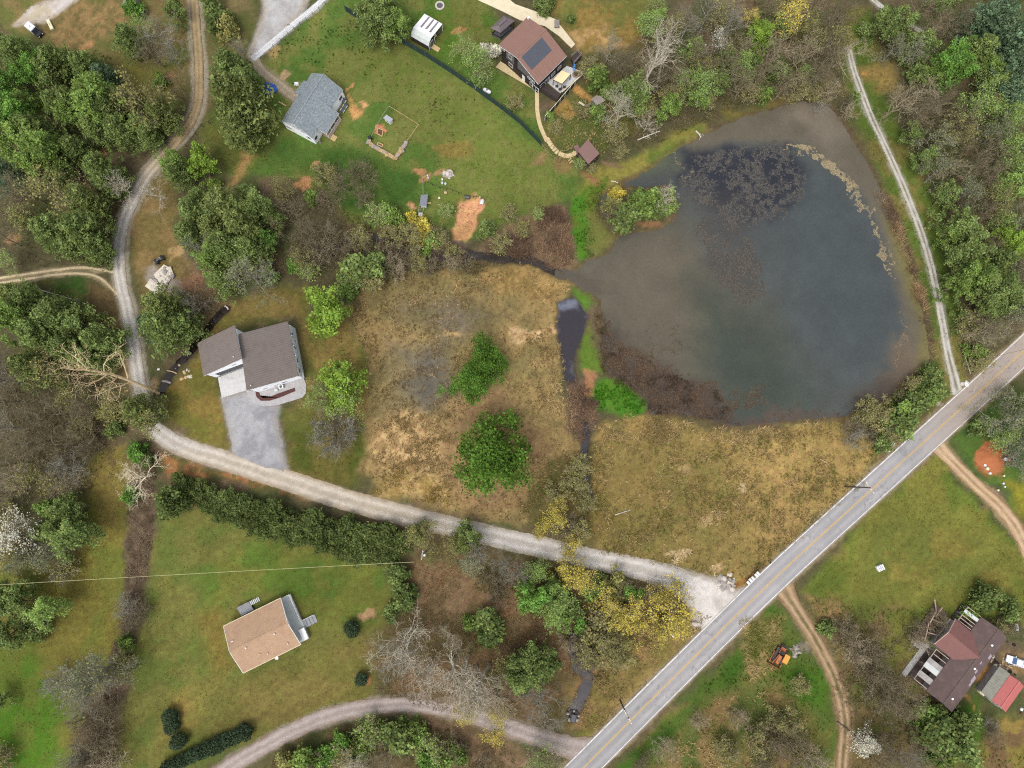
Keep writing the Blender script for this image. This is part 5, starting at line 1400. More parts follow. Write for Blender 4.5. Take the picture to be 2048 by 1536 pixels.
meadow('lawn_grass', [
    ([(515, 150), (560, 85), (650, 0), (700, -30), (960, -30), (1010, 60), (985, 130), (1075, 190), (1090, 290), (1160, 325), (1150, 390), (1010, 470), (850, 450), (690, 440), (560, 350), (470, 350), (400, 300), (450, 200)], 2.2, GRD, GRS, .16, .13, .2, 4),
    ([(820, 110), (960, 200), (1040, 300), (940, 320), (860, 250), (780, 170)], 0.35, C(64, 86, 36), C(78, 98, 44), .3, .2, .3, 6),
    ([(545, 60), (700, 20), (780, 160), (640, 140), (540, 120)], 0.5, C(70, 92, 36), C(80, 102, 42), .3, .2, .3, 6),
    ([(318, 1030), (560, 1070), (780, 1130), (800, 1210), (745, 1395), (560, 1465), (330, 1560), (215, 1560), (300, 1130)], 1.6, GRS, C(132, 116, 56, 1.2), .14, .12, .2, 4),
    ([(-40, 1130), (150, 1110), (250, 900), (262, 1080), (250, 1300), (140, 1560), (-40, 1560)], 1.4, GRD, GRS, .16, .12, .2, 4),
    ([(1600, 1170), (1870, 900), (2000, 1045), (2060, 1130), (2070, 1240), (1700, 1225)], 2.2, GRS, C(140, 130, 62, 1.2), .22, .13, .3, 4),
    ([(1550, 1210), (1650, 1350), (1675, 1560), (1230, 1560), (1400, 1370)], 3, GRD, GRS, .3, .14, .3, 4),
    ([(1600, 1195), (1860, 1225), (1850, 1400), (1890, 1460), (2060, 1500), (2060, 1560), (1700, 1560), (1660, 1300)], 2.5, GRD, GRS, .3, .14, .3, 4),
    ([(1690, 20), (1745, 20), (1870, 400), (1935, 760), (1895, 800), (1850, 600), (1745, 330)], 2.5, GRD, GRS, .25, .13, .3, 4),
    ([(565, 850), (735, 890), (690, 975), (575, 935)], 2.5, GRD, GRS, .25, .13, .3, 4),
    ([(600, 640), (700, 640), (740, 900), (600, 850)], 2, GRS, TAND, .25, .13, .3, 4),
    ([(1185, 770), (1240, 760), (1288, 805), (1285, 828), (1195, 822)], 9, C(80, 140, 28, 1.0), C(66, 120, 26, 1.0), .45, .12, .3, 4),
    ([(1145, 400), (1215, 350), (1205, 400), (1180, 515), (1155, 520)], 6, C(82, 126, 36, 1.0), C(98, 120, 44, 1.0), .4, .12, .3, 4)])
REED, REED2 = C(150, 122, 94, 1.3), C(112, 90, 74, 1.2)
meadow('reeds', [
    ([(1090, 420), (1130, 420), (1150, 520), (1120, 545), (1040, 515), (960, 505), (990, 480), (1060, 470)], 14, REED, REED2, 1.3, .12, .5, 5),
    ([(1130, 760), (1168, 760), (1195, 830), (1165, 890), (1135, 860)], 12, REED, REED2, 1.2, .12, .5, 5),
    ([(1755, 385), (1768, 380), (1795, 440), (1830, 530), (1856, 620), (1872, 720), (1858, 715), (1842, 620), (1810, 520), (1775, 440)], 9, C(170, 142, 102, 1.3), REED2, 1.1, .12, .6, 5),
    ([(1200, 645), (1240, 690), (1340, 748), (1430, 778), (1484, 852), (1400, 838), (1300, 830), (1288, 800), (1242, 762), (1206, 722)], 13, C(124, 102, 82, 1.2), C(78, 64, 52, 1.2), .35, .12, .5, 4, -.24),
    ([(1195, 610), (1215, 650), (1215, 740), (1290, 790), (1210, 760), (1185, 680)], 7, REED2, C(96, 92, 56, 1.2), .8, .12, .4, 4),
    ([(800, 520), (830, 545), (900, 540), (940, 550), (1000, 530), (980, 520), (900, 528)], 8, REED2, C(120, 110, 70, 1.2), .9, .12, .5, 5)])
meadow('forest_litter', [
    ([(1180, 140), (1300, 60), (1500, -20), (1700, -20), (1690, 190), (1480, 215), (1280, 300), (1200, 230)], 6, C(140, 120, 88, 1.2), C(96, 92, 52, 1.2), .5, .1, .5, 4),
    ([(1750, 20), (2080, -30), (2080, 640), (1930, 640), (1880, 420), (1790, 210)], 5, C(120, 112, 76, 1.2), C(88, 94, 52, 1.2), .5, .1, .5, 4),
    ([(-30, 740), (240, 740), (230, 960), (120, 1000), (-30, 1000)], 6, C(140, 120, 96, 1.2), C(100, 88, 60, 1.2), .5, .1, .5, 4),
    ([(-30, 80), (230, 110), (240, 520), (-30, 540)], 4, C(96, 92, 56, 1.2), C(84, 84, 50, 1.2), .4, .1, .5, 4),
    ([(560, 400), (800, 440), (830, 560), (700, 580), (520, 560)], 6, C(140, 118, 88, 1.2), C(88, 92, 50, 1.2), .5, .1, .5, 4),
    ([(255, 1010), (310, 920), (300, 1130), (270, 1280), (230, 1400), (210, 1550), (160, 1550), (200, 1400), (250, 1200)], 10, C(150, 130, 104, 1.2), C(104, 86, 66, 1.2), .6, .1, .6, 4),
    ([(800, 1210), (1100, 1250), (1130, 1440), (860, 1420), (750, 1380)], 7, C(150, 130, 96, 1.2), C(120, 108, 70, 1.2), .5, .1, .6, 4),
    ([(900, 1110), (1120, 1120), (1370, 1160), (1380, 1240), (1200, 1380), (1120, 1260), (940, 1170)], 6, C(120, 112, 66, 1.2), C(92, 92, 46, 1.2), .5, .1, .5, 4),
    ([(560, 1500), (720, 1430), (1000, 1480), (1060, 1560), (520, 1560)], 6, C(140, 116, 84, 1.2), C(92, 96, 50, 1.2), .5, .1, .5, 4),
    ([(1690, 1240), (1840, 1260), (1830, 1420), (1860, 1560), (1700, 1560), (1660, 1400)], 6, C(146, 126, 96, 1.2), C(96, 96, 56, 1.2), .5, .1, .6, 4)])

# dead pond weed: stems and pads that lie on the water
def weed(name, polys):
    rng = np.random.default_rng(sum(map(ord, name)))
    Vs, Cs = [], []
    for poly, dens, ca, cb, size in polys:
        x, y = pts_in(poly, dens, rng, 2.5)
        keep = rng.random(len(x)) < (smooth(.30, .66, fbm(x, y, 4.0, 97)) * smooth(.34, .6, fbm(x, y, 1.0, 98)) if dens < 100 else smooth(.30, .55, fbm(x, y, 1.1, 98)))
        x, y = x[keep], y[keep]; n = len(x)
        a = rng.uniform(0, 6.283, n); L = size * rng.uniform(.5, 1.6, n); w = L * rng.uniform(.12, .4, n)
        d = np.stack([np.cos(a), np.sin(a), np.zeros(n)], 1); s = np.stack([-np.sin(a), np.cos(a), np.zeros(n)], 1)
        b = np.stack([x, y, np.full(n, -.205) + rng.uniform(0, .02, n)], 1)
        up = np.stack([np.zeros(n), np.zeros(n), rng.uniform(0, .12, n)], 1)
        Vs.append(np.stack([b - d * (L / 2)[:, None] - s * (w / 2)[:, None], b - d * (L / 2)[:, None] + s * (w / 2)[:, None], b + d * (L / 2)[:, None] + up], 1).reshape(-1, 3))
        t = rng.random((n, 1))
        Cs.append(np.repeat(np.asarray(ca)[None] * t + np.asarray(cb)[None] * (1 - t), 3, 0))
    V = np.concatenate(Vs)
    o = np_obj(name, V, np.arange(len(V)).reshape(-1, 3), M_BLADE, np.concatenate(Cs))
    tag(o, kind='stuff')
WEED = C(132, 118, 104), C(88, 78, 72)
weed('pond_weed', [
    ([(1360, 322), (1440, 296), (1560, 285), (1612, 330), (1606, 400), (1545, 446), (1440, 444), (1372, 384)], 70, C(124, 120, 112), C(80, 78, 78), .38),
    ([(1370, 380), (1440, 400), (1500, 480), (1535, 575), (1490, 615), (1430, 560), (1400, 480)], 75, C(122, 114, 104), C(84, 80, 74), .38),
    ([(1195, 620), (1240, 680), (1340, 735), (1440, 770), (1490, 850), (1400, 838), (1300, 830), (1285, 790), (1240, 760), (1205, 720)], 46, C(128, 106, 84), C(80, 66, 54), .4),
    ([(1460, 770), (1530, 775), (1535, 825), (1470, 830)], 26, C(128, 106, 84), C(80, 66, 54), .4),
    ([(1290, 650), (1360, 650), (1370, 710), (1280, 705)], 12, C(118, 98, 80), C(88, 74, 60), .4),
    ([(1562, 286), (1615, 294), (1672, 330), (1712, 376), (1704, 382), (1664, 342), (1612, 308)], 190, C(216, 198, 156), C(150, 134, 104), .24),
    ([(1706, 372), (1741, 424), (1770, 492), (1788, 550), (1783, 552), (1762, 496), (1734, 430), (1700, 380)], 170, C(210, 192, 152), C(150, 134, 104), .22),
    ([(1800, 610), (1810, 680), (1792, 740), (1786, 737), (1802, 672)], 100, C(170, 152, 124), C(126, 112, 92), .24),
    ([(1340, 300), (1370, 320), (1390, 350), (1370, 350)], 30, C(170, 152, 124), C(110, 98, 82), .4),
    ([(1500, 800), (1690, 820), (1690, 838), (1480, 856)], 10, C(120, 100, 84), C(86, 72, 60), .36)])
# ================================================================== buildings
def zf(x0, y0, k):
    return lambda x, y: (x0 + x / k, y0 + y / k)
def GG(p, z=0.0):
    return G(p[0], p[1], z)

M_SIDING = mat('white_siding', (.82, .84, .87), 0.6, 0.05, 0.6, dirt=(.62, .62, .60, 0.25))
M_TRIM = mat('white_trim', C(244, 244, 242), 0.55, 0.05, 0.5)
M_PANE = mat('window_glass', C(58, 62, 70), 0.12, 0.1, 1.0, spec=0.6)
M_METAL = mat('grey_brown_metal_roof', C(124, 112, 105), 0.6, 0.05, 0.8, metal=0.0, spec=0.2, dirt=(*C(108, 97, 90)[:3], 0.6))
M_METALRIB = mat('metal_roof_rib', C(108, 98, 93), 0.6, 0.05, 0.8, spec=0.5)
M_SHING = mat('grey_shingle', C(136, 146, 150), 0.9, 0.42, 0.42, bump=0.3, dirt=(*C(118, 128, 132)[:3], 0.5))
M_BROWNR = mat('red_brown_metal_roof', C(144, 106, 92), 0.5, 0.05, 1.5, spec=0.4, dirt=(*C(128, 96, 80)[:3], 0.5))
M_DKSIDE = mat('dark_brown_siding', C(54, 42, 42), 0.7, 0.15, 0.6)
M_SHAKE = mat('grey_shake', C(112, 108, 106), 0.8, 0.25, 0.3)
M_TANSH = mat('tan_shingle', C(180, 147, 116), 0.9, 0.2, 0.3, bump=0.2, dirt=(*C(162, 128, 104)[:3], 0.6))
M_OLDSH = mat('old_dark_shingle', C(100, 82, 78), 0.85, 0.12, 0.5, dirt=(*C(120, 98, 90)[:3], 0.6))
M_OLDRED = mat('old_red_roofing', C(130, 88, 82), 0.8, 0.1, 0.6, dirt=(*C(122, 84, 78)[:3], 0.5))
M_REDR = mat('red_metal_roof', C(196, 104, 98), 0.5, 0.05, 1.0, spec=0.4, dirt=(*C(196, 108, 98)[:3], 0.4))
M_GREYR = mat('grey_metal_roof', C(140, 138, 124), 0.6, 0.1, 0.8, dirt=(*C(112, 112, 92)[:3], 0.6))
M_CONC = mat('concrete', C(208, 206, 204), 0.85, 0.07, 0.9, dirt=(*C(180, 178, 174)[:3], 0.6))
M_CONC2 = mat('grey_concrete', C(176, 172, 172), 0.85, 0.08, 0.7, dirt=(*C(196, 192, 188)[:3], 0.6))
M_TANC = mat('tan_concrete', C(212, 190, 142), 0.85, 0.08, 0.8, dirt=(*C(190, 164, 116)[:3], 0.6))
M_CREAMC = mat('cream_concrete', C(228, 214, 180), 0.85, 0.06, 0.9, dirt=(*C(206, 190, 156)[:3], 0.6))
M_DECKW = mat('pale_deck', C(206, 212, 208), 0.7, 0.08, 0.6, dirt=(*C(184, 188, 180)[:3], 0.5))
M_DECKG = mat('grey_deck', C(150, 152, 156), 0.75, 0.12, 0.5)
M_WOOD = mat('weathered_wood', C(158, 134, 108), 0.85, 0.2, 0.4)
M_GREYW = mat('grey_wood', C(160, 152, 142), 0.85, 0.2, 0.4)
M_TANW = mat('tan_wood', C(206, 176, 124), 0.8, 0.15, 0.4)
M_DKW = mat('dark_wood', C(72, 60, 56), 0.8, 0.2, 0.4)
M_BLACK = mat('black_paint', C(38, 38, 42), 0.5, 0.15, 0.5)
M_DGREY = mat('dark_grey', C(92, 92, 98), 0.6, 0.12, 0.5)
M_SOLAR = mat('solar_glass', C(74, 80, 92), 0.2, 0.05, 1.0, spec=0.6)
M_SOLARF = mat('solar_frame', C(98, 98, 102), 0.4, 0.05, 1.0)
M_BROWNBED = mat('brown_mulch', C(92, 58, 52), 0.95, 0.25, 0.25)
M_CANVAS = mat('cream_canvas', C(240, 220, 168), 0.8, 0.04, 1.0)
M_VENT = mat('pale_vent', C(240, 228, 214), 0.5, 0.05, 0.5)
M_ROT = mat('rotten_boards', C(118, 92, 84), 0.9, 0.3, 0.4, dirt=(*C(64, 52, 48)[:3], 0.8))
M_GREYBD = mat('grey_boards', C(172, 168, 164), 0.8, 0.2, 0.4, dirt=(*C(132, 124, 116)[:3], 0.6))
M_SOIL = mat('dark_soil', C(104, 72, 52), 0.95, 0.25, 0.4)
M_STEEL = mat('galvanised_steel', C(190, 192, 194), 0.4, 0.1, 0.5, metal=0.3)

def inset(quad, c, d):
    """move plan corners d metres towards the middle"""
    n = len(quad); out = []
    P = [Vector((q[0], q[1])) for q in quad]
    ar = sum(P[i].x * P[(i + 1) % n].y - P[(i + 1) % n].x * P[i].y for i in range(n))
    for i in range(n):
        a, b, e = P[i - 1], P[i], P[(i + 1) % n]
        u, v = (b - a).normalized(), (e - b).normalized()
        s = 1 if ar > 0 else -1
        nu, nv = Vector((-u.y, u.x)) * s, Vector((-v.y, v.x)) * s
        k = (nu + nv); k = k / max(0.3, k.dot(nu))
        out.append(b + k * d)
    return out

def plane_z(p0, p1, p2):
    p0, p1, p2 = Vector(p0), Vector(p1), Vector(p2)
    n = (p1 - p0).cross(p2 - p0)
    return lambda x, y: p0.z - (n.x * (x - p0.x) + n.y * (y - p0.y)) / n.z

def body(name, m, parent, foot, topf, z0=-0.25):
    b = MB()
    b.hexa([(p[0], p[1], z0) for p in foot], [(p[0], p[1], topf(p[0], p[1])) for p in foot])
    return b.build(name, m, parent)

def opening(parent, p, q, ctr, s, z0, w, h, name='window', fm=None, pm=None, grid=(1, 1), proud=0.05, bar=0.1):
    """a framed window or door on the wall from p to q, s metres along it; outside is away from ctr"""
    p, q, ctr = Vector((p[0], p[1])), Vector((q[0], q[1])), Vector((ctr[0], ctr[1]))
    u = (q - p).normalized(); n = Vector((-u.y, u.x))
    if n.dot(p - ctr) < 0: n = -n
    def bx(mb, a0, a1, c0, c1, d0, d1):
        P = lambda a, d: p + u * (s + a) + n * d
        mb.hexa([(*P(a, d), z0 + c0) for a, d in ((a0, d0), (a1, d0), (a1, d1), (a0, d1))],
                [(*P(a, d), z0 + c1) for a, d in ((a0, d0), (a1, d0), (a1, d1), (a0, d1))])
    f = MB()
    bx(f, -w / 2, w / 2, 0, bar, -.05, proud); bx(f, -w / 2, w / 2, h - bar, h, -.05, proud)
    bx(f, -w / 2, -w / 2 + bar, bar, h - bar, -.05, proud); bx(f, w / 2 - bar, w / 2, bar, h - bar, -.05, proud)
    fo = f.build(name, fm or M_TRIM, parent)
    gx, gy = grid
    iw, ih = (w - bar * 2) / gx, (h - bar * 2) / gy
    for i in range(gx):
        for j in range(gy):
            g = MB()
            a = -w / 2 + bar + i * iw; c = bar + j * ih
            bx(g, a + .02, a + iw - .02, c + .02, c + ih - .02, -.04, proud * .5)
            g.build('pane' if pm is None else 'panel', pm or M_PANE, fo)
    return fo

def ribs(parent, A, B, Cc, D, spacing, m, hgt=0.05, w=0.06, name='roof_rib'):
    """standing ribs from edge AB down to edge DC"""
    A, B, Cc, D = map(Vector, (A, B, Cc, D))
    n = int((B - A).length / spacing)
    mb = MB()
    up = Vector((0, 0, 0.0))
    for i in range(n + 1):
        t = (i + .5) / (n + 1)
        mb.bar(A.lerp(B, t) + up, D.lerp(Cc, t) + up, w, hgt)
    o = mb.build(name, m, parent)
    tag(o, kind='stuff')
    return o

def railing(parent, pts, z, h=0.95, m=M_TRIM, post=0.1, step=1.6, bal=0.16):
    for i in range(len(pts) - 1):
        p, q = Vector((*pts[i][:2], z)), Vector((*pts[i + 1][:2], z))
        L = (q - p).length
        k = max(1, round(L / step))
        for j in range(k + (i == len(pts) - 2)):
            c = p.lerp(q, j / k)
            MB().box((c.x, c.y, z), (post, post, h + .08)).build('post', m, parent)
        r = MB()
        r.bar(p + Vector((0, 0, h - .06)), q + Vector((0, 0, h - .06)), .07, .06)
        r.bar(p + Vector((0, 0, .1)), q + Vector((0, 0, .1)), .05, .05)
        nb = max(1, int(L / bal))
        for j in range(nb):
            c = p.lerp(q, (j + .5) / nb)
            r.box((c.x, c.y, z + .15), (.035, .035, h - .21))
        r.build('railing', m, parent)

# ---------------------------------------------------------------- the metal-roofed house and its forecourt
z_ = zf(380, 630, 7.877)
RA, RB, RC, RD = GG(z_(765, 300), 7.0), GG(z_(1535, 100), 4.9), GG(z_(1700, 960), 4.9), GG(z_(890, 1190), 7.0)
WA, WB, WC, WD = GG(z_(120, 440), 6.2), GG(z_(700, 160), 8.6), GG(z_(808, 690), 8.6), GG(z_(210, 960), 6.2)
ctr = (RA + RB + RC + RD) / 4
h1 = thing('house', (ctr.x, ctr.y, 0), 'white house with two grey-brown ribbed metal roofs at different heights and a grey driveway', 'house')
foot = inset([RA, RB, RC, RD], ctr, 0.3)
pz = plane_z(RA, RB, RD)
wl = body('wall', M_SIDING, h1, foot, lambda x, y: pz(x, y) - 0.14)
foot2 = inset([WA, WB, WC, WD], ctr, 0.35)
pz2 = plane_z(WA, WB, WD)
wl2 = body('wing_wall', M_SIDING, h1, foot2, lambda x, y: pz2(x, y) - 0.14)
rf = MB().slab([RA, RB, RC, RD], .16).build('roof', M_METAL, h1)
ribs(rf, RA, RD, RC, RB, 0.55, M_METALRIB, .05, .07)
rf2 = MB().slab([WA, WB, WC, WD], .16).build('roof', M_METAL, h1)
ribs(rf2, WA, WD, WC, WB, 0.55, M_METALRIB, .05, .07)
for zx, zy, zz, r_ in ((690, 660, 0, rf2), (965, 1112, 0, rf)):
    p = GG(z_(zx, zy), 6.9 if r_ is rf else 8.2)
    MB().tube((p.x, p.y, p.z - .5), (p.x, p.y, p.z + .35), .12, .12, 8).build('vent_pipe', M_VENT, h1)
fa = MB()
for a, b in ((RC, RD), (RB, RC), (WC, WD), (WD, WA), (WB, WC)):
    fa.bar(a - Vector((0, 0, .34)), b - Vector((0, 0, .34)), .06, .175)
fa.build('fascia', M_TRIM, h1)
c2 = Vector(ctr[:])
q0, q1 = foot[2], foot[3]
L = (q1 - q0).length
opening(h1, q0, q1, ctr, L * .36, 1.3, 1.3, 1.1, grid=(2, 1))
opening(h1, q0, q1, ctr, L * .80, 1.3, .9, .9, grid=(1, 1))
opening(h1, q0, q1, ctr, L * .56, 0.0, 1.1, 2.2, name='door', pm=M_TRIM)
g0, g1 = foot2[2], foot2[3]
cw = (WA + WB + WC + WD) / 4
L = (g1 - g0).length
opening(h1, g0, g1, cw, L * .5, 0.05, L * .78, 3.5, name='garage_door', pm=M_DGREY, grid=(1, 5), bar=.14)
opening(h1, g0, g1, cw, L * .3, 4.6, 1.1, .8)
e0, e1 = foot[1], foot[2]
L = (e1 - e0).length
for k in (.18, .42, .68, .88):
    opening(h1, e0, e1, ctr, L * k, 1.2, 1.2, 1.2, grid=(2, 1))
# the side porch under the right eave
PA, PB, PC, PD = GG(z_(1545, 180), .6), GG(z_(1655, 215), .6), GG(z_(1800, 985), .6), GG(z_(1700, 985), .6)
MB().slab([Vector((*foot[1], .6)), PB, PC, Vector((*foot[2], .6))], .5).build('porch_floor', M_DECKW, h1)
railing(h1, [PB, PC], .6, 1.0, M_TRIM, step=2.2)
for k in range(6):
    p = PB.lerp(PC, k / 5)
    MB().box((p.x, p.y, .6), (.16, .16, pz(p.x, p.y) - .8)).build('porch_post', M_TRIM, h1)
    e = RB.lerp(RC, k / 5)
    MB().bar(Vector((e.x, e.y, e.z - .35)), Vector((p.x, p.y, pz(p.x, p.y) - .25)), .12, .16).build('porch_beam', M_BLACK, h1)
# forecourt, patio, planting bed
def flat(name, pts, z, m, kind='structure', th=0.25):
    P = [G(*p, z) for p in pts]
    o = MB().prism([(p.x, p.y) for p in P], z - th, z).build(name, m)
    if kind: tag(o, kind=kind)
    return o
flat('concrete_forecourt', [z_(440, 985), z_(930, 800), z_(900, 1180), z_(500, 1305)], .10, M_CONC)
flat('patio', [z_(880, 1190), z_(1080, 1195), z_(1790, 985), z_(1830, 1100), z_(1825, 1230), z_(1770, 1300), z_(1380, 1420), z_(1160, 1440), z_(960, 1380)], .085, M_CONC2)
bedp = [z_(1035, 1205), z_(1090, 1212), z_(1105, 1270), z_(1150, 1308), z_(1240, 1300), z_(1400, 1235), z_(1650, 1150), z_(1660, 1200), z_(1420, 1300), z_(1260, 1350), z_(1120, 1352), z_(1050, 1290)]
b = MB(); n = len(bedp)
for i in range(5):
    q = [G(*bedp[i], 0), G(*bedp[i + 1], 0), G(*bedp[n - 2 - i], 0), G(*bedp[n - 1 - i], 0)]
    b.prism([(p.x, p.y) for p in q], 0.0, .22)
tag(b.build('planting_bed', M_BROWNBED), kind='structure')
p = G(*z_(1450, 1135), 0)
t = thing('air_conditioner', (p.x, p.y, .085), 'white air-conditioning unit against the front wall of the metal-roofed house', 'air conditioner')
MB().box((p.x, p.y, .085), (1.1, .9, .9), .25).build('casing', M_TRIM, t, bevel=.04)
MB().tube((p.x, p.y, .985), (p.x, p.y, 1.0), .36, .36, 12).build('fan_grille', M_DGREY, t)
p = G(*z_(1410, 1150), 0)
t = thing('wall_cabinet', (p.x - .4, p.y - .5, .085), 'small white cabinet beside the air conditioner', 'cabinet')
MB().box((p.x - .6, p.y - .6, .085), (.7, .5, .6), .25).build('casing', M_TRIM, t, bevel=.03)
MB().box((p.x - .6, p.y - .6, .685), (.8, .6, .05), .25).build('lid', M_DECKW, t)

# ---------------------------------------------------------------- the white house with grey shingles
z_ = zf(540, 120, 8.535)
EZ, RZ = 3.6, 6.8
A, u, v, L, W = frame(z_(190, 1050), z_(690, 255), z_(815, 1190), EZ)      # A: lower left eave corner, u along eave, v across
A = A + Vector((0, 0, 0))
ang = math.atan2(u.y, u.x)
def hp(s, t, z): return Vector((A.x + u.x * s + v.x * t, A.y + u.y * s + v.y * t, z))
h2 = thing('house', (*hp(L / 2, W / 2, 0).xy, 0), 'white-sided house with grey shingle gable roof and a small gabled porch', 'house')
cz = hp(L / 2, W / 2, 0)
L2 = L + 0.6
def gable_roof(parent, hp, L, W, ez, rz, m, th=.16, name='roof', mid=.5):
    r = MB()
    a, b = [hp(0, 0, ez), hp(L, 0, ez), hp(L, W * mid, rz), hp(0, W * mid, rz)], [hp(L, W, ez), hp(0, W, ez), hp(0, W * mid, rz), hp(L, W * mid, rz)]
    o1 = r.slab(a, th).build(name, m, parent)
    o2 = MB().slab(b, th).build(name, m, parent)
    cap = MB().bar(hp(-.02, W * mid, rz - .03), hp(L + .02, W * mid, rz - .03), .3, .06).build('ridge_cap', m, parent)
    return o1, o2
r1, r2 = gable_roof(h2, hp, L2, W, EZ, RZ, M_SHING)
def gable_body(parent, hp, L, W, ez, rz, m, ins=.45, name='wall', mid=.5):
    k = (rz - ez) / (W * mid)
    foot = [hp(ins, ins, 0), hp(L - ins, ins, 0), hp(L - ins, W * mid, 0), hp(L - ins, W - ins, 0), hp(ins, W - ins, 0), hp(ins, W * mid, 0)]
    tops = [ez + k * ins, ez + k * ins, rz, ez + (rz - ez) / (W * (1 - mid)) * ins, ez + (rz - ez) / (W * (1 - mid)) * ins, rz]
    b = MB()
    b.hexa([(p.x, p.y, -.25) for p in foot], [(p.x, p.y, z - .2) for p, z in zip(foot, tops)])
    return b.build(name, m, parent)
gable_body(h2, hp, L2, W, EZ, RZ, M_SIDING, .18)
fa = MB()
for a, b in ((hp(0, 0, EZ), hp(0, W / 2, RZ)), (hp(0, W, EZ), hp(0, W / 2, RZ)), (hp(0, W, EZ), hp(L2, W, EZ))):
    dz = Vector((0, 0, -.32))
    fa.bar(a + dz, b + dz, .06, .17)
fa.build('fascia', M_TRIM, h2)
opening(h2, hp(.18, .18, 0), hp(.18, W - .18, 0), cz, W * .80, 1.3, 1.1, 1.3, grid=(1, 2))
opening(h2, hp(.18, .18, 0), hp(.18, W - .18, 0), cz, W * .14, 1.2, 1.8, .9, grid=(2, 1))
opening(h2, hp(.18, W - .18, 0), hp(L2 - .18, W - .18, 0), cz, L2 * .88, 1.2, 1.4, 1.3, grid=(2, 1))
opening(h2, hp(.18, W - .18, 0), hp(L2 - .18, W - .18, 0), cz, L2 * .06, 1.2, 1.2, 1.3, grid=(1, 2))
# porch gable on the garden side
p0, p1 = L2 * .19, L2 * .62
def hq(s, t, z): return hp(p0 + t, W * .55 + s, z)
PL = W * .45 + 1.9; PW = p1 - p0
r = MB()
r.slab([hp(p0, W + 1.9, 2.85), hp(p1, W + 1.9, 2.85), hp(p1, W * .72, EZ + (RZ - EZ) * .56), hp(p0, W * .72, EZ + (RZ - EZ) * .56)], .15)
r.build('porch_roof', M_SHING, h2)
fa = MB(); fa.bar(hp(p0, W + 1.92, 2.55), hp(p1, W + 1.92, 2.55), .06, .17)
fa.bar(hp(p0, W + 1.9, 2.55), hp(p0, W, 3.2), .06, .17); fa.build('fascia', M_TRIM, h2)
MB().prism([hp(p0 + .2, W - .5, 0).xy, hp(p1 - .2, W - .5, 0).xy, hp(p1 - .2, W + 2.3, 0).xy, hp(p0 + .2, W + 2.3, 0).xy], -.2, .35).build('porch_floor', M_WOOD, h2)
for i in range(4):
    c = hp(p0 + .3 + (PW - .6) * i / 3, W + 1.7, .35)
    MB().box((c.x, c.y, .35), (.18, .18, 2.3), ang).build('porch_post', M_TRIM, h2)
railing(h2, [hp(p0 + .3, W + 1.95, 0), hp(p1 - .3, W + 1.95, 0)], .35, .9, M_TRIM)
for i in range(3):
    c = hp(p0 + .6 + 1.1 * i, W + 2.9, 0)
    MB().box((*hp(p0 + .9, W + 2.5 + .4 * i, 0).xy, -.1), (1.4, .4, .38 - .12 * i), ang).build('step', M_TANW, h2)
opening(h2, hp(.18, W - .18, 0), hp(L2 - .18, W - .18, 0), cz, L2 * .40, .35, 1.0, 2.1, name='door', pm=M_DKW)
opening(h2, hp(.18, W - .18, 0), hp(L2 - .18, W - .18, 0), cz, L2 * .30, 1.1, 1.3, 1.2, grid=(2, 1))
# the entrance wing on the drive side
r = MB(); w0, w1 = L2 * .62, L2 * .90
r.slab([hp(L2 * .56, -1.5, 2.9), hp(L2 * .84, -1.1, 2.9), hp(L2 * .80, W * .2, EZ + (RZ - EZ) * .42), hp(L2 * .56, W * .2, EZ + (RZ - EZ) * .42)], .15)
r.build('porch_roof', M_SHING, h2)
MB().prism([hp(L2 * .58, -1.1, 0).xy, hp(L2 * .82, -.8, 0).xy, hp(L2 * .82, .6, 0).xy, hp(L2 * .58, .6, 0).xy], -.2, 2.7).build('entrance_wall', M_SIDING, h2)
# things round it
def boxthing(name, pz, size, rz, m, label, cat, parts=None, z=0, grp=None):
    p = G(*pz, 0)
    t = thing(name, (p.x, p.y, z), label, cat, grp)
    MB().box((p.x, p.y, z), size, rz).build('body', m, t, bevel=.03)
    return t, p
for i, (zx, zy) in enumerate(((1262, 700), (1282, 790), (1240, 860))):
    p = G(*z_(zx, zy), .5)
    t = thing('patio_chair', (p.x, p.y, 0), ('dark padded patio chair nearest the white house wall', 'dark patio chair in the middle of the row behind the white house', 'dark patio chair nearest the white house porch')[i], 'chair', 'patio chairs behind the white house')
    MB().box((p.x, p.y, .38), (1.0, 1.0, .14), ang).build('seat', M_DGREY, t)
    c = p + u * .45
    MB().box((c.x, c.y, .45), (.14, 1.0, .6), ang).build('backrest', M_DGREY, t)
    for sx in (-.42, .42):
        for sy in (-.42, .42):
            c = p + u * sx + v * sy
            MB().box((c.x, c.y, 0), (.07, .07, .38), ang).build('leg', M_TRIM, t)
    for sy in (-.5, .5):
        c = p + v * sy
        MB().box((c.x, c.y, .6), (.9, .09, .05), ang).build('armrest', M_TRIM, t)

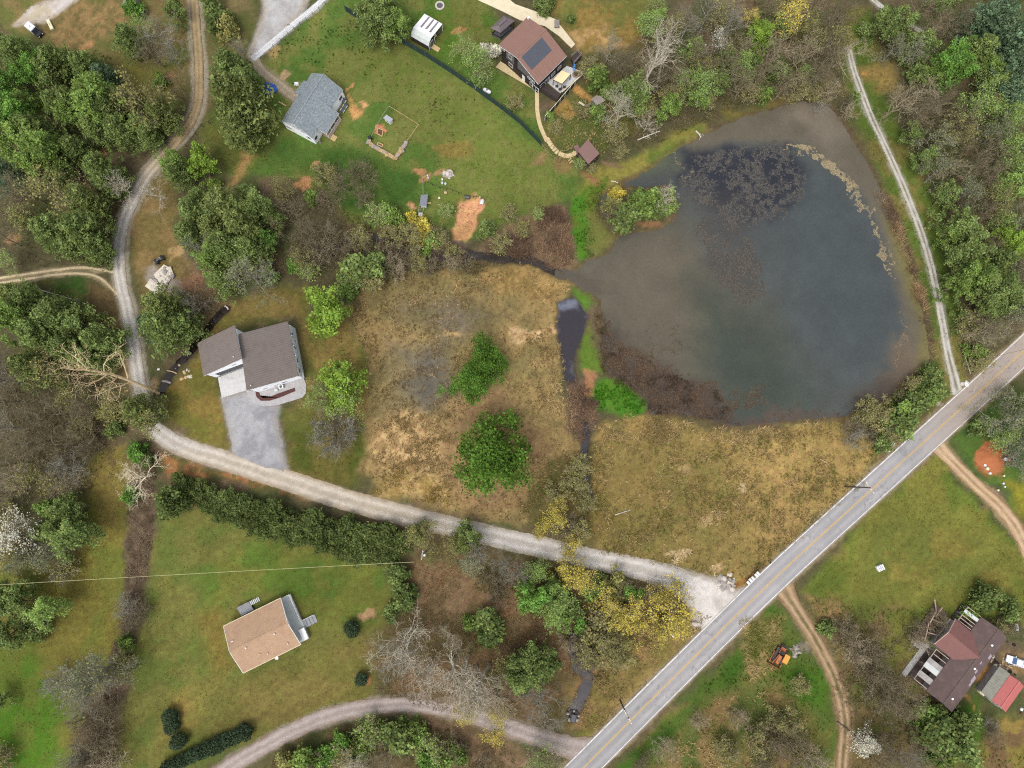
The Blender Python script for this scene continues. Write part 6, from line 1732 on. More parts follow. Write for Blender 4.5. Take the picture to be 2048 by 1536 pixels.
# ---------------------------------------------------------------- the dark house with the red-brown roof
z_ = zf(960, 10, 7.3125)
E1, E2, RI = 6.9, 5.5, 8.5
LA, LB = GG(z_(270, 580), E1), GG(z_(640, 200), E1)      # left eave
RA_, RB_ = GG(z_(955, 1045), E2), GG(z_(1395, 600), E2)  # right eave
TA, TB = GG(z_(575, 697), RI), GG(z_(1030, 298), RI)     # ridge
A = LA; u = ((LB - LA).normalized() + (RB_ - RA_).normalized() + (TB - TA).normalized()); u.z = 0; u.normalize()
v = Vector((u.y, -u.x, 0))
L = ((LB - LA).dot(u) + (RB_ - RA_).dot(u) + (TB - TA).dot(u)) / 3
W = ((RA_ - LA).dot(v) + (RB_ - LB).dot(v)) / 2
MID = (((TA - LA).dot(v) + (TB - LB).dot(v)) / 2) / W
ang = math.atan2(u.y, u.x)
def hp3(s, t, z): return Vector((A.x + u.x * s + v.x * t, A.y + u.y * s + v.y * t, z))
cz = hp3(L / 2, W / 2, 0)
h3 = thing('house', (cz.x, cz.y, 0), 'two-storey dark brown house with red-brown metal roof carrying solar panels', 'house')
MB().slab([hp3(0, 0, E1), hp3(L, 0, E1), hp3(L, W * MID, RI), hp3(0, W * MID, RI)], .16).build('roof', M_BROWNR, h3)
rr = MB().slab([hp3(0, W, E2), hp3(L, W, E2), hp3(L, W * MID, RI), hp3(0, W * MID, RI)], .16).build('roof', M_BROWNR, h3)
MB().bar(hp3(0, W * MID, RI - .02), hp3(L, W * MID, RI - .02), .35, .06).build('ridge_cap', M_BROWNR, h3)
ribs(rr, hp3(0, W * MID, RI), hp3(L, W * MID, RI), hp3(L, W, E2), hp3(0, W, E2), .9, M_BROWNR, .035, .05)
def hz(t): return E1 + (RI - E1) * t / (W * MID) if t < W * MID else RI + (E2 - RI) * (t - W * MID) / (W * (1 - MID))
ii = .5
foot = [(ii, ii), (L - ii, ii), (L - ii, W * MID), (L - ii, W - ii), (ii, W - ii), (ii, W * MID)]
b = MB(); b.hexa([(*hp3(s, t, 0).xy, -.25) for s, t in foot], [(*hp3(s, t, 0).xy, hz(t) - .2) for s, t in foot])
b.build('wall', M_DKSIDE, h3)
fa = MB()
for s0, t0, s1, t1 in ((0, 0, 0, W * MID), (0, W * MID, 0, W), (0, W, L, W)):
    fa.bar(hp3(s0, t0, hz(t0) - .34), hp3(s1, t1, hz(t1) - .34), .07, .18)
fa.build('fascia', M_TRIM, h3)
# grey shake cladding on the gable
def gpan(t0, t1, z0, z1a, z1b, m, name, d=.03):
    b = MB()
    b.hexa([(*hp3(ii + .05, t0, 0).xy, z0), (*hp3(ii + .05, t1, 0).xy, z0), (*hp3(ii - d, t1, 0).xy, z0), (*hp3(ii - d, t0, 0).xy, z0)],
           [(*hp3(ii + .05, t0, 0).xy, z1a), (*hp3(ii + .05, t1, 0).xy, z1b), (*hp3(ii - d, t1, 0).xy, z1b), (*hp3(ii - d, t0, 0).xy, z1a)])
    return b.build(name, m, h3)
for r_ in range(6):
    z0 = 3.3 + r_ * .52
    t1 = min(W * .82, W * MID + (RI - .4 - z0 - .5) / ((RI - E2) / (W * (1 - MID))))
    if t1 > W * .5:
        gpan(W * .45, t1, z0, z0 + .46, z0 + .46, M_SHAKE, 'shake_course', .03 + .004 * r_)
gpan(W * .16, W * .36, 3.3, 6.6, 7.0, M_SHAKE, 'shake_panel')
wa, wb = hp3(ii, ii, 0), hp3(ii, W - ii, 0)
opening(h3, wa, wb, cz, W * .22, 4.3, 1.4, 1.5, grid=(1, 2))
opening(h3, wa, wb, cz, W * .24, 1.1, 1.5, 1.5, grid=(2, 2))
opening(h3, wa, wb, cz, W * .04, 5.2, 1.2, .7, grid=(2, 1))
for k in range(3):
    opening(h3, wa, wb, cz, W * (.70 + .06 * k), 3.0, .8, .8)
opening(h3, wa, wb, cz, W * .57, 0.05, 1.0, 2.2, name='door', pm=M_TRIM)
opening(h3, wa, wb, cz, W * .77, 1.0, 1.1, 1.3, grid=(1, 2))
opening(h3, wa, wb, cz, W * .84, 0.05, 1.3, 2.2, name='door', pm=M_PANE, grid=(2, 1))
opening(h3, wa, wb, cz, W * .92, 1.0, 1.1, 1.3, grid=(1, 2))
ra, rb = hp3(ii, W - ii, 0), hp3(L - ii, W - ii, 0)
for k, (s, w, h, z0) in enumerate(((.16, 1.6, 1.2, 1.2), (.36, 1.6, 2.1, .2), (.56, 1.4, 1.2, 1.2), (.78, 1.4, 1.2, 1.2))):
    opening(h3, ra, rb, cz, L * s, z0, w, h, name='door' if z0 < 1 else 'window', grid=(2, 1))
c = hp3(.5, W * MID - .1, RI)
MB().tube((c.x, c.y, RI - .3), (c.x, c.y, RI + 1.2), .09, .09, 8).build('flue', M_STEEL, h3)
c = hp3(L - .2, .6, E1)
MB().box((c.x, c.y, E1 - .2), (.5, .5, .9), ang).build('chimney', M_TRIM, h3)
# solar array: two rows of five
sl = (E2 - RI) / (W * (1 - MID))
S0, S1 = L * .085, L * .79
T0, T1 = W * (MID + .05), W * (MID + .31)
for i in range(5):
    for j in range(2):
        s0, s1 = S0 + (S1 - S0) * i / 5 + .03, S0 + (S1 - S0) * (i + 1) / 5 - .03
        t0, t1 = T0 + (T1 - T0) * j / 2 + .03, T0 + (T1 - T0) * (j + 1) / 2 - .03
        o = MB().slab([hp3(s0, t0, hz(t0) + .12), hp3(s1, t0, hz(t0) + .12), hp3(s1, t1, hz(t1) + .12), hp3(s0, t1, hz(t1) + .12)], .06).build('solar_panel', M_SOLARF, h3)
        MB().slab([hp3(s0 + .04, t0 + .04, hz(t0 + .04) + .128), hp3(s1 - .04, t0 + .04, hz(t0 + .04) + .128), hp3(s1 - .04, t1 - .04, hz(t1 - .04) + .128), hp3(s0 + .04, t1 - .04, hz(t1 - .04) + .128)], .03).build('glass', M_SOLAR, o)
# terrace, walk, deck, drive
flat('side_terrace', [z_(985, 1130), z_(1270, 890), z_(1545, 990), z_(1185, 1300)], .3, M_CONC, th=.55)
flat('concrete_walk', [z_(228, 905), z_(300, 825), z_(890, 1160), z_(880, 1215), z_(850, 1250), z_(805, 1245)], .06, M_TANC, th=.2)
walk_px = [(1074, 178), (1074, 200), (1075, 225), (1080, 250), (1088, 270), (1094, 283)]
ribbon('garden_walk', walk_px, 1.0, .07, M_TANC, lambda u_, v_, X, Y: np.zeros((*X.shape, 4)) + 1, jag=0, spill=0, nv=3)
for i, (x, y, a) in enumerate(((1095, 279, -40), (1098, 284, -42), (1101, 289, -44), (1105, 294, -46), (1109, 299, -48), (1114, 304, -40), (1121, 308, -28), (1128, 311, -18), (1135, 312, -6), (1142, 310, 10), (1149, 307, 24))):
    p = G(x, y)
    o = MB().box((p.x, p.y, -.1), (.72 if i < 6 else .95, 1.15, .2 - .004 * i), math.radians(a + (0 if i < 6 else 0))).build('stepping_slab', M_TANC)
    tag(o, kind='structure')
d = [z_(870, 1235), z_(950, 1165), z_(1190, 1300), z_(1130, 1400)]
P = [G(*q, .9) for q in d]
t = thing('deck', (P[0].x, P[0].y, 0), 'dark brown timber deck with railing below the beige canopy', 'deck')
MB().prism([(p.x, p.y) for p in P], -.2, .78).build('frame', M_DKW, t)
nb = 10
for i in range(nb):
    a0, a1 = (i + .04) / nb, (i + .96) / nb
    q = [P[0].lerp(P[3], a0), P[1].lerp(P[2], a0), P[1].lerp(P[2], a1), P[0].lerp(P[3], a1)]
    MB().prism([(p.x, p.y) for p in q], .78, .84 + .01 * (i % 2)).build('deck_board', M_DKW, t)
railing(t, [P[1], P[0], P[3], P[2]], .84, .95, M_DKW, step=1.8)
d = [z_(1330, 760), z_(1430, 680), z_(1480, 740), z_(1370, 860)]
P = [G(*q, 1.2) for q in d]
t = thing('deck', (P[0].x, P[0].y, 0), 'small dark raised deck at the right corner of the red-brown roofed house', 'deck')
MB().prism([(p.x, p.y) for p in P], -.2, 1.1).build('frame', M_DKW, t)
for i in range(5):
    a0, a1 = (i + .04) / 5, (i + .96) / 5
    q = [P[0].lerp(P[3], a0), P[1].lerp(P[2], a0), P[1].lerp(P[2], a1), P[0].lerp(P[3], a1)]
    MB().prism([(p.x, p.y) for p in q], 1.1, 1.16 + .01 * (i % 2)).build('deck_board', M_DKW, t)
railing(t, [P[0], P[1], P[2], P[3]], 1.16, .95, M_GREYW, step=1.6)
# railing of the terrace with its pale cap
P = [G(*z_(1180, 1310), .3), G(*z_(1548, 1000), .3), G(*z_(1500, 900), .3)]
t = thing('terrace_railing', (P[0].x, P[0].y, 0), 'dark terrace railing with a pale yellowish cap rail', 'railing')
railing(t, P, .3, .85, M_DKW, step=2.0)
MB().bar(P[0] + Vector((0, 0, .88)), P[1] + Vector((0, 0, .88)), .2, .05).build('cap_rail', M_CREAMC, t)
# canopy
cp = [z_(1075, 1090), z_(1195, 955), z_(1325, 1010), z_(1200, 1150)]
P = [G(*q, 2.9) for q in cp]
t = thing('pergola', ((P[0].x + P[2].x) / 2, (P[0].y + P[2].y) / 2, .3), 'pergola with a taut beige canopy on the terrace', 'pergola')
MB().slab(P, .08).build('canopy', M_CANVAS, t)
for p in P:
    MB().box((p.x, p.y, .3), (.16, .16, 2.5)).build('post', M_DKW, t)
for i in range(4):
    MB().bar(P[i] - Vector((0, 0, .26)), P[(i + 1) % 4] - Vector((0, 0, .26)), .1, .16).build('beam', M_DKW, t)
c = sum(P, Vector()) / 4
for i, (dx, dy) in enumerate(((-1.2, -1.2), (-.4, -2.0), (.7, -1.4))):
    tt = thing('garden_chair', (c.x + dx, c.y + dy, .3), ('dark garden chair under the left of the canopy', 'dark garden chair at the lower corner of the canopy', 'dark garden chair right of the others under the canopy')[i], 'chair', 'chairs under the canopy')
    MB().box((c.x + dx, c.y + dy, .68), (.6, .6, .1), .7 * i).build('seat', M_DKW, tt)
    MB().box((c.x + dx + .25, c.y + dy, .78), (.1, .6, .5), 0).build('backrest', M_DKW, tt)
    for a, b_ in ((-.25, -.25), (.25, -.25), (.25, .25), (-.25, .25)):
        MB().box((c.x + dx + a, c.y + dy + b_, .3), (.06, .06, .38)).build('leg', M_DKW, tt)
p = G(*z_(1380, 900), 0.9)
t = thing('kayak', (p.x, p.y, .3), 'small bright blue plastic kayak standing on the terrace', 'kayak')
MBL = mat('blue_plastic', C(74, 150, 226), 0.4, 0.08, 0.5)
MB().lathe((p.x - .1, p.y - 1.0, .65), [(.06, 0), (.32, .3), (.42, .9), (.36, 1.5), (.08, 2.0)], 10, (0.1, 1, 0.05)).build('hull', MBL, t, smoothf=True)
MB().box((p.x, p.y - .1, .98), (.4, .7, .1)).build('cockpit', M_BLACK, t)
p = G(*z_(1403, 1015), .3)
t = thing('fire_pit', (p.x, p.y, .3), 'round stone fire pit on the terrace right of the canopy', 'fire pit')
for i in range(9):
    a = i * .698
    MB().box((p.x + .75 * math.cos(a), p.y + .75 * math.sin(a), .3), (.3, .5, .32), a).build('stone', M_WOOD, t)
MB().tube((p.x, p.y, .3), (p.x, p.y, .4), .6, .6, 12).build('ash_bed', M_DKW, t)
# gazebo behind
gp = [z_(150, 335), z_(355, 150), z_(512, 225), z_(300, 405)]
P = [G(*q, 3.2) for q in gp]; cc = sum(P, Vector()) / 4
t = thing('gazebo', (cc.x, cc.y, 0), 'dark grey gazebo with a two-tier roof left of the red-brown roof', 'gazebo')
top = cc + Vector((0, 0, .9))
ridge0, ridge1 = (P[0].lerp(P[3], .5)).lerp(P[1].lerp(P[2], .5), .25) + Vector((0, 0, .8)), (P[0].lerp(P[3], .5)).lerp(P[1].lerp(P[2], .5), .75) + Vector((0, 0, .8))
M_GAZ = mat('gazebo_roof', C(112, 100, 102), .6, .08, .6)
MB().add([P[0], P[1], ridge1, ridge0, P[0] - Vector((0, 0, .1)), P[1] - Vector((0, 0, .1)), ridge1 - Vector((0, 0, .1)), ridge0 - Vector((0, 0, .1))],
         [(0, 1, 2, 3), (7, 6, 5, 4), (0, 4, 5, 1), (1, 5, 6, 2), (2, 6, 7, 3), (3, 7, 4, 0)]).build('roof', M_GAZ, t)
MB().add([P[2], P[3], ridge0, ridge1, P[2] - Vector((0, 0, .1)), P[3] - Vector((0, 0, .1)), ridge0 - Vector((0, 0, .1)), ridge1 - Vector((0, 0, .1))],
         [(0, 1, 2, 3), (7, 6, 5, 4), (0, 4, 5, 1), (1, 5, 6, 2), (2, 6, 7, 3), (3, 7, 4, 0)]).build('roof', M_GAZ, t)
MB().add([P[0], P[3], ridge0, P[0] - Vector((0, 0, .1)), P[3] - Vector((0, 0, .1)), ridge0 - Vector((0, 0, .1))], [(0, 1, 2), (5, 4, 3), (0, 3, 4, 1), (1, 4, 5, 2), (2, 5, 3, 0)]).build('roof', M_GAZ, t)
MB().add([P[1], P[2], ridge1, P[1] - Vector((0, 0, .1)), P[2] - Vector((0, 0, .1)), ridge1 - Vector((0, 0, .1))], [(0, 1, 2), (5, 4, 3), (0, 3, 4, 1), (1, 4, 5, 2), (2, 5, 3, 0)]).build('roof', M_GAZ, t)
MB().bar(ridge0 + Vector((0, 0, .05)), ridge1 + Vector((0, 0, .05)), .7, .12).build('roof_cap', M_GAZ, t)
for p in P:
    q = p.lerp(cc, .12)
    MB().box((q.x, q.y, 0), (.14, .14, 3.15)).build('post', M_BLACK, t)
for i in range(4):
    a, b_ = P[i].lerp(cc, .12), P[(i + 1) % 4].lerp(cc, .12)
    MB().bar(Vector((a.x, a.y, .5)), Vector((b_.x, b_.y, .5)), .06, .5).build('screen', M_DKW, t)
q = [p.lerp(cc, .1) for p in P]
MB().prism([(p.x, p.y) for p in q], -.2, .12).build('floor', M_DGREY, t)
flat('cream_drive', [(930, -12), (985, -30), (1030, 8), (1075, 24), (1110, 38), (1130, 62), (1150, 88), (1143, 96), (1118, 72), (1090, 52), (1040, 40), (1000, 20)], .07, M_CREAMC, th=.2)
p = G(*z_(1125, 275), .4)
t = thing('pallet_stack', (p.x, p.y, 0), 'grey slatted pallet stack beside the cream drive', 'pallet')
for i in range(6):
    c = p + u * 0 + v * 0
    MB().box((p.x - .55 + i * .22, p.y, .1), (.17, 2.0, .5)).build('slat', M_GREYW, t)
MB().box((p.x, p.y - .8, 0), (1.3, .12, .1)).build('bearer', M_GREYW, t); MB().box((p.x, p.y + .8, 0), (1.3, .12, .1)).build('bearer', M_GREYW, t)

# ---------------------------------------------------------------- the tan-roofed house
z_ = zf(430, 1170, 8.086)
EZ, RZ = 3.0, 5.1
A, u, v, L, W = frame(z_(135, 670), z_(1058, 215), z_(470, 1415), EZ)
L = ((G(*z_(1058, 215), EZ) - G(*z_(135, 670), EZ)).length + (G(*z_(1410, 960), EZ) - G(*z_(470, 1415), EZ)).length) / 2
ang = math.atan2(u.y, u.x)
def hp4(s, t, z): return Vector((A.x + u.x * s + v.x * t, A.y + u.y * s + v.y * t, z))
cz = hp4(L / 2, W / 2, 0)
h4 = thing('house', (cz.x, cz.y, 0), 'small house with a plain tan shingle gable roof and a white side porch', 'house')
gable_roof(h4, hp4, L, W, EZ, RZ, M_TANSH)
gable_body(h4, hp4, L - 1.0, W, EZ, RZ, M_SIDING, .3)
fa = MB(); M_GUT = mat('cream_gutter', C(226, 208, 174), .6, .05, .5)
fa.bar(hp4(0, -.06, EZ - .16), hp4(L, -.06, EZ - .16), .14, .14); fa.bar(hp4(0, W + .06, EZ - .16), hp4(L, W + .06, EZ - .16), .14, .14)
fa.build('gutter', M_GUT, h4)
fa = MB()
for s in (0, L):
    fa.bar(hp4(s, 0, EZ - .3), hp4(s, W / 2, RZ - .3), .08, .31); fa.bar(hp4(s, W, EZ - .3), hp4(s, W / 2, RZ - .3), .08, .31)
fa.build('fascia', M_TRIM, h4)
for zx, zy, r_ in ((965, 790, .22), (1180, 945, .2), (505, 1015, .24), (860, 1108, .16), (725, 1115, .14)):
    p = G(*z_(zx, zy), 4.4); t_ = (p - A).dot(v); zz = EZ + (RZ - EZ) * (1 - abs(t_ - W / 2) / (W / 2))
    p = G(*z_(zx, zy), zz)
    MB().lathe((p.x, p.y, zz - .15), [(r_ * .6, 0), (r_ * .6, .3), (r_, .32), (r_ * .9, .45), (r_ * .3, .55)], 10).build('roof_vent', M_VENT, h4, smoothf=True)
p = G(*z_(280, 910), 4.6)
MB().tube((p.x - .3, p.y - .15, 4.7), (p.x + .3, p.y + .15, 4.75), .1, .1, 8).build('vent_pipe', M_VENT, h4)
c = hp4(L * .57, W + .35, EZ)
MB().lathe((c.x, c.y, EZ - .1), [(.32, 0), (.42, .06), (.42, .1), (.3, .06), (.3, .02)], 14).build('dish', M_VENT, h4)
for k in (.15, .4, .65, .88):
    opening(h4, hp4(.3, W - .3, 0), hp4(L - .3, W - .3, 0), cz, L * k, 1.0, 1.2, 1.2, grid=(1, 2))
    opening(h4, hp4(.3, .3, 0), hp4(L - .3, .3, 0), cz, L * k, 1.0, 1.2, 1.2, grid=(1, 2))
opening(h4, hp4(L - 1.3, .3, 0), hp4(L - 1.3, W - .3, 0), cz, W * .6, .7, 1.0, 2.1, name='door', pm=M_TRIM)
opening(h4, hp4(L - 1.3, .3, 0), hp4(L - 1.3, W - .3, 0), cz, W * .3, 1.3, 1.3, 1.2, grid=(2, 1))
# side porch
d = [hp4(L - .4, .3, .7), G(*z_(1190, 150), .7), G(*z_(1500, 835), .7), hp4(L - .4, W - .2, .7)]
pw = max(1.5, min((d[1] - hp4(L, 0, 0)).dot(u), 3.2))
d = [hp4(L - 1.3, .1, 0), hp4(L + pw, .1, 0), hp4(L + pw, W - .2, 0), hp4(L - 1.3, W - .2, 0)]
MB().prism([(p.x, p.y) for p in d], -.2, .55).build('porch_frame', M_GREYW, h4)
nb = 8
for i in range(nb):
    a0, a1 = -1.3 + (pw + 1.3) * (i + .03) / nb, -1.3 + (pw + 1.3) * (i + .97) / nb
    q = [hp4(L + a0, .1, 0), hp4(L + a1, .1, 0), hp4(L + a1, W - .2, 0), hp4(L + a0, W - .2, 0)]
    MB().prism([(p.x, p.y) for p in q], .55, .6 + .004 * (i % 2)).build('porch_board', M_DECKW, h4)
railing(h4, [hp4(L + .2, .15, 0), hp4(L + pw - .05, .15, 0), hp4(L + pw - .05, W * .60, 0)], .6, .9, M_TRIM, step=1.8)
railing(h4, [hp4(L + pw - .05, W * .78, 0), hp4(L + pw - .05, W - .25, 0), hp4(L + .2, W - .25, 0)], .6, .9, M_TRIM, step=1.8)
MB().slab([hp4(L + .2, W * .74, 1.5), hp4(L + pw + .1, W * .74, 1.5), hp4(L + pw + .1, W * .98, 1.4), hp4(L + .2, W * .98, 1.4)], .06).build('porch_cover', M_TRIM, h4)
for i in range(4):
    MB().slab([hp4(L + pw + .75 * i, W * .60, .5 - .14 * i), hp4(L + pw + .75 * i + .72, W * .60, .5 - .14 * i), hp4(L + pw + .75 * i + .72, W * .77, .5 - .14 * i), hp4(L + pw + .75 * i, W * .77, .5 - .14 * i)], .3).build('step', M_DECKG, h4)
railing(h4, [hp4(L + pw, W * .60, 0), hp4(L + pw + 2.9, W * .60, 0)], .1, 1.0, M_TRIM, step=1.5)
# back stoop
d = [G(*z_(350, 372), .8), G(*z_(540, 272), .8), G(*z_(625, 400), .8), G(*z_(430, 500), .8)]
t = thing('back_stoop', (d[0].x, d[0].y, 0), 'grey timber stoop with steps behind the tan-roofed house', 'stoop')
MB().prism([(p.x, p.y) for p in d], -.2, .72).build('frame', M_DKW, t)
for i in range(6):
    a0, a1 = (i + .04) / 6, (i + .96) / 6
    q = [d[0].lerp(d[3], a0), d[1].lerp(d[2], a0), d[1].lerp(d[2], a1), d[0].lerp(d[3], a1)]
    MB().prism([(p.x, p.y) for p in q], .72, .78 + .004 * (i % 2)).build('deck_board', M_DECKG, t)
s0 = (d[1] - d[0]).normalized(); s1 = (d[2] - d[1]).normalized()
for i in range(6):
    c = d[1] + s0 * (.2 + .36 * i) + s1 * .55
    MB().box((c.x, c.y, .62 - .11 * i), (.26, 1.0, .06), math.atan2(s0.y, s0.x)).build('tread', M_DECKW, t)
railing(t, [d[0], d[1]], .78, .9, M_GREYW, step=1.4)
# ---------------------------------------------------------------- the derelict farmhouse
z_ = zf(1810, 1200, 6.4)
EZ, RZ = 3.2, 4.9
A, u, v, L, W = frame(z_(270, 1160), z_(975, 215), z_(590, 1450), EZ)
ang = math.atan2(u.y, u.x)
def hp5(s, t, z): return Vector((A.x + u.x * s + v.x * t, A.y + u.y * s + v.y * t, z))
cz = hp5(L / 2, W / 2, 0)
h5 = thing('farmhouse', (cz.x, cz.y, 0), 'long derelict house with faded dark shingle roof, a reddish cross wing and open rafters', 'house')
gable_roof(h5, hp5, L, W, EZ, RZ, M_OLDSH)
gable_body(h5, hp5, L, W, EZ, RZ, M_GREYBD, .4)
# cross wing towards the left
w0, w1 = L * .44, L * .80
wl_ = -4.6
wr = 5.3
mid_ = (w0 + w1) / 2
r = MB()
r.slab([hp5(w0, wl_, 3.4), hp5(mid_, wl_ - .2, wr), hp5(mid_, W * .52, wr), hp5(w0, W * .1, 3.4)], .15)
r.build('wing_roof', M_OLDRED, h5)
r = MB()
r.slab([hp5(w1, wl_ + .4, 3.4), hp5(mid_, wl_ - .2, wr), hp5(mid_, W * .52, wr), hp5(w1, W * .1, 3.4)], .15)
r.build('wing_roof', M_OLDRED, h5)
b = MB()
foot = [hp5(w0 + .4, wl_ + .6, 0), hp5(mid_, wl_ + .6, 0), hp5(w1 - .4, wl_ + .6, 0), hp5(w1 - .4, .5, 0), hp5(w0 + .4, .5, 0)]
b.hexa([(p.x, p.y, -.2) for p in foot], [(p.x, p.y, z) for p, z in zip(foot, (3.3, 5.0, 3.3, 3.3, 3.3))])
b.build('wing_wall', M_GREYBD, h5)
fa = MB(); fa.bar(hp5(w0, wl_ - .05, 3.2), hp5(mid_, wl_ - .25, wr - .22), .12, .24); fa.bar(hp5(w1, wl_ + .35, 3.2), hp5(mid_, wl_ - .25, wr - .22), .12, .24); fa.build('verge_board', mat('bleached_board', C(196, 168, 146), .8, .15, .4), h5)
M_BLEACH = MATS['bleached_board']
# collapsed porch in front of the wing
k = 0
for i in range(9):
    s0 = w0 - .6 + (w1 - w0 + 1.2) * i / 9
    MB().box((*hp5(s0 + .35, wl_ - 1.7, 0).xy, .35 + RNG.uniform(-.1, .15)), (.75, 3.6 + RNG.uniform(-.8, .3), .07), ang + RNG.uniform(-.05, .05)).build('porch_board', M_ROT, h5)
for s0, t0, z0, s1, t1, z1 in ((w0 - .8, -6.0, .5, w0 + 3.4, -8.4, 1.4), (w0 + 3.4, -8.2, 1.4, w1 - 1, -8.8, 1.7), (w1 - 1.0, -8.8, 1.6, w1 + 1.0, -10.2, .9), (w1 - 2, -8, 1.4, w1 + .5, -8.2, 1.6), (w0 + 1, -5.6, 2.2, w1 - .5, -5.8, 2.4), (w0 + 1.5, -7.3, .6, w0 + 2.5, -5.2, 2.2), (w1 - 3, -8.2, .6, w1 - 2.2, -5.3, 2.2)):
    MB().bar(hp5(s0, t0 + 1.2, z0), hp5(s1, t1 + 1.2, z1), .22, .14).build('fallen_beam', M_BLEACH, h5)
MB().box((*hp5(w0 + .2, -6.6, 0).xy, 0), (2.4, 1.6, .8), ang + .5).build('porch_wreck', M_ROT, h5)
MB().box((*hp5(w0 - 1.4, -5.2, 0).xy, 0), (2.2, 2.6, .25), ang + .2).build('porch_slab', M_GREYBD, h5)
# open rafters left of the main roof, below and above the wing
for (a0, a1, n_, covers) in ((.02, .42, 7, (1, 3, 4)), (.82, 1.0, 5, (3,))):
    s0, s1 = L * a0, L * a1
    t0 = -3.0
    MB().bar(hp5(s0, t0, 2.2), hp5(s1, t0, 2.2), .16, .2).build('porch_beam', M_GREYBD, h5)
    MB().prism([p.xy for p in (hp5(s0, t0 - .3, 0), hp5(s1, t0 - .3, 0), hp5(s1, .3, 0), hp5(s0, .3, 0))], -.2, .25).build('porch_floor', M_DKW, h5)
    for i in range(n_ + 1):
        f = s0 + (s1 - s0) * i / n_
        MB().bar(hp5(f, t0 - .2, 2.4), hp5(f, .2, 2.95), .14, .14).build('rafter', M_BLEACH, h5)
    for i in covers:
        f0, f1 = s0 + (s1 - s0) * i / n_, s0 + (s1 - s0) * (i + 1) / n_
        MB().slab([hp5(f0, t0 - .3, 2.6), hp5(f1, t0 - .3, 2.6), hp5(f1, .1, 3.15), hp5(f0, .1, 3.15)], .05).build('roof_sheet', M_GREYBD if i != 3 else M_DECKW, h5)
    for i in range(3):
        c = hp5(s0 + (s1 - s0) * (i + .05) / 2.1, t0, 0)
        MB().box((c.x, c.y, .2), (.16, .16, 2.0), ang).build('porch_post', M_GREYBD, h5)
MB().prism([p.xy for p in (hp5(-.2, -4.6, 0), hp5(L * .42, -4.6, 0), hp5(L * .42, -3.3, 0), hp5(-.2, -3.3, 0))], -.2, .12).build('porch_apron', M_GREYBD, h5)
for zx, zy in ((1107, 577), (887, 877), (603, 1262)):
    p = G(*z_(zx, zy), 4.4)
    t_ = (p - A).dot(v); zz = EZ + (RZ - EZ) * (1 - abs(t_ - W / 2) / (W / 2))
    MB().lathe((p.x, p.y, zz - .1), [(.2, 0), (.2, .25), (.32, .27), (.2, .42)], 10).build('roof_vent', M_TRIM, h5, smoothf=True)
for s_, t_, w_, l_, a_ in ((.50, .80, 1.0, .5, .2), (.42, .90, 1.6, .9, .1), (.60, .74, .7, .4, .5), (.36, .92, 1.1, .5, -.2), (.72, .9, 1.2, .7, .3)):
    zz = EZ + (RZ - EZ) * (1 - abs(t_ - .5) / .5)
    c = hp5(L * s_, W * t_, zz)
    sl_ = -(RZ - EZ) / (W * .5)
    q = [hp5(L * s_ - w_ / 2, W * t_ - l_ / 2, zz - sl_ * l_ / 2 + .02), hp5(L * s_ + w_ / 2, W * t_ - l_ / 2, zz - sl_ * l_ / 2 + .02), hp5(L * s_ + w_ / 2 * .7, W * t_ + l_ / 2, zz + sl_ * l_ / 2 + .02), hp5(L * s_ - w_ / 2, W * t_ + l_ / 2, zz + sl_ * l_ / 2 + .02)]
    MB().slab(q, .03).build('roof_patch', mat('faded_felt', C(168, 152, 162), .8, .2, .3), h5)
for k_ in (.1, .25, .4):
    opening(h5, hp5(.4, W - .4, 0), hp5(L - .4, W - .4, 0), cz, L * k_, 1.0, 1.1, 1.3, grid=(1, 2))

# ---------------------------------------------------------------- the red-roofed outbuilding
c0, c1, c2, c3 = G(*z_(1110, 1290), 3.2), G(*z_(1345, 960), 3.2), G(*z_(1540, 1110), 3.2), G(*z_(1250, 1505), 3.2)
u = (c1 - c0).normalized(); v = Vector((u.y, -u.x, 0))
L = (c1 - c0).length; W = (c3 - c0).dot(v)
ang = math.atan2(u.y, u.x)
def hp6(s, t, z): return Vector((c0.x + u.x * s + v.x * t, c0.y + u.y * s + v.y * t, z))
cz = hp6(L / 2, W / 2, 0)
h6 = thing('outbuilding', (cz.x, cz.y, 0), 'outbuilding with faded red metal roof and a grey lean-to, beside the derelict house', 'building')
MB().slab([hp6(0, 0, 3.2), hp6(L, 0, 3.2), hp6(L, W * .42, 4.3), hp6(0, W * .42, 4.3)], .12).build('roof', M_REDR, h6)
MB().slab([hp6(0, W, 3.0), hp6(L, W, 3.0), hp6(L, W * .42, 4.3), hp6(0, W * .42, 4.3)], .12).build('roof', M_REDR, h6)
MB().bar(hp6(0, W * .42, 4.28), hp6(L, W * .42, 4.28), .3, .05).build('ridge_cap', M_REDR, h6)
gable_body(h6, hp6, L, W, 3.1, 4.2, M_GREYBD, .3, mid=.42)
g0, g1 = G(*z_(960, 1205), 2.6), G(*z_(1135, 905), 2.6)
gt = (g0 - c0).dot(v)
gt = min(gt, -2.5)
MB().slab([hp6(.1, gt, 2.6), hp6(L + .2, gt, 2.6), hp6(L + .2, .02, 3.12), hp6(.1, .02, 3.12)], .1).build('lean_to_roof', M_GREYR, h6)
ribs(h6, hp6(.1, 0, 3.12), hp6(L + .2, 0, 3.12), hp6(L + .2, gt, 2.6), hp6(.1, gt, 2.6), .6, M_GREYR, .04)
b = MB(); b.hexa([(*hp6(s, t, 0).xy, -.2) for s, t in ((.4, gt + .4), (L, gt + .4), (L, .4), (.4, .4))], [(*hp6(s, t, 0).xy, 2.45) for s, t in ((.4, gt + .4), (L, gt + .4), (L, .4), (.4, .4))])
b.build('lean_to_wall', M_GREYBD, h6)
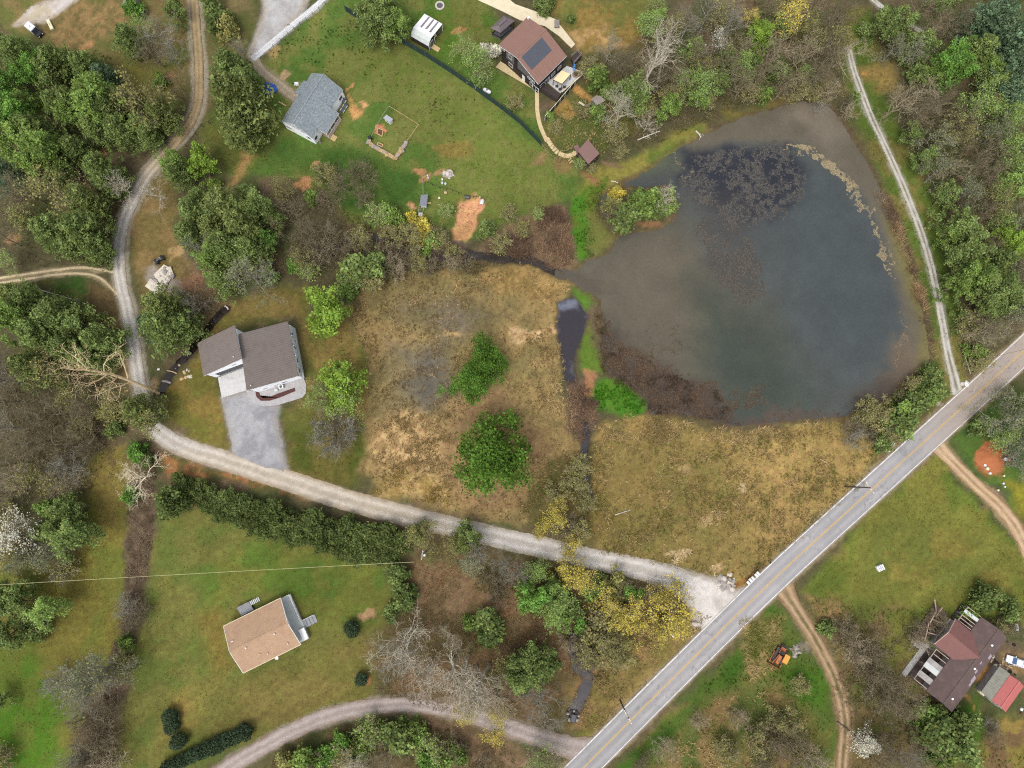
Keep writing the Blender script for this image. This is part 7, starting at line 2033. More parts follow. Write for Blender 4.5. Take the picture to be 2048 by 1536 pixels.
for k_, w_ in ((.25, 1.0), (.7, 1.0)):
    opening(h6, hp6(.3, .4, 0), hp6(.3, W - .4, 0), cz, W * k_, .9, w_, 1.3)
# rubbish round the two houses, each its own thing
M_CREAM = mat('cream_plastic', C(232, 226, 184), .6, .1, .4)
M_WHITEP = mat('white_plastic', C(238, 240, 242), .5, .05, .5)
def crate(pxy, size, rz, m, label, name='crate', cat='crate', grp=None, lid=None):
    p = G(*pxy, 0)
    t = thing(name, (p.x, p.y, ground_z(p.x, p.y)), label, cat, grp)
    z = ground_z(p.x, p.y)
    MB().box((p.x, p.y, z), size, rz).build('body', m, t, bevel=.03)
    MB().box((p.x, p.y, z + size[2]), (size[0] * 1.06, size[1] * 1.06, .06), rz).build('lid', lid or m, t)
    MB().box((p.x, p.y, z + size[2] + .06), (size[0] * .3, .06, .04), rz).build('handle', M_DGREY, t)
    return t
crate(z_(1140, 930), (2.2, .9, .7), -.5, M_CREAM, 'long cream chest between the derelict house and the red-roofed outbuilding', 'chest', 'chest')
crate(z_(975, 1150), (1.7, 1.2, 1.1), .7, M_CREAM, 'cream cabinet at the left corner of the grey lean-to', 'cabinet', 'cabinet')
crate(z_(1018, 1105), (1.1, .8, .9), .4, M_WHITEP, 'pale cabinet just right of the cream cabinet by the lean-to', 'cabinet', 'cabinet')
crate(z_(1215, 270), (1.2, 1.4, .8), .3, M_CREAM, 'cream plastic tank on the grass, lower of two behind the derelict house', 'tank', 'tank', 'cream tanks behind the derelict house')
crate(z_(1252, 213), (1.2, .9, .6), .5, M_CREAM, 'cream plastic tank on the grass, upper of two behind the derelict house', 'tank', 'tank', 'cream tanks behind the derelict house')
crate(z_(1412, 340), (.6, 1.5, .6), .1, M_WHITEP, 'narrow white tank lying right of the cream tanks', 'tank', 'tank')
rng = np.random.default_rng(5)
JUNK = ['white tin', 'pale plank offcut', 'dark tyre', 'grey bucket', 'white bag', 'rusty tin', 'pale box', 'blue-grey tub']
JM = [M_WHITEP, M_TANW, M_BLACK, M_DGREY, M_WHITEP, mat('rust', C(150, 92, 58), .9, .25, .3), M_CREAM, mat('blue_grey', C(128, 140, 152), .6, .1, .4)]
junk_px = [(1105, 715), (1120, 760), (1145, 775), (1185, 800), (1215, 830), (1225, 870), (1255, 905), (1280, 850), (1300, 880), (1330, 850), (1345, 915), (1405, 955), (1280, 915), (1180, 860), (1150, 840), (1230, 930), (1320, 800), (1255, 780), (1395, 575), (1310, 540), (1490, 1395), (1480, 1450)]
WHERE = ['nearest the derelict roof edge', 'beside the orange bank', 'amid the heap', 'nearest the lean-to', 'nearest the parked car', 'farthest out']
cnt = {}
for i, q in enumerate(junk_px):
    j = i % 8
    p = G(*z_(*q), 0)
    sz = rng.uniform(.35, .8)
    nm = JUNK[j].split()[-1] if JUNK[j].split()[-1] not in ('offcut',) else 'plank'
    lab = f'{JUNK[j]} in the litter by the derelict house, {WHERE[(i // 8) * 2 + (i % 2)]}'
    t = thing(nm, (p.x, p.y, -.08), lab, nm, 'litter by the derelict house')
    if j in (0, 3, 5, 7):
        MB().lathe((p.x, p.y, -.1), [(sz * .42, 0), (sz * .5, sz * .9), (sz * .42, sz * .9), (sz * .38, sz * .4)], 9).build('body', JM[j], t)
        MB().bar(Vector((p.x - sz * .45, p.y, sz * .8)), Vector((p.x + sz * .45, p.y, sz * .85)), .05, .04).build('handle', M_DGREY, t)
    elif j == 2:
        MB().lathe((p.x, p.y, -.05), [(.2, 0), (.36, 0), (.4, .1), (.36, .22), (.2, .22), (.2, .1)], 12).build('tyre', JM[j], t)
    elif j == 1:
        MB().box((p.x, p.y, -.05), (1.7, .3, .08), i).build('plank', JM[j], t); MB().box((p.x + .1, p.y + .2, -.05), (1.2, .25, .16), i + .5).build('plank', M_GREYW, t)
    else:
        MB().lump((p.x, p.y, sz * .2), (sz * .7, sz * .6, sz * .7), i, i).build('body', JM[j], t)

# ---------------------------------------------------------------- vehicles
def wheel(parent, c, ax, r=.33, w=.24):
    o = MB().lathe(Vector(c) - Vector(ax) * w / 2, [(r * .6, 0), (r, 0), (r, w), (r * .6, w)], 14, ax).build('wheel', M_BLACK, parent)
    MB().lathe(Vector(c) - Vector(ax) * (w / 2 + .01), [(r * .58, 0), (r * .58, w + .02)], 12, ax).build('rim', M_STEEL, o)
def car(px, py, heading, label, paint, L=4.5, W=1.8, glass=None):
    p = G(px, py, .6)
    t = thing('parked_car', (p.x, p.y, -.05), label, 'car')
    u = Vector((math.cos(heading), math.sin(heading), 0)); v = Vector((-u.y, u.x, 0))
    P = lambda a, b, z: Vector((p.x, p.y, 0)) + u * a + v * b + Vector((0, 0, z))
    def loft(secs):
        mb = MB()
        for k_ in range(len(secs) - 1):
            (a0, w0, b0, t0), (a1, w1, b1, t1) = secs[k_], secs[k_ + 1]
            mb.add([P(a0, -w0, b0), P(a0, w0, b0), P(a0, w0 * .93, t0), P(a0, -w0 * .93, t0), P(a1, -w1, b1), P(a1, w1, b1), P(a1, w1 * .93, t1), P(a1, -w1 * .93, t1)],
                   [(0, 4, 5, 1), (3, 2, 6, 7), (0, 3, 7, 4), (1, 5, 6, 2)] + ([(0, 1, 2, 3)] if k_ == 0 else []) + ([(4, 7, 6, 5)] if k_ == len(secs) - 2 else []))
        return mb
    h = L / 2; w = W / 2
    loft([(-h, w * .86, .32, .78), (-h + .25, w * .97, .25, .92), (-h + 1.0, w, .22, .95), (h - 1.3, w, .22, .92), (h - .3, w * .95, .25, .80), (h, w * .82, .34, .68)]).build('body', paint, t, bevel=.04)
    loft([(-h + .75, w * .80, .93, .96), (-h + 1.25, w * .80, .93, 1.40), (.35, w * .80, .92, 1.42), (h - 1.25, w * .82, .90, .95)]).build('cabin', glass or M_PANE, t)
    MB().slab([P(-h + 1.25, -w * .72, 1.46), P(.38, -w * .72, 1.47), P(.38, w * .72, 1.47), P(-h + 1.25, w * .72, 1.46)], .05).build('roof', paint, t, bevel=.02)
    for sx in (-1, 1):
        for sy in (-1, 1):
            wheel(t, P(sx * (h - .85), sy * (w - .1), .3), v)
    for sy in (-.6, .6):
        MB().box(P(h - .06, sy, .55), (.16, .34, .14), heading).build('headlight', M_TRIM, t)
        MB().box(P(-h + .04, sy, .62), (.1, .34, .16), heading).build('tail_light', M_REDR, t)
        MB().box(P(.55, sy / .6 * (w + .1), .95), (.16, .22, .14), heading).build('mirror', paint, t)
    return t
M_CARW = mat('white_car_paint', C(242, 244, 248), .3, .02, 1.0, spec=.6)
M_CARGLASS = mat('blue_tinted_glass', C(54, 96, 146), .12, .05, 1.0, spec=.6)
MBLU = mat('blue_car_paint', C(46, 92, 150), .3, .03, 1.0, spec=.6)
car(2032, 1323, math.radians(160), 'white car with blue glass parked at the right edge near the derelict house', M_CARW, glass=M_CARGLASS)
# white van with a black windscreen and bonnet
p = G(66, 58, 1.2); a = math.radians(-38)
u = Vector((math.cos(a), math.sin(a), 0)); v = Vector((-u.y, u.x, 0))
P = lambda s, t, z: Vector((p.x, p.y, 0)) + u * s + v * t + Vector((0, 0, z))
t = thing('van', (p.x, p.y, 0), 'white-roofed van with black bonnet at the edge of the top-left wood', 'van')
b = MB()
b.hexa([P(-1.9, -.95, .5), P(1.0, -.95, .5), P(1.0, .95, .5), P(-1.9, .95, .5)], [P(-1.7, -.85, 2.1), P(.8, -.85, 2.1), P(.8, .85, 2.1), P(-1.7, .85, 2.1)])
b.build('body', M_CARW, t, bevel=.12)
MB().hexa([P(1.0, -.9, .9), P(1.5, -.9, .9), P(1.5, .9, .9), P(1.0, .9, .9)], [P(.82, -.8, 2.0), P(.95, -.8, 2.0), P(.95, .8, 2.0), P(.82, .8, 2.0)]).build('windscreen', M_PANE, t)
MB().hexa([P(1.0, -.92, .45), P(2.3, -.85, .45), P(2.3, .85, .45), P(1.0, .92, .45)], [P(1.0, -.88, 1.15), P(2.2, -.75, .95), P(2.2, .75, .95), P(1.0, .88, 1.15)]).build('bonnet', M_BLACK, t, bevel=.05)
MB().box(P(-.3, 0, 2.1), (.4, .3, .06), a).build('roof_hatch', M_DECKG, t)
for s in (-1.2, 1.6):
    for w in (-.85, .85):
        wheel(t, P(s, w, .36), v, .36)
for w in (-.6, .6):
    MB().box(P(2.28, w, .6), (.1, .3, .16), a).build('headlight', M_TRIM, t)
crate((102, 51), (2.9, .75, .6), math.radians(-62), M_CREAM, 'long cream box lying on the grass right of the white van', 'box', 'box')
# black quad bike
p = G(318, 520, .5); a = math.radians(38)
u = Vector((math.cos(a), math.sin(a), 0)); v = Vector((-u.y, u.x, 0))
P = lambda s, t, z: Vector((p.x, p.y, 0)) + u * s + v * t + Vector((0, 0, z))
t = thing('quad_bike', (p.x, p.y, 0), 'black quad bike parked at the top of the pale rubble slabs', 'quad bike')
MB().hexa([P(-1.1, -.35, .35), P(1.1, -.3, .35), P(1.1, .3, .35), P(-1.1, .35, .35)], [P(-1.0, -.3, .75), P(1.0, -.25, .85), P(1.0, .25, .85), P(-1.0, .3, .75)]).build('body', M_BLACK, t, bevel=.05)
for s in (-.85, .85):
    MB().box(P(s, 0, .78), (.7, 1.25, .08), a).build('mudguard', M_BLACK, t)
    MB().bar(P(s - .25, -.4, .9), P(s - .25, .4, .9), .06, .05).build('rack', M_STEEL, t)
    for w in (-.55, .55):
        wheel(t, P(s, w, .32), v, .34, .32)
MB().box(P(-.2, 0, .85), (.9, .38, .14), a).build('seat', M_DGREY, t, bevel=.03)
MB().bar(P(.45, -.42, 1.05), P(.45, .42, 1.05), .06, .06).build('handlebar', M_STEEL, t)
# the bulldozer
zb = zf(1500, 1260, 17.07)
M_ORANGE = mat('rusty_orange', C(186, 112, 66), .8, .25, .4, dirt=(*C(120, 70, 48)[:3], .7))
M_YORANGE = mat('orange_yellow_paint', C(226, 160, 56), .6, .1, .5, dirt=(*C(190, 124, 60)[:3], .4))
p = G(*zb(1010, 880), .8); q = G(*zb(860, 1170), .8)
a = math.atan2(q.y - p.y, q.x - p.x)
u = Vector((math.cos(a), math.sin(a), 0)); v = Vector((-u.y, u.x, 0))
P = lambda s, t, z: Vector((p.x, p.y, 0)) + u * s + v * t + Vector((0, 0, z))
t = thing('bulldozer', (p.x, p.y, 0), 'old rusty orange bulldozer with a bright orange side plate in the grass', 'bulldozer')
for w in (-.95, .95):
    tr = MB()
    prof = [(-1.9, .35), (-1.6, .05), (1.4, .05), (1.8, .35), (1.4, .8), (-1.6, .8)]
    tr.add([P(s, w - .28, z) for s, z in prof] + [P(s, w + .28, z) for s, z in prof], [tuple(range(5, -1, -1)), tuple(range(6, 12))] + [(i, (i + 1) % 6, 6 + (i + 1) % 6, 6 + i) for i in range(6)])
    o = tr.build('track', M_BLACK, t)
    pl = MB()
    for i in range(10):
        pl.box(P(-1.5 + .32 * i, w, .8), (.22, .6, .05), a)
    pl.build('track_plates', mat('dark_steel', C(84, 72, 66), .6, .3, .3), o)
MB().hexa([P(-.2, -.42, .6), P(1.9, -.42, .6), P(1.9, .42, .6), P(-.2, .42, .6)], [P(-.2, -.38, 1.5), P(1.8, -.36, 1.4), P(1.8, .36, 1.4), P(-.2, .38, 1.5)]).build('engine_hood', M_ORANGE, t, bevel=.05)
MB().box(P(-1.3, 0, .6), (1.6, 1.1, .6), a).build('rear_frame', M_ORANGE, t)
MB().box(P(-.8, 0, 1.2), (.6, .9, .15), a).build('seat', M_BLACK, t)
MB().box(P(-1.15, 0, 1.3), (.12, .9, .6), a).build('seat_back', M_BLACK, t)
MB().slab([P(-1.1, .65, 1.75), P(.9, .65, 1.75), P(.9, 1.95, 1.55), P(-1.1, 1.95, 1.55)], .1).build('side_plate', M_YORANGE, t)
for s in (-.8, .6):
    MB().bar(P(s, .5, 1.1), P(s, 1.2, 1.55), .12, .1).build('plate_bracket', M_ORANGE, t)
MB().hexa([P(2.45, -1.7, .05), P(2.75, -1.7, .05), P(2.75, 1.7, .05), P(2.45, 1.7, .05)], [P(2.6, -1.7, 1.15), P(2.68, -1.7, 1.15), P(2.68, 1.7, 1.15), P(2.6, 1.7, 1.15)]).build('blade', MATS['rust'], t)
for w in (-1.35, 1.35):
    MB().bar(P(-.5, w, .4), P(2.45, w, .4), .16, .2).build('blade_arm', M_ORANGE, t)
MB().tube(P(1.2, 0, 1.4), P(1.2, 0, 2.3), .07, .07, 8).build('exhaust_pipe', MATS['rust'], t)
MB().bar(P(-.3, -.5, 1.5), P(2.3, -.9, 1.1), .12, .12).build('lift_arm', M_ORANGE, t)
MB().box(P(-2.3, 0, .4), (.5, 1.4, .5), a).build('counterweight', M_BLACK, t)

# ---------------------------------------------------------------- rubble, stones, mounds
def stones(name, pts, rad, n, m, label, cat, size=(.3, .7), hgt=.35, grp=None, piece='stone'):
    """a heap whose stones are parts"""
    p = G(*pts, 0)
    t = thing(name, (p.x, p.y, 0), label, cat, grp)
    rng = np.random.default_rng(int(pts[0] * 7 + pts[1]))
    for i in range(n):
        a, r_ = rng.uniform(0, 6.283), rad * math.sqrt(rng.random())
        s = rng.uniform(*size)
        z = hgt * (1 - (r_ / rad) ** 2) + ground_z(p.x, p.y)
        MB().lump((p.x + r_ * math.cos(a), p.y + r_ * math.sin(a), z), (s, s * rng.uniform(.6, 1), s * .7), a, i + 3).build(piece, m[i % len(m)] if isinstance(m, list) else m, t)
    return t
M_STONE = mat('pale_stone', C(206, 196, 184), .9, .15, .3)
M_STONE2 = mat('grey_stone', C(164, 154, 148), .9, .2, .3)
M_TERRA = mat('red_earth', C(178, 106, 60), .95, .12, .5, bump=.4)
stones('rock_pile', (897, 347), 1.1, 22, [M_STONE, M_STONE2], 'grey and pink rock pile on the lawn above the coop', 'rock pile', (.35, .7), .4)
stones('rock_pile', (1590, 1302), 1.3, 16, [mat('dull_stone', C(128, 120, 104), .95, .2, .3), M_STONE2], 'grey rock pile right of the rusty bulldozer', 'rock pile', (.3, .65), .15)
stones('rock_pile', (1773, 893), 1.9, 18, [M_STONE, M_STONE2], 'white riprap stones below the roadside shrubs', 'rock pile', (.35, .8), .15)
stones('rock_pile', (1452, 1166), 2.2, 26, [M_STONE, M_STONE2], 'pale culvert stones in the angle of the gravel road mouth', 'rock pile', (.35, .8), .15)
stones('rock_pile', (1389, 1248), .9, 8, [M_STONE, M_WOOD], 'small stone pile left of the gravel road mouth', 'rock pile', (.35, .7), .3)
# the pale rubble slabs
M_PALES = mat('chalky_rubble', C(222, 212, 194), .95, .12, .4, bump=.3, dirt=(*C(188, 176, 158)[:3], .6))
zr = zf(270, 490, 13.96)
t = thing('rubble_slab', tuple(G(*zr(500, 1150), 0)), 'pale broken concrete slab, lower of two behind the lane', 'slab', 'rubble slabs')
q = [zr(270, 1150), zr(430, 935), zr(740, 1080), zr(600, 1380)]
P = [G(*x_, .35) for x_ in q]
MB().hexa([(p.x, p.y, -.15) for p in P], [(p.x, p.y, .3) for p in P]).build('slab', M_PALES, t)
rng = np.random.default_rng(9)
for i in range(14):
    f, g = rng.random(2)
    c = P[0].lerp(P[1], f).lerp(P[3].lerp(P[2], f), g)
    MB().lump((c.x, c.y, .32), rng.uniform(.3, .7), i, i, .35).build('lump', M_PALES, t)
t = thing('rubble_slab', tuple(G(*zr(800, 800), 0)), 'larger heap of pale broken concrete, upper of two behind the lane', 'slab', 'rubble slabs')
q = [zr(520, 820), zr(800, 540), zr(1000, 640), zr(1080, 820), zr(860, 1130), zr(600, 990)]
P = [G(*x_, .4) for x_ in q]
MB().hexa([(p.x, p.y, -.15) for p in P], [(p.x, p.y, .34) for p in P]).build('slab', M_PALES, t)
c0 = sum(P, Vector()) / 6
for i in range(46):
    c = P[rng.integers(0, 6)].lerp(c0, rng.random() ** .5 * 1.25 - .2)
    s = rng.uniform(.3, .85)
    MB().lump((c.x + rng.normal() * .5, c.y + rng.normal() * .5, .3), (s, s * .7, s), i, i, .5).build('lump', M_PALES if i % 3 else M_STONE2, t)
# red earth mound, a real heap
p = G(1985, 915, .6)
gx, gy = np.meshgrid(np.linspace(-5, 5, 41), np.linspace(-5, 5, 41))
rr = np.sqrt((gx / 4.0) ** 2 + (gy / 4.2) ** 2) + (fbm(gx + 40, gy, 2.5, 77) - .5) * .5
hz_ = 1.3 * (1 - smooth(.1, 1.05, rr)) + .25 * (fbm(gx, gy, 1.0, 78) - .5) - .22
k = np.arange(gx.size).reshape(gx.shape)
Fq = np.stack([k[:-1, :-1].ravel(), k[:-1, 1:].ravel(), k[1:, 1:].ravel(), k[1:, :-1].ravel()], 1)
t = thing('earth_mound', (p.x, p.y, 0), 'mound of bare red earth beside the trees at the right edge', 'mound')
np_obj('heap', np.stack([gx + p.x, gy + p.y, hz_], -1).reshape(-1, 3), Fq, M_TERRA, parent=t, smoothf=True)
zm = zf(1880, 860, 11.82)
for (zx, zy), lab, m, s in (((1105, 915), 'cream bucket at the left foot of the red earth mound', M_CREAM, .8), ((1060, 835), 'pale grey bucket above the cream one at the red earth mound', M_WHITEP, .6), ((1185, 1025), 'white bucket at the bottom tip of the red earth mound', M_WHITEP, .55),
                            ((1530, 690), 'white tub at the right foot of the red earth mound', M_WHITEP, .8), ((1515, 1085), 'pale green drum below the red earth mound', M_CREAM, .5), ((1505, 1265), 'white-topped black drum below the red earth mound', M_WHITEP, .45),
                            ((1380, 1425), 'yellowish bucket nearest the eastern dirt track', M_CREAM, .5), ((1545, 1345), 'small pale bucket beside the black drum', M_WHITEP, .4), ((1620, 700), 'pink tub right of the white tub by the mound', mat('pink_plastic', C(222, 168, 156), .6, .1, .4), .8)):
    p = G(*zm(zx, zy), .3)
    t = thing('bucket', (p.x, p.y, -.1), lab, 'bucket', 'buckets round the red earth mound')
    MB().lathe((p.x, p.y, -.12), [(s * .42, 0), (s * .5, s), (s * .44, s), (s * .4, s * .5)], 10).build('body', m, t)
    MB().lathe((p.x, p.y, s - .12), [(s * .51, -.06), (s * .55, -.06), (s * .55, 0), (s * .51, 0)], 10).build('rim', m, t)

# ---------------------------------------------------------------- the white garden shed
zs = zf(790, 0, 11.82)
a0, a1 = G(*zs(510, 552), 3.4), G(*zs(935, 795), 3.4)      # break of the roof
u = (a1 - a0).normalized(); v = Vector((u.y, -u.x, 0))
if v.x > 0: v = -v                                      # v points to the lower left
L = (a1 - a0).length; ang = math.atan2(u.y, u.x)
P = lambda s, t, z: a0.xy.to_3d() + u * s + v * t + Vector((0, 0, z))
BW = 3.0
cz = P(L / 2, BW * .5, 0)
t = thing('garden_shed', (cz.x, cz.y, 0), 'white-roofed dark barn-style garden shed with streaked lean-to roof and glazed double door', 'shed')
M_STRK = mat('streaked_white_roof', C(248, 246, 250), .5, .04, .8)
M_STRKG = mat('roof_dark_strip', C(136, 126, 128), .7, .3, .3)
foot = [P(.15, .2, 0), P(L - .15, .2, 0), P(L - .15, BW - .1, 0), P(.15, BW - .1, 0)]
MB().hexa([(p.x, p.y, -.2) for p in foot], [(p.x, p.y, 2.2) for p in foot]).build('wall', M_DKW, t)
gab = [P(.15, .2, 2.2), P(.15, BW - .1, 2.2), P(.15, BW * .8, 3.0), P(.15, BW * .5, 3.5), P(.15, BW * .15, 3.2)]
b = MB(); n5 = len(gab); d = u * (L - .3)
b.add(gab + [g + d for g in gab], [tuple(range(n5)), tuple(range(2 * n5 - 1, n5 - 1, -1))] + [(i, n5 + i, n5 + (i + 1) % n5, (i + 1) % n5) for i in range(n5)])
b.build('gable', M_BLACK, t)
MB().slab([P(0, BW * .5, 3.62), P(L, BW * .5, 3.62), P(L, BW * .82, 3.1), P(0, BW * .82, 3.1)], .1).build('roof', M_DECKW, t)
MB().slab([P(0, BW * .82, 3.08), P(L, BW * .82, 3.08), P(L, BW + .05, 2.15), P(0, BW + .05, 2.15)], .1).build('roof', M_DECKW, t)
MB().slab([P(0, -.1, 3.35), P(L, -.1, 3.35), P(L, BW * .5, 3.64), P(0, BW * .5, 3.64)], .1).build('roof', M_STRK, t)
lw = -3.6
MB().slab([P(0, lw, 2.75), P(L, lw, 2.75), P(L, -.1, 3.34), P(0, -.1, 3.34)], .08).build('lean_to_roof', M_STRK, t)
for i, s in enumerate((L * .28, L * .53, L * .77)):
    MB().slab([P(s - .2, lw + .1, 2.79), P(s + .2, lw + .1, 2.79), P(s + .28, .3 - .5 * (i == 1), 3.42), P(s - .24, .3, 3.44)], .03).build('roof_strip', M_STRKG, t)
for s in (.1, L - .1):
    MB().box(P(s, lw + .15, 0), (.14, .14, 2.7), ang).build('post', M_TRIM, t)
MB().bar(P(0, lw + .1, 2.5), P(L, lw + .1, 2.5), .1, .16).build('beam', M_TRIM, t)
opening(t, P(L - .15, .2, 0), P(L - .15, BW - .1, 0), cz, BW * .5, .15, 1.5, 2.1, name='door', grid=(2, 2), proud=.08)
for tt_ in (.25, BW - .15):
    MB().box(P(L - .08, tt_, 0), (.1, .14, 2.2), ang).build('corner_board', M_TRIM, t)
MB().slab([P(L, BW * .3, .3), P(L + 1.9, BW * .3, .02), P(L + 1.9, BW * .72, .02), P(L, BW * .72, .3)], .08).build('ramp', M_TANW, t)
for i, (s, tt_, lab, m) in enumerate(((L * .8, -1.2, 'pale barrel under the shed lean-to', M_CREAM), (L * .9, -2.2, 'dark tub under the shed lean-to', M_DGREY), (L * .55, -2.4, 'brown tub under the shed lean-to', M_WOOD))):
    c = P(s, tt_, 0)
    q = thing('barrel' if i == 0 else 'tub', (c.x, c.y, 0), lab, 'barrel' if i == 0 else 'tub')
    MB().lathe((c.x, c.y, -.1), [(.36, 0), (.42, .4), (.38, .85)], 10).build('body', m, q)
    MB().lathe((c.x, c.y, .74), [(.4, 0), (.4, .05)], 10).build('lid', m, q)
p = G(*zs(1060, 140), 0)
t = thing('fire_ring', (p.x, p.y, 0), 'round pale stone fire ring on the lawn above the white shed', 'fire ring')
for i in range(12):
    a = i * .5236
    MB().box((p.x + 1.0 * math.cos(a), p.y + 1.0 * math.sin(a), -.1), (.42, .5, .36), a).build('stone', M_STONE, t)
MB().tube((p.x, p.y, -.12), (p.x, p.y, .0), .75, .75, 14).build('ash_bed', M_DGREY, t)

# ---------------------------------------------------------------- tank, tarpaulin pile and small yard things
p = G(974, 182, .7); a = math.radians(-30)
d = Vector((math.cos(a), math.sin(a), 0))
t = thing('propane_tank', (p.x, p.y, 0), 'white propane tank lying beside the dark mesh fence', 'tank')
MB().lathe(Vector((p.x, p.y, .75)) - d * 1.15, [(.05, 0), (.36, .1), (.5, .35), (.5, 1.95), (.36, 2.2), (.05, 2.3)], 16, d).build('shell', M_WHITEP, t, smoothf=True)
MB().tube((p.x, p.y, 1.2), (p.x, p.y, 1.42), .2, .18, 10).build('valve_dome', M_DGREY, t)
for s in (-.7, .7):
    c = Vector((p.x, p.y, 0)) + d * s
    MB().box((c.x, c.y, -.1), (.2, .8, .45), a).build('foot', M_DGREY, t)
p = G(537, 176, .6)
t = thing('tarpaulin_pile', (p.x, p.y, 0), 'heap under a bright blue tarpaulin left of the white house', 'tarpaulin')
MBT = mat('blue_tarpaulin', C(36, 102, 206), .5, .12, .4)
MB().lump((p.x, p.y, .5), (2.2, 1.7, 2.0), .4, 4, .8, .2).build('sheet', MBT, t, smoothf=False)
MB().lump((p.x + .9, p.y - .3, .35), (1.3, 1.2, 1.3), 1.0, 9, .8, .2).build('sheet', MBT, t)
crate((541, 187), (1.0, .8, .8), .4, mat('lilac_grey', C(150, 148, 172), .6, .1, .4), 'grey-lilac box at the foot of the blue tarpaulin pile', 'box', 'box')
p = G(593, 167, .3)
t = thing('wheelbarrow', (p.x, p.y, 0), 'white upturned wheelbarrow at the top corner of the white house', 'wheelbarrow')
MB().hexa([(p.x - .7, p.y - .4, .1), (p.x + .6, p.y - .5, .1), (p.x + .6, p.y + .5, .1), (p.x - .7, p.y + .4, .1)], [(p.x - .4, p.y - .2, .6), (p.x + .4, p.y - .25, .6), (p.x + .4, p.y + .25, .6), (p.x - .4, p.y + .2, .6)]).build('tray', M_WHITEP, t)
for s in (-.3, .3):
    MB().bar(Vector((p.x + .5, p.y + s, .2)), Vector((p.x + 1.6, p.y - .5 + s, .15)), .08, .06).build('handle', M_TANW, t)
MB().lathe((p.x - .9, p.y - .06, .2), [(.1, 0), (.2, 0), (.2, .12), (.1, .12)], 10, (0, 1, 0)).build('wheel', M_BLACK, t)
p = G(565, 207, .2)
t = thing('log', (p.x, p.y, 0), 'pale log lying at the end of the house drive', 'log')
MB().tube((p.x - 1.0, p.y + .5, .1), (p.x + 1.0, p.y - .6, .1), .18, .16, 8).build('wood', M_TANW, t)
MB().tube((p.x - .1, p.y + .0, .2), (p.x + .2, p.y + .4, .35), .07, .04, 6).build('stub', M_TANW, t)
p = G(640, 283, .6)
t = thing('statue', (p.x, p.y, 0), 'slim grey garden statue on the lawn below the white house', 'statue')
MB().box((p.x, p.y, -.1), (.5, .5, .4)).build('plinth', M_STONE2, t)
MB().lathe((p.x, p.y, .3), [(.2, 0), (.16, .5), (.24, .8), (.2, 1.1), (.08, 1.2), (.13, 1.35), (.1, 1.5), (.02, 1.56)], 10).build('figure', M_STONE2, t, smoothf=True)

# ---------------------------------------------------------------- fences
def fence(name, px, h, label, cat, panel_m, post_m, step=2.6, thick=.05, z0=0.05, base_h=0, top=None, post=.12):
    P = [G(x, y, h * .5).xy.to_3d() for x, y in px]
    t = thing(name, (P[0].x, P[0].y, 0), label, cat)
    for i in range(len(P) - 1):
        n = max(1, round((P[i + 1] - P[i]).length / step))
        for j in range(n):
            a, b_ = P[i].lerp(P[i + 1], j / n), P[i].lerp(P[i + 1], (j + 1) / n)
            MB().box((a.x, a.y, -.2), (post, post, h + .3)).build('post', post_m, t)
            if panel_m is not None:
                MB().bar(Vector((a.x, a.y, z0)), Vector((b_.x, b_.y, z0)), thick, h - z0).build('panel', panel_m, t)
            if top is not None:
                MB().bar(Vector((a.x, a.y, h)), Vector((b_.x, b_.y, h)), top[0], top[1]).build('rail', top[2], t)
    a = P[-1]
    MB().box((a.x, a.y, -.2), (post, post, h + .3)).build('post', post_m, t)
    return t
M_MESH = mat('dark_green_windscreen', C(44, 66, 62), .8, .2, .5)
fence('mesh_fence', [(690, 17), (722, 36), (770, 62), (812, 86), (850, 108), (900, 140), (950, 175), (1000, 212), (1040, 243), (1083, 287)], 2.4, 'long dark green windscreen fence running across the lawn down to the walk', 'fence', M_MESH, M_DGREY, 2.9)
fence('mesh_fence', [(1150, 166), (1130, 190), (1110, 214), (1090, 236)], 2.2, 'short dark green fence with a pale top rail below the terrace', 'fence', M_MESH, M_TRIM, 2.4, top=(.1, .06, M_CREAM))
fence('lane_fence', [(438, 233), (418, 245), (405, 252), (392, 268), (384, 282), (372, 291)], 1.2, 'low open fence of dark posts and rails at the bend of the upper lane', 'fence', None, M_DKW, 2.2, top=(.06, .1, M_DKW))
fence('wire_fence', [(546, 92), (575, 66), (612, 37), (650, 6)], 1.1, 'low wire fence along the lawn side of the pale yard road', 'fence', None, M_DGREY, 2.4, top=(.04, .06, M_GREYW), post=.09)
fence('plot_fence', [(778, 214), (838, 251), (815, 283), (800, 312), (790, 318)], 1.1, 'thin pale fence round the upper right of the vegetable plot', 'fence', None, M_TANW, 1.8, top=(.07, .08, M_TANW), post=.1)
fence('plot_fence', [(778, 214), (764, 236), (750, 262), (744, 274)], 1.1, 'thin grey fence along the left of the vegetable plot', 'fence', None, M_GREYW, 1.8, top=(.06, .08, M_GREYW), post=.09)
fence('walk_railing', [(1083, 288), (1092, 303), (1104, 314), (1120, 323)], 1.0, 'low dark railing on the left of the curved steps to the pavilion', 'railing', None, M_DKW, 1.4, top=(.08, .08, M_WOOD), post=.08)
fence('walk_railing', [(1100, 280), (1108, 293), (1118, 302), (1130, 304), (1146, 297)], 1.0, 'low railing on the right of the curved steps to the pavilion', 'railing', None, M_DKW, 1.4, top=(.08, .08, M_WOOD), post=.08)
fence('pen_fence', [(846, 358), (847, 390)], 1.2, 'short pen fence running up from the grey-roofed coop', 'fence', None, M_GREYW, 1.6, top=(.06, .08, M_GREYW), post=.1)
fence('pen_fence', [(850, 364), (880, 376), (905, 381), (930, 392), (962, 396)], 1.0, 'dark low fence across the pen above the orange soil', 'fence', None, M_DKW, 1.8, top=(.06, .1, M_DKW), post=.1)
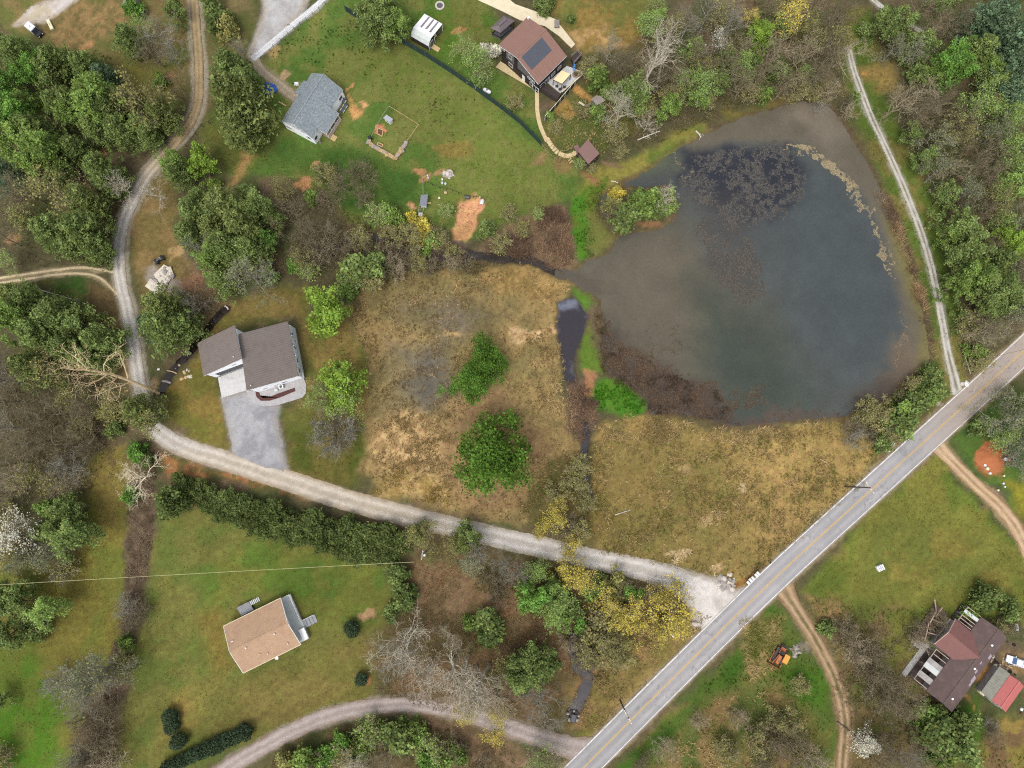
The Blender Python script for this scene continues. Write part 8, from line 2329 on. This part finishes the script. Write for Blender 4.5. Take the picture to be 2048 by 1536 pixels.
fence('road_fence', [(1922, 700), (1930, 722), (1938, 748)], 1.0, 'short pale wooden fence right of the foot of the dam lane', 'fence', None, M_GREYW, 1.8, top=(.06, .1, M_CREAM), post=.1)

# ---------------------------------------------------------------- the vegetable plot
def px_bed(name, pts, z, m, label, cat, wall=None, grp=None):
    P = [G(*q, z) for q in pts]
    t = thing(name, (P[0].x, P[0].y, 0), label, cat, grp)
    MB().prism([(p.x, p.y) for p in inset(P, None, .14)], -.15, z - .08).build('soil', M_SOIL, t)
    for i in range(len(P)):
        MB().bar(Vector((*P[i].xy, -.1)), Vector((*P[(i + 1) % len(P)].xy, -.1)), .16, z + .1 - .003 * i).build('board', wall or M_TANW, t)
    return t
M_ORSOIL = mat('orange_soil', C(196, 130, 88), .95, .2, .4)
b = MB()
for q in ([(751, 250), (759, 249), (756, 268), (749, 267)], [(759, 249), (775, 262), (772, 266), (757, 257)]):
    P = [G(*x_, 0) for x_ in q]
    b.prism([(p.x, p.y) for p in P], -.2, .12)
tag(b.build('soil_strip', M_ORSOIL), kind='structure')
px_bed('raised_bed', [(756, 256), (766, 260), (764, 272), (754, 267)], .35, M_SOIL, 'square raised bed at the top of the vegetable plot', 'raised bed')
px_bed('raised_bed', [(756, 285), (766, 289), (764, 293), (754, 289)], .35, M_SOIL, 'small green-filled raised bed in the middle of the vegetable plot', 'raised bed')
t = thing('plot_wall', tuple(G(735, 290, 0)), 'low pale earth wall round the lower side of the vegetable plot', 'wall')
wp = [(737, 283), (744, 291), (758, 300), (775, 309), (791, 318), (799, 306), (810, 292), (814, 284)]
M_EARTHW = mat('pale_earth', C(190, 160, 114), .95, .25, .4, bump=.4)
for i in range(len(wp) - 1):
    a, b_ = G(*wp[i], 0), G(*wp[i + 1], 0)
    MB().bar(Vector((*a.xy, -.15)), Vector((*b_.xy, -.15)), .9, .6 + .05 * (i % 3)).build('wall_length', M_EARTHW if i < 4 else M_STONE2, t)
rng = np.random.default_rng(3)
for i in range(26):
    f = rng.random() * (len(wp) - 1.01); j = int(f)
    p = G(*wp[j], 0).lerp(G(*wp[j + 1], 0), f - j)
    MB().lump((p.x + rng.normal() * .25, p.y + rng.normal() * .25, .45), rng.uniform(.3, .6), i, i).build('stone', M_EARTHW if i % 2 else M_STONE2, t)
# white hen house
zc = zf(710, 200, 10.97)
P = [G(*zc(*q), 1.5) for q in ((615, 395), (690, 320), (835, 415), (765, 500))]
c = sum(P, Vector()) / 4
t = thing('hen_house', (c.x, c.y, 0), 'tiny white hen house with grey roof in the vegetable plot', 'hen house')
q = inset(P, None, .18)
MB().prism([(p.x, p.y) for p in q], -.1, 1.35).build('wall', M_TRIM, t)
MB().slab(P, .1).build('roof', mat('pale_grey_roof', C(170, 172, 176), .7, .08, .4), t)
opening(t, q[0], q[3], c, (q[3] - q[0]).length * .5, .2, .6, .9, name='door', pm=M_BLACK)
crate(zc(340, 850), (.8, .8, .9), .3, M_BLACK, 'black compost bin at the left corner of the vegetable plot', 'bin', 'bin')

# ---------------------------------------------------------------- the coop, its run, barrels and buckets
zc = zf(790, 320, 9.6)
P = [G(*zc(*q), 2.0) for q in ((500, 668), (632, 660), (598, 880), (470, 872))]
c = sum(P, Vector()) / 4
t = thing('coop', (c.x, c.y, 0), 'small coop with ribbed blue-grey roof on the lower lawn', 'coop')
M_COOP = mat('blue_grey_roof', C(128, 132, 142), .6, .1, .4)
q = inset(P, None, .2)
MB().prism([(p.x, p.y) for p in q], -.1, 1.8).build('wall', M_TRIM, t)
MB().slab(P, .1).build('roof', M_COOP, t)
ribs(t, P[0], P[1], P[2], P[3], .35, M_COOP, .04)
opening(t, q[1], q[2], c, (q[2] - q[1]).length * .3, .3, .7, 1.2, name='door', pm=M_DKW)
MB().slab([G(*zc(620, 810), .5), G(*zc(690, 810), .2), G(*zc(690, 840), .2), G(*zc(620, 840), .5)], .08).build('ramp', M_TANW, t)
q = [G(*zc(*s), .9) for s in ((465, 880), (560, 880), (520, 1080), (445, 1075))]
t = thing('hen_run', (q[0].x, q[0].y, 0), 'grey wire hen run below the grey-roofed coop', 'hen run')
for p in q:
    MB().box((p.x, p.y, -.1), (.1, .1, 1.1)).build('post', M_GREYW, t)
for i in range(4):
    MB().bar(q[i], q[(i + 1) % 4], .08, .08).build('rail', M_GREYW, t)
MB().slab([q[3].lerp(q[0], .35), q[2].lerp(q[1], .35), q[2], q[3]], .06).build('cover', M_STEEL, t)
for k_ in (.35, .6, .8):
    MB().bar(q[3].lerp(q[0], k_), q[2].lerp(q[1], k_), .06, .06).build('slat', M_GREYW, t)
def barrel(pxy, r_, h_, m, label, name='barrel', lying=None, grp=None):
    p = G(*pxy, h_ / 2)
    t = thing(name, (p.x, p.y, -.08), label, name, grp)
    ax = (0, 0, 1) if lying is None else (math.cos(lying), math.sin(lying), 0)
    c = Vector((p.x, p.y, -.08)) if lying is None else Vector((p.x, p.y, r_ - .08)) - Vector(ax) * h_ / 2
    MB().lathe(c, [(r_ * .88, 0), (r_, h_ * .3), (r_, h_ * .7), (r_ * .88, h_)], 12, ax).build('body', m, t, smoothf=True)
    for k_ in (.3, .7):
        MB().lathe(c + Vector(ax) * (h_ * k_ - .03), [(r_ * 1.0, 0), (r_ * 1.04, .02), (r_ * 1.04, .05), (r_ * 1.0, .07)], 12, ax).build('hoop', M_DGREY, t)
barrel(zc(1390, 705), .5, 1.3, M_DGREY, 'dark grey barrel lying at the top left of the orange soil', lying=-.1)
barrel(zc(1672, 800), .5, 1.2, M_WHITEP, 'pale grey barrel at the top right of the orange soil', lying=1.3)
barrel(zc(850, 730), .3, .6, M_CREAM, 'cream barrel standing in the pen right of the coop')
barrel(zc(1632, 715), .25, .5, M_CREAM, 'small cream barrel behind the pale grey one', 'barrel')
for i, (x, y, s, lab) in enumerate(((905, 372, .5, 'white bucket by the rock pile, topmost of three'), (905, 440, .5, 'white bucket by the rock pile, lower left of three'), (965, 455, .48, 'white bucket by the rock pile, lower right of three'), (622, 297, .42, 'white bucket on the bare patch above the coop'), (634, 340, .42, 'white bucket right below another above the coop'))):
    p = G(*zc(x, y), .3)
    t = thing('bucket', (p.x, p.y, -.08), lab, 'bucket', 'white buckets above the coop')
    MB().lathe((p.x, p.y, -.1), [(s * .5, 0), (s * .6, s * 1.1), (s * .54, s * 1.1), (s * .5, s * .6)], 10).build('body', M_WHITEP, t)
    MB().bar(Vector((p.x - s * .55, p.y, s * 1.0)), Vector((p.x + s * .55, p.y, s * 1.0)), .04, .03).build('handle', M_DGREY, t)
barrel(zc(970, 625), .42, .35, M_TANW, 'low tan tree stump in the pen', 'stump')

# ---------------------------------------------------------------- playhouse and pavilion
zp = zf(1080, 180, 8.533)
ro = [G(*zp(*q), 3.4) for q in ((860, 160), (965, 88), (1115, 180), (960, 265))]
c = sum(ro, Vector()) / 4
t = thing('playhouse', (c.x, c.y, 0), 'small grey playhouse on stilts with a pale slide, below the terrace', 'playhouse')
ap = c + Vector((0, 0, .5))
rid0, rid1 = ro[0].lerp(ro[3], .5) + Vector((0, 0, .6)), ro[1].lerp(ro[2], .5) + Vector((0, 0, .6))
M_PLAYR = mat('grey_brown_boards', C(150, 138, 128), .8, .15, .4)
MB().slab([ro[0], ro[1], rid1, rid0], .08).build('roof', M_PLAYR, t); MB().slab([ro[3], ro[2], rid1, rid0], .08).build('roof', M_PLAYR, t)
q = inset(ro, None, .35)
for p in q:
    MB().box((p.x, p.y, -.1), (.14, .14, 3.4)).build('post', M_STEEL, t)
MB().prism([(p.x, p.y) for p in q], 1.2, 1.35).build('floor', M_PLAYR, t)
for i in (0, 1, 2):
    MB().bar(Vector((*q[i].xy, 1.35)), Vector((*q[i + 1].xy, 1.35)), .07, .8).build('side_panel', M_STEEL, t)
MB().slab([G(*zp(850, 215), 1.3), G(*zp(890, 245), 1.3), G(*zp(790, 290), .25), G(*zp(765, 262), .25)], .1).build('ladder', M_GREYW, t)
MB().slab([G(*zp(770, 250), .3), G(*zp(750, 275), .3), G(*zp(650, 215), .12), G(*zp(675, 190), .12)], .12).build('slide', M_CREAMC, t)
ro = [G(*zp(*q), 3.2) for q in ((640, 1045), (690, 870) if False else (590, 950), (810, 830), (1015, 1085))]
ro = [G(*zp(*q), 3.2) for q in ((645, 1040), (815, 840), (1020, 1080), (825, 1265))]
c = sum(ro, Vector()) / 4
t = thing('pond_pavilion', (c.x, c.y, 0), 'square open pavilion with a flat brown roof and deck near the pond shore', 'pavilion')
M_PAV = mat('brown_pavilion_roof', C(132, 98, 90), .55, .08, .8, spec=.4)
MB().slab(ro, .14).build('roof', M_PAV, t)
for i in range(4):
    MB().bar(ro[i] - Vector((0, 0, .34)), ro[(i + 1) % 4] - Vector((0, 0, .34)), .12, .2).build('beam', M_DKW, t)
q = inset(ro, None, .2)
for i in range(4):
    MB().box((q[i].x, q[i].y, -.6), (.2, .2, 3.7)).build('post', M_DKW, t)
    m_ = q[i].lerp(q[(i + 1) % 4], .5)
    MB().box((m_.x, m_.y, -.6), (.16, .16, 3.7)).build('post', M_DKW, t)
d = [q[0].lerp(c, -.18), q[1].lerp(c, -.18), q[2].lerp(c, -.12), q[3].lerp(c, -.12)]
for i in range(12):
    a0, a1 = (i + .04) / 12, (i + .96) / 12
    w = [d[0].lerp(d[1], a0), d[0].lerp(d[1], a1), d[3].lerp(d[2], a1), d[3].lerp(d[2], a0)]
    MB().prism([(p.x, p.y) for p in w], .3, .38 + .004 * (i % 2)).build('deck_board', M_PAV if i % 2 else M_DKW, t)
railing(t, [d[1], d[2], d[3], d[0]], .38, .95, M_DKW, step=1.7)
w = [G(*zp(575, 960), .4), G(*zp(640, 920), .4), G(*zp(690, 1000), .4), G(*zp(640, 1090), .4)]
MB().prism([(p.x, p.y) for p in w], -.1, .36).build('landing', M_PAV, t)
# mown stems and timber left below the pavilion
for i, (x0, y0, x1, y1, lab) in enumerate(((505, 1250, 555, 1200, 'pale plank by the steps, lowest of three'), (485, 1215, 530, 1165, 'pale plank by the steps, middle of three'), (540, 1180, 500, 1140, 'pale plank by the steps, topmost of three'))):
    a, b_ = G(*zp(x0, y0), 0), G(*zp(x1, y1), 0)
    t = thing('plank', (a.x, a.y, -.05), lab, 'plank', 'planks by the pavilion steps')
    MB().bar(Vector((*a.xy, -.06)), Vector((*b_.xy, -.03)), .26, .1).build('board', M_TANW, t)
    m_ = a.lerp(b_, .5); MB().bar(Vector((m_.x - .2, m_.y - .2, -.1)), Vector((m_.x + .2, m_.y + .2, -.1)), .1, .06).build('batten', M_GREYW, t)

# ---------------------------------------------------------------- poles, wires, roadside things
M_POLE = mat('pole_wood', C(92, 82, 72), .9, .2, .5)
M_GREEN = mat('bleached_crossarm', C(196, 184, 150), .8, .15, .4)
M_WIRE = mat('wire', C(212, 206, 150), .6, .05, 1)
M_WIREB = mat('dark_wire', C(70, 66, 60), .6, .05, 1)
POLE_TOP = {}
def power_pole(base, h, arm_az, label, arms, can=None, m=M_POLE):
    p = G(*base, 0)
    t = thing('power_pole', (p.x, p.y, -.1), label, 'power pole', 'power poles')
    MB().tube((p.x, p.y, -.3), (p.x, p.y, h), .19, .13, 10).build('pole', m, t)
    d = Vector((math.cos(arm_az), math.sin(arm_az), 0))
    for k_, (z, ln) in enumerate(arms):
        MB().bar(Vector((p.x, p.y, z)) - d * ln / 2, Vector((p.x, p.y, z)) + d * ln / 2, .16, .14).build('crossarm', M_GREEN, t)
        for s in (-.47, 0.12, .47):
            c = Vector((p.x, p.y, z + .14)) + d * ln * s
            MB().lathe(c, [(.08, 0), (.14, .1), (.08, .18), (.12, .28), (.02, .34)], 8).build('insulator', M_WHITEP, t)
    if can:
        c = Vector((p.x, p.y, can)) + d.orthogonal() * .45
        MB().lathe(c, [(.28, 0), (.3, .1), (.3, .85), (.22, .95)], 12).build('transformer', M_STEEL, t)
    POLE_TOP[label] = Vector((p.x, p.y, arms[0][0] + .4))
    return t, Vector((p.x, p.y, 0)), d
power_pole((1690, 973), 11.8, math.radians(-58), 'dark power pole at the field edge, leaning over the main road in view', ((11.2, 2.8),), None)
power_pole((1240, 1400), 11.6, math.radians(-62), 'power pole with two crossarms at the lower stretch of the main road', ((11.2, 2.6), (9.8, 2.4)), None)
power_pole((855, 1100), 10.0, math.radians(80), 'pale power pole with transformer at the right end of the long hedge', ((9.4, 1.8),), 8.0, M_GREYW)
def wire(pts, sag, label, m, r_=.035, n=14):
    b = MB()
    for a, c in zip(pts[:-1], pts[1:]):
        prev = a
        for i in range(1, n + 1):
            f = i / n
            q = a.lerp(c, f) - Vector((0, 0, sag * 4 * f * (1 - f)))
            b.tube(prev, q, r_, r_, 4, cap=False); prev = q
    o = b.build('power_line', m)
    tag(o, label, 'power line')
    return o
pt = G(828, 1124, 9.6)
far = G(-60, 1173, 9.6)
wire([far, pt], .8, 'pale power line crossing the lower-left lawn to the hedge pole', M_WIRE)
a, b_ = G(1960, 722, 8.5), G(2080, 690, 8.5)
wire([a, b_], .3, 'dark power line crossing the main road at the right edge', M_WIREB, .045)
a = G(1988, 714, 0)
# line over the rubble and lane
wire([G(240, 560, 7), G(345, 602, 7)], .3, 'thin dark line crossing the western lane below the track junction', M_WIREB, .03)
# mailboxes
proto = None
zb = zf(1430, 1120, 15.36)
d_road = (G(1553, 1153) - G(1341, 1361)).normalized()
a_road = math.atan2(d_road.y, d_road.x)
spots = [(1018, 695), (1095, 622), (1160, 555), (1258, 465), (1318, 405)]
names = ['lowest', 'second lowest', 'middle', 'second highest', 'highest']
def mailbox():
    t = thing('mailbox', (0, 0, 0), 'x', 'mailbox', 'mailboxes by the main road')
    MB().box((0, 0, -.2), (.12, .12, 1.25)).build('post', M_WOOD, t)
    b = MB()
    prof = [(-.16, 0), (.16, 0), (.16, .2), (.09, .31), (-.09, .31), (-.16, .2)]
    b.add([Vector((x, -.3, 1.05 + z)) for x, z in prof] + [Vector((x, .3, 1.05 + z)) for x, z in prof], [tuple(range(5, -1, -1)), tuple(range(6, 12))] + [(i, (i + 1) % 6, 6 + (i + 1) % 6, 6 + i) for i in range(6)])
    b.build('box', M_WHITEP, t)
    MB().box((0, -.31, 1.07), (.3, .03, .24)).build('door', M_STEEL, t)
    MB().box((.18, .1, 1.2), (.02, .06, .22)).build('flag', M_REDR, t)
    return t
pm = mailbox()
for i, s in enumerate(spots):
    p = G(*zb(*s), 1.2)
    t = pm if i == 0 else copy_tree(pm)
    t.location = (p.x, p.y, 0)
    t.rotation_euler = (0, 0, a_road + RNG.uniform(-.15, .15))
    t.scale = (1.7, 1.35, 1.1) if i != 1 else (1.7, 1.7, 1.1)
    t['label'] = f'white mailbox on a post by the main road, {names[i]} of the row of five'
def post(pxy, h, m, label, name='post', w=.16, lean=(0, 0), cat=None):
    p = G(*pxy, 0)
    t = thing(name, (p.x, p.y, -.1), label, cat or name)
    MB().tube((p.x, p.y, -.2), (p.x + lean[0], p.y + lean[1], h), w / 2, w / 2, 8).build('shaft', m, t)
    MB().tube((p.x + lean[0], p.y + lean[1], h), (p.x + lean[0], p.y + lean[1], h + .06), w * .6, w * .5, 8).build('cap', m, t)
    return t
post(zb(1700, 110), 1.2, M_BLACK, 'short black marker post at the field edge of the main road', w=.3, lean=(-.3, .4))
post(zb(1000, 760), 1.0, M_DKW, 'dark stub post below the lowest mailbox', w=.26, lean=(-.3, .3))
post(zb(575, 750), .8, M_CREAM, 'cream leaning marker post in the roadside ditch', w=.2, lean=(-1.4, .8))
post((1349, 1276), 1.2, M_WHITEP, 'white leaning post below the yellow trees at the main road', w=.25, lean=(-1.0, 1.0))
post((725, 475), .4, M_CREAM, 'pale board standing over the upper creek', w=.35, lean=(-.7, 1.4))
t = crate((1758, 1135), (1.5, 1.2, .9), math.radians(24), M_WHITEP, 'white slatted crate standing alone in the right-hand field')
b = MB()
p = G(1758, 1135, 0)
for k_ in (-.4, 0, .4):
    c = Vector((p.x, p.y, .88)) + Vector((math.cos(.42), math.sin(.42), 0)) * k_
    MB().box((c.x, c.y, .88), (.14, 1.25, .05), .42).build('slat', M_DECKG, t)
# logs, planks and fallen stems
def log(a, b_, r0, r1, m, label, name='log', z=.1, stubs=2, cat='log'):
    A_, B_ = G(*a, z), G(*b_, z)
    t = thing(name, (A_.x, A_.y, 0), label, cat)
    mid_ = A_.lerp(B_, .5) + Vector((.12, .1, .08))
    MB().tube(A_, mid_, r0, (r0 + r1) / 2, 7).tube(mid_, B_, (r0 + r1) / 2, r1, 7).build('stem', m, t)
    rng = random.Random(int(a[0]))
    for i in range(stubs):
        f = rng.uniform(.2, .9); c = A_.lerp(B_, f); d = (B_ - A_).normalized(); n_ = Vector((-d.y, d.x, 0)) * rng.choice((-1, 1))
        MB().tube(c, c + (d * .7 + n_) * rng.uniform(.5, 1.2) + Vector((0, 0, .3)), r1 * .6, r1 * .25, 5).build('branch', m, t)
    return t
M_BIRCH = mat('pale_bark', C(214, 206, 190), .9, .2, .4)
log((66, 576), (180, 610), .16, .06, M_BIRCH, 'long white fallen trunk below the two-rut track', stubs=6)
log((450, 612), (457, 619), .22, .2, M_BIRCH, 'short pale log above the metal-roofed house', stubs=0)
log((372, 704), (382, 708), .4, .35, M_GREYW, 'pale slab of timber beside the brown ditch', stubs=0)
log((334, 741), (354, 747), .14, .14, M_TANW, 'thin plank laid across the brown ditch', stubs=0, name='plank', cat='plank')
log((325, 762), (342, 766), .3, .3, M_STONE2, 'concrete pipe end where the brown ditch meets the lane', stubs=0, name='culvert_pipe', cat='pipe')
log((1222, 362), (1236, 366), .14, .1, M_BIRCH, 'white log floating in the shallows above the island', z=-.15, stubs=0)
log((1392, 262), (1402, 276), .2, .1, M_BIRCH, 'grey snag sticking out of the pond near the north shore', z=.1, stubs=4)
log((1275, 280), (1320, 262), .14, .08, M_BIRCH, 'fallen tan trunk with drooping branches at the north shore', z=.5, stubs=8)
log((646, 386), (658, 404), .1, .08, M_TANW, 'thin pale pole lying on the slope left of the coop', stubs=0, name='pole', cat='pole')
log((1640, 918), (1660, 932), .1, .06, M_TANW, 'thin pale branch lying in the field near the road', stubs=0, name='branch', cat='branch')
log((1735, 1375), (1748, 1400), .12, .06, M_BIRCH, 'bare pale stem lying among the bushes right of the southern dirt track', stubs=2)
log((1230, 1030), (1262, 1020), .12, .05, M_BIRCH, 'pale fallen branch in the dry field near the yellow trees', stubs=3, name='branch', cat='branch')
log((1675, 1443), (1715, 1478), .18, .12, M_POLE, 'brown fallen pole lying across the southern dirt track', stubs=0, name='pole', cat='pole')
log((1206, 202), (1222, 218), .1, .06, M_TANW, 'short pale branch below the playhouse', stubs=1, name='branch', cat='branch')
log((1685, 206), (1702, 210), .18, .18, M_GREYW, 'grey plank at the northeast corner of the pond', stubs=0, name='plank', cat='plank')
# stones along the brown ditch
stones('stone_edging', (352, 727), 1.6, 12, [M_STONE, M_TANW], 'tan stones along the left bank of the brown ditch', 'stones', (.3, .6), .1)
stones('stone_edging', (372, 752), 1.5, 10, [M_TANW, M_STONE], 'tan stones and timber on the right bank of the brown ditch', 'stones', (.3, .8), .1)
crate((318, 739), (.5, .4, .35), .2, M_WHITEP, 'small white tub between the lane and the brown ditch', 'tub', 'tub')
# the culvert at the road
p = G(1146, 1430, 0)
t = thing('culvert', (p.x, p.y, 0), 'dark stone-edged culvert mouth where the lower creek meets the road', 'culvert')
MB().lathe(Vector((p.x, p.y - 1.4, -.1)), [(.55, 0), (.7, 0), (.7, 1.6), (.55, 1.6)], 14, (.15, 1, 0)).build('pipe', M_DGREY, t)
for i in range(14):
    a = i * .45
    MB().lump((p.x + 1.3 * math.cos(a), p.y - .3 + 1.1 * math.sin(a), -.15), .3 + .25 * ((i * 7) % 5) / 5, i, i).build('stone', M_DKW if i % 3 else M_STONE2, t)
# gravel bags at the foot of the dam lane
stones('rock_pile', (1930, 768), .9, 10, [M_STONE, M_WHITEP], 'white stones in the mouth of the dam lane', 'rock pile', (.35, .7), .1)
# grey-roofed corner of a building at the top edge
p = G(262, 2, 0)
t = thing('cabin', (p.x, p.y, 0), 'grey-roofed cabin cut by the top edge above the dark oval evergreen', 'cabin')
q = [G(*s, 2.6) for s in ((243, 14), (250, -14), (272, -12), (263, 16))]
MB().slab(q, .12).build('roof', M_GREYR, t)
MB().prism([(v_.x, v_.y) for v_ in inset(q, None, .25)], -.1, 2.5).build('wall', M_GREYBD, t)
opening(t, inset(q, None, .25)[0], inset(q, None, .25)[3], sum(q, Vector()) / 4, .9, .2, .8, 1.9, name='door', pm=M_DKW)
bpy.context.view_layer.update()
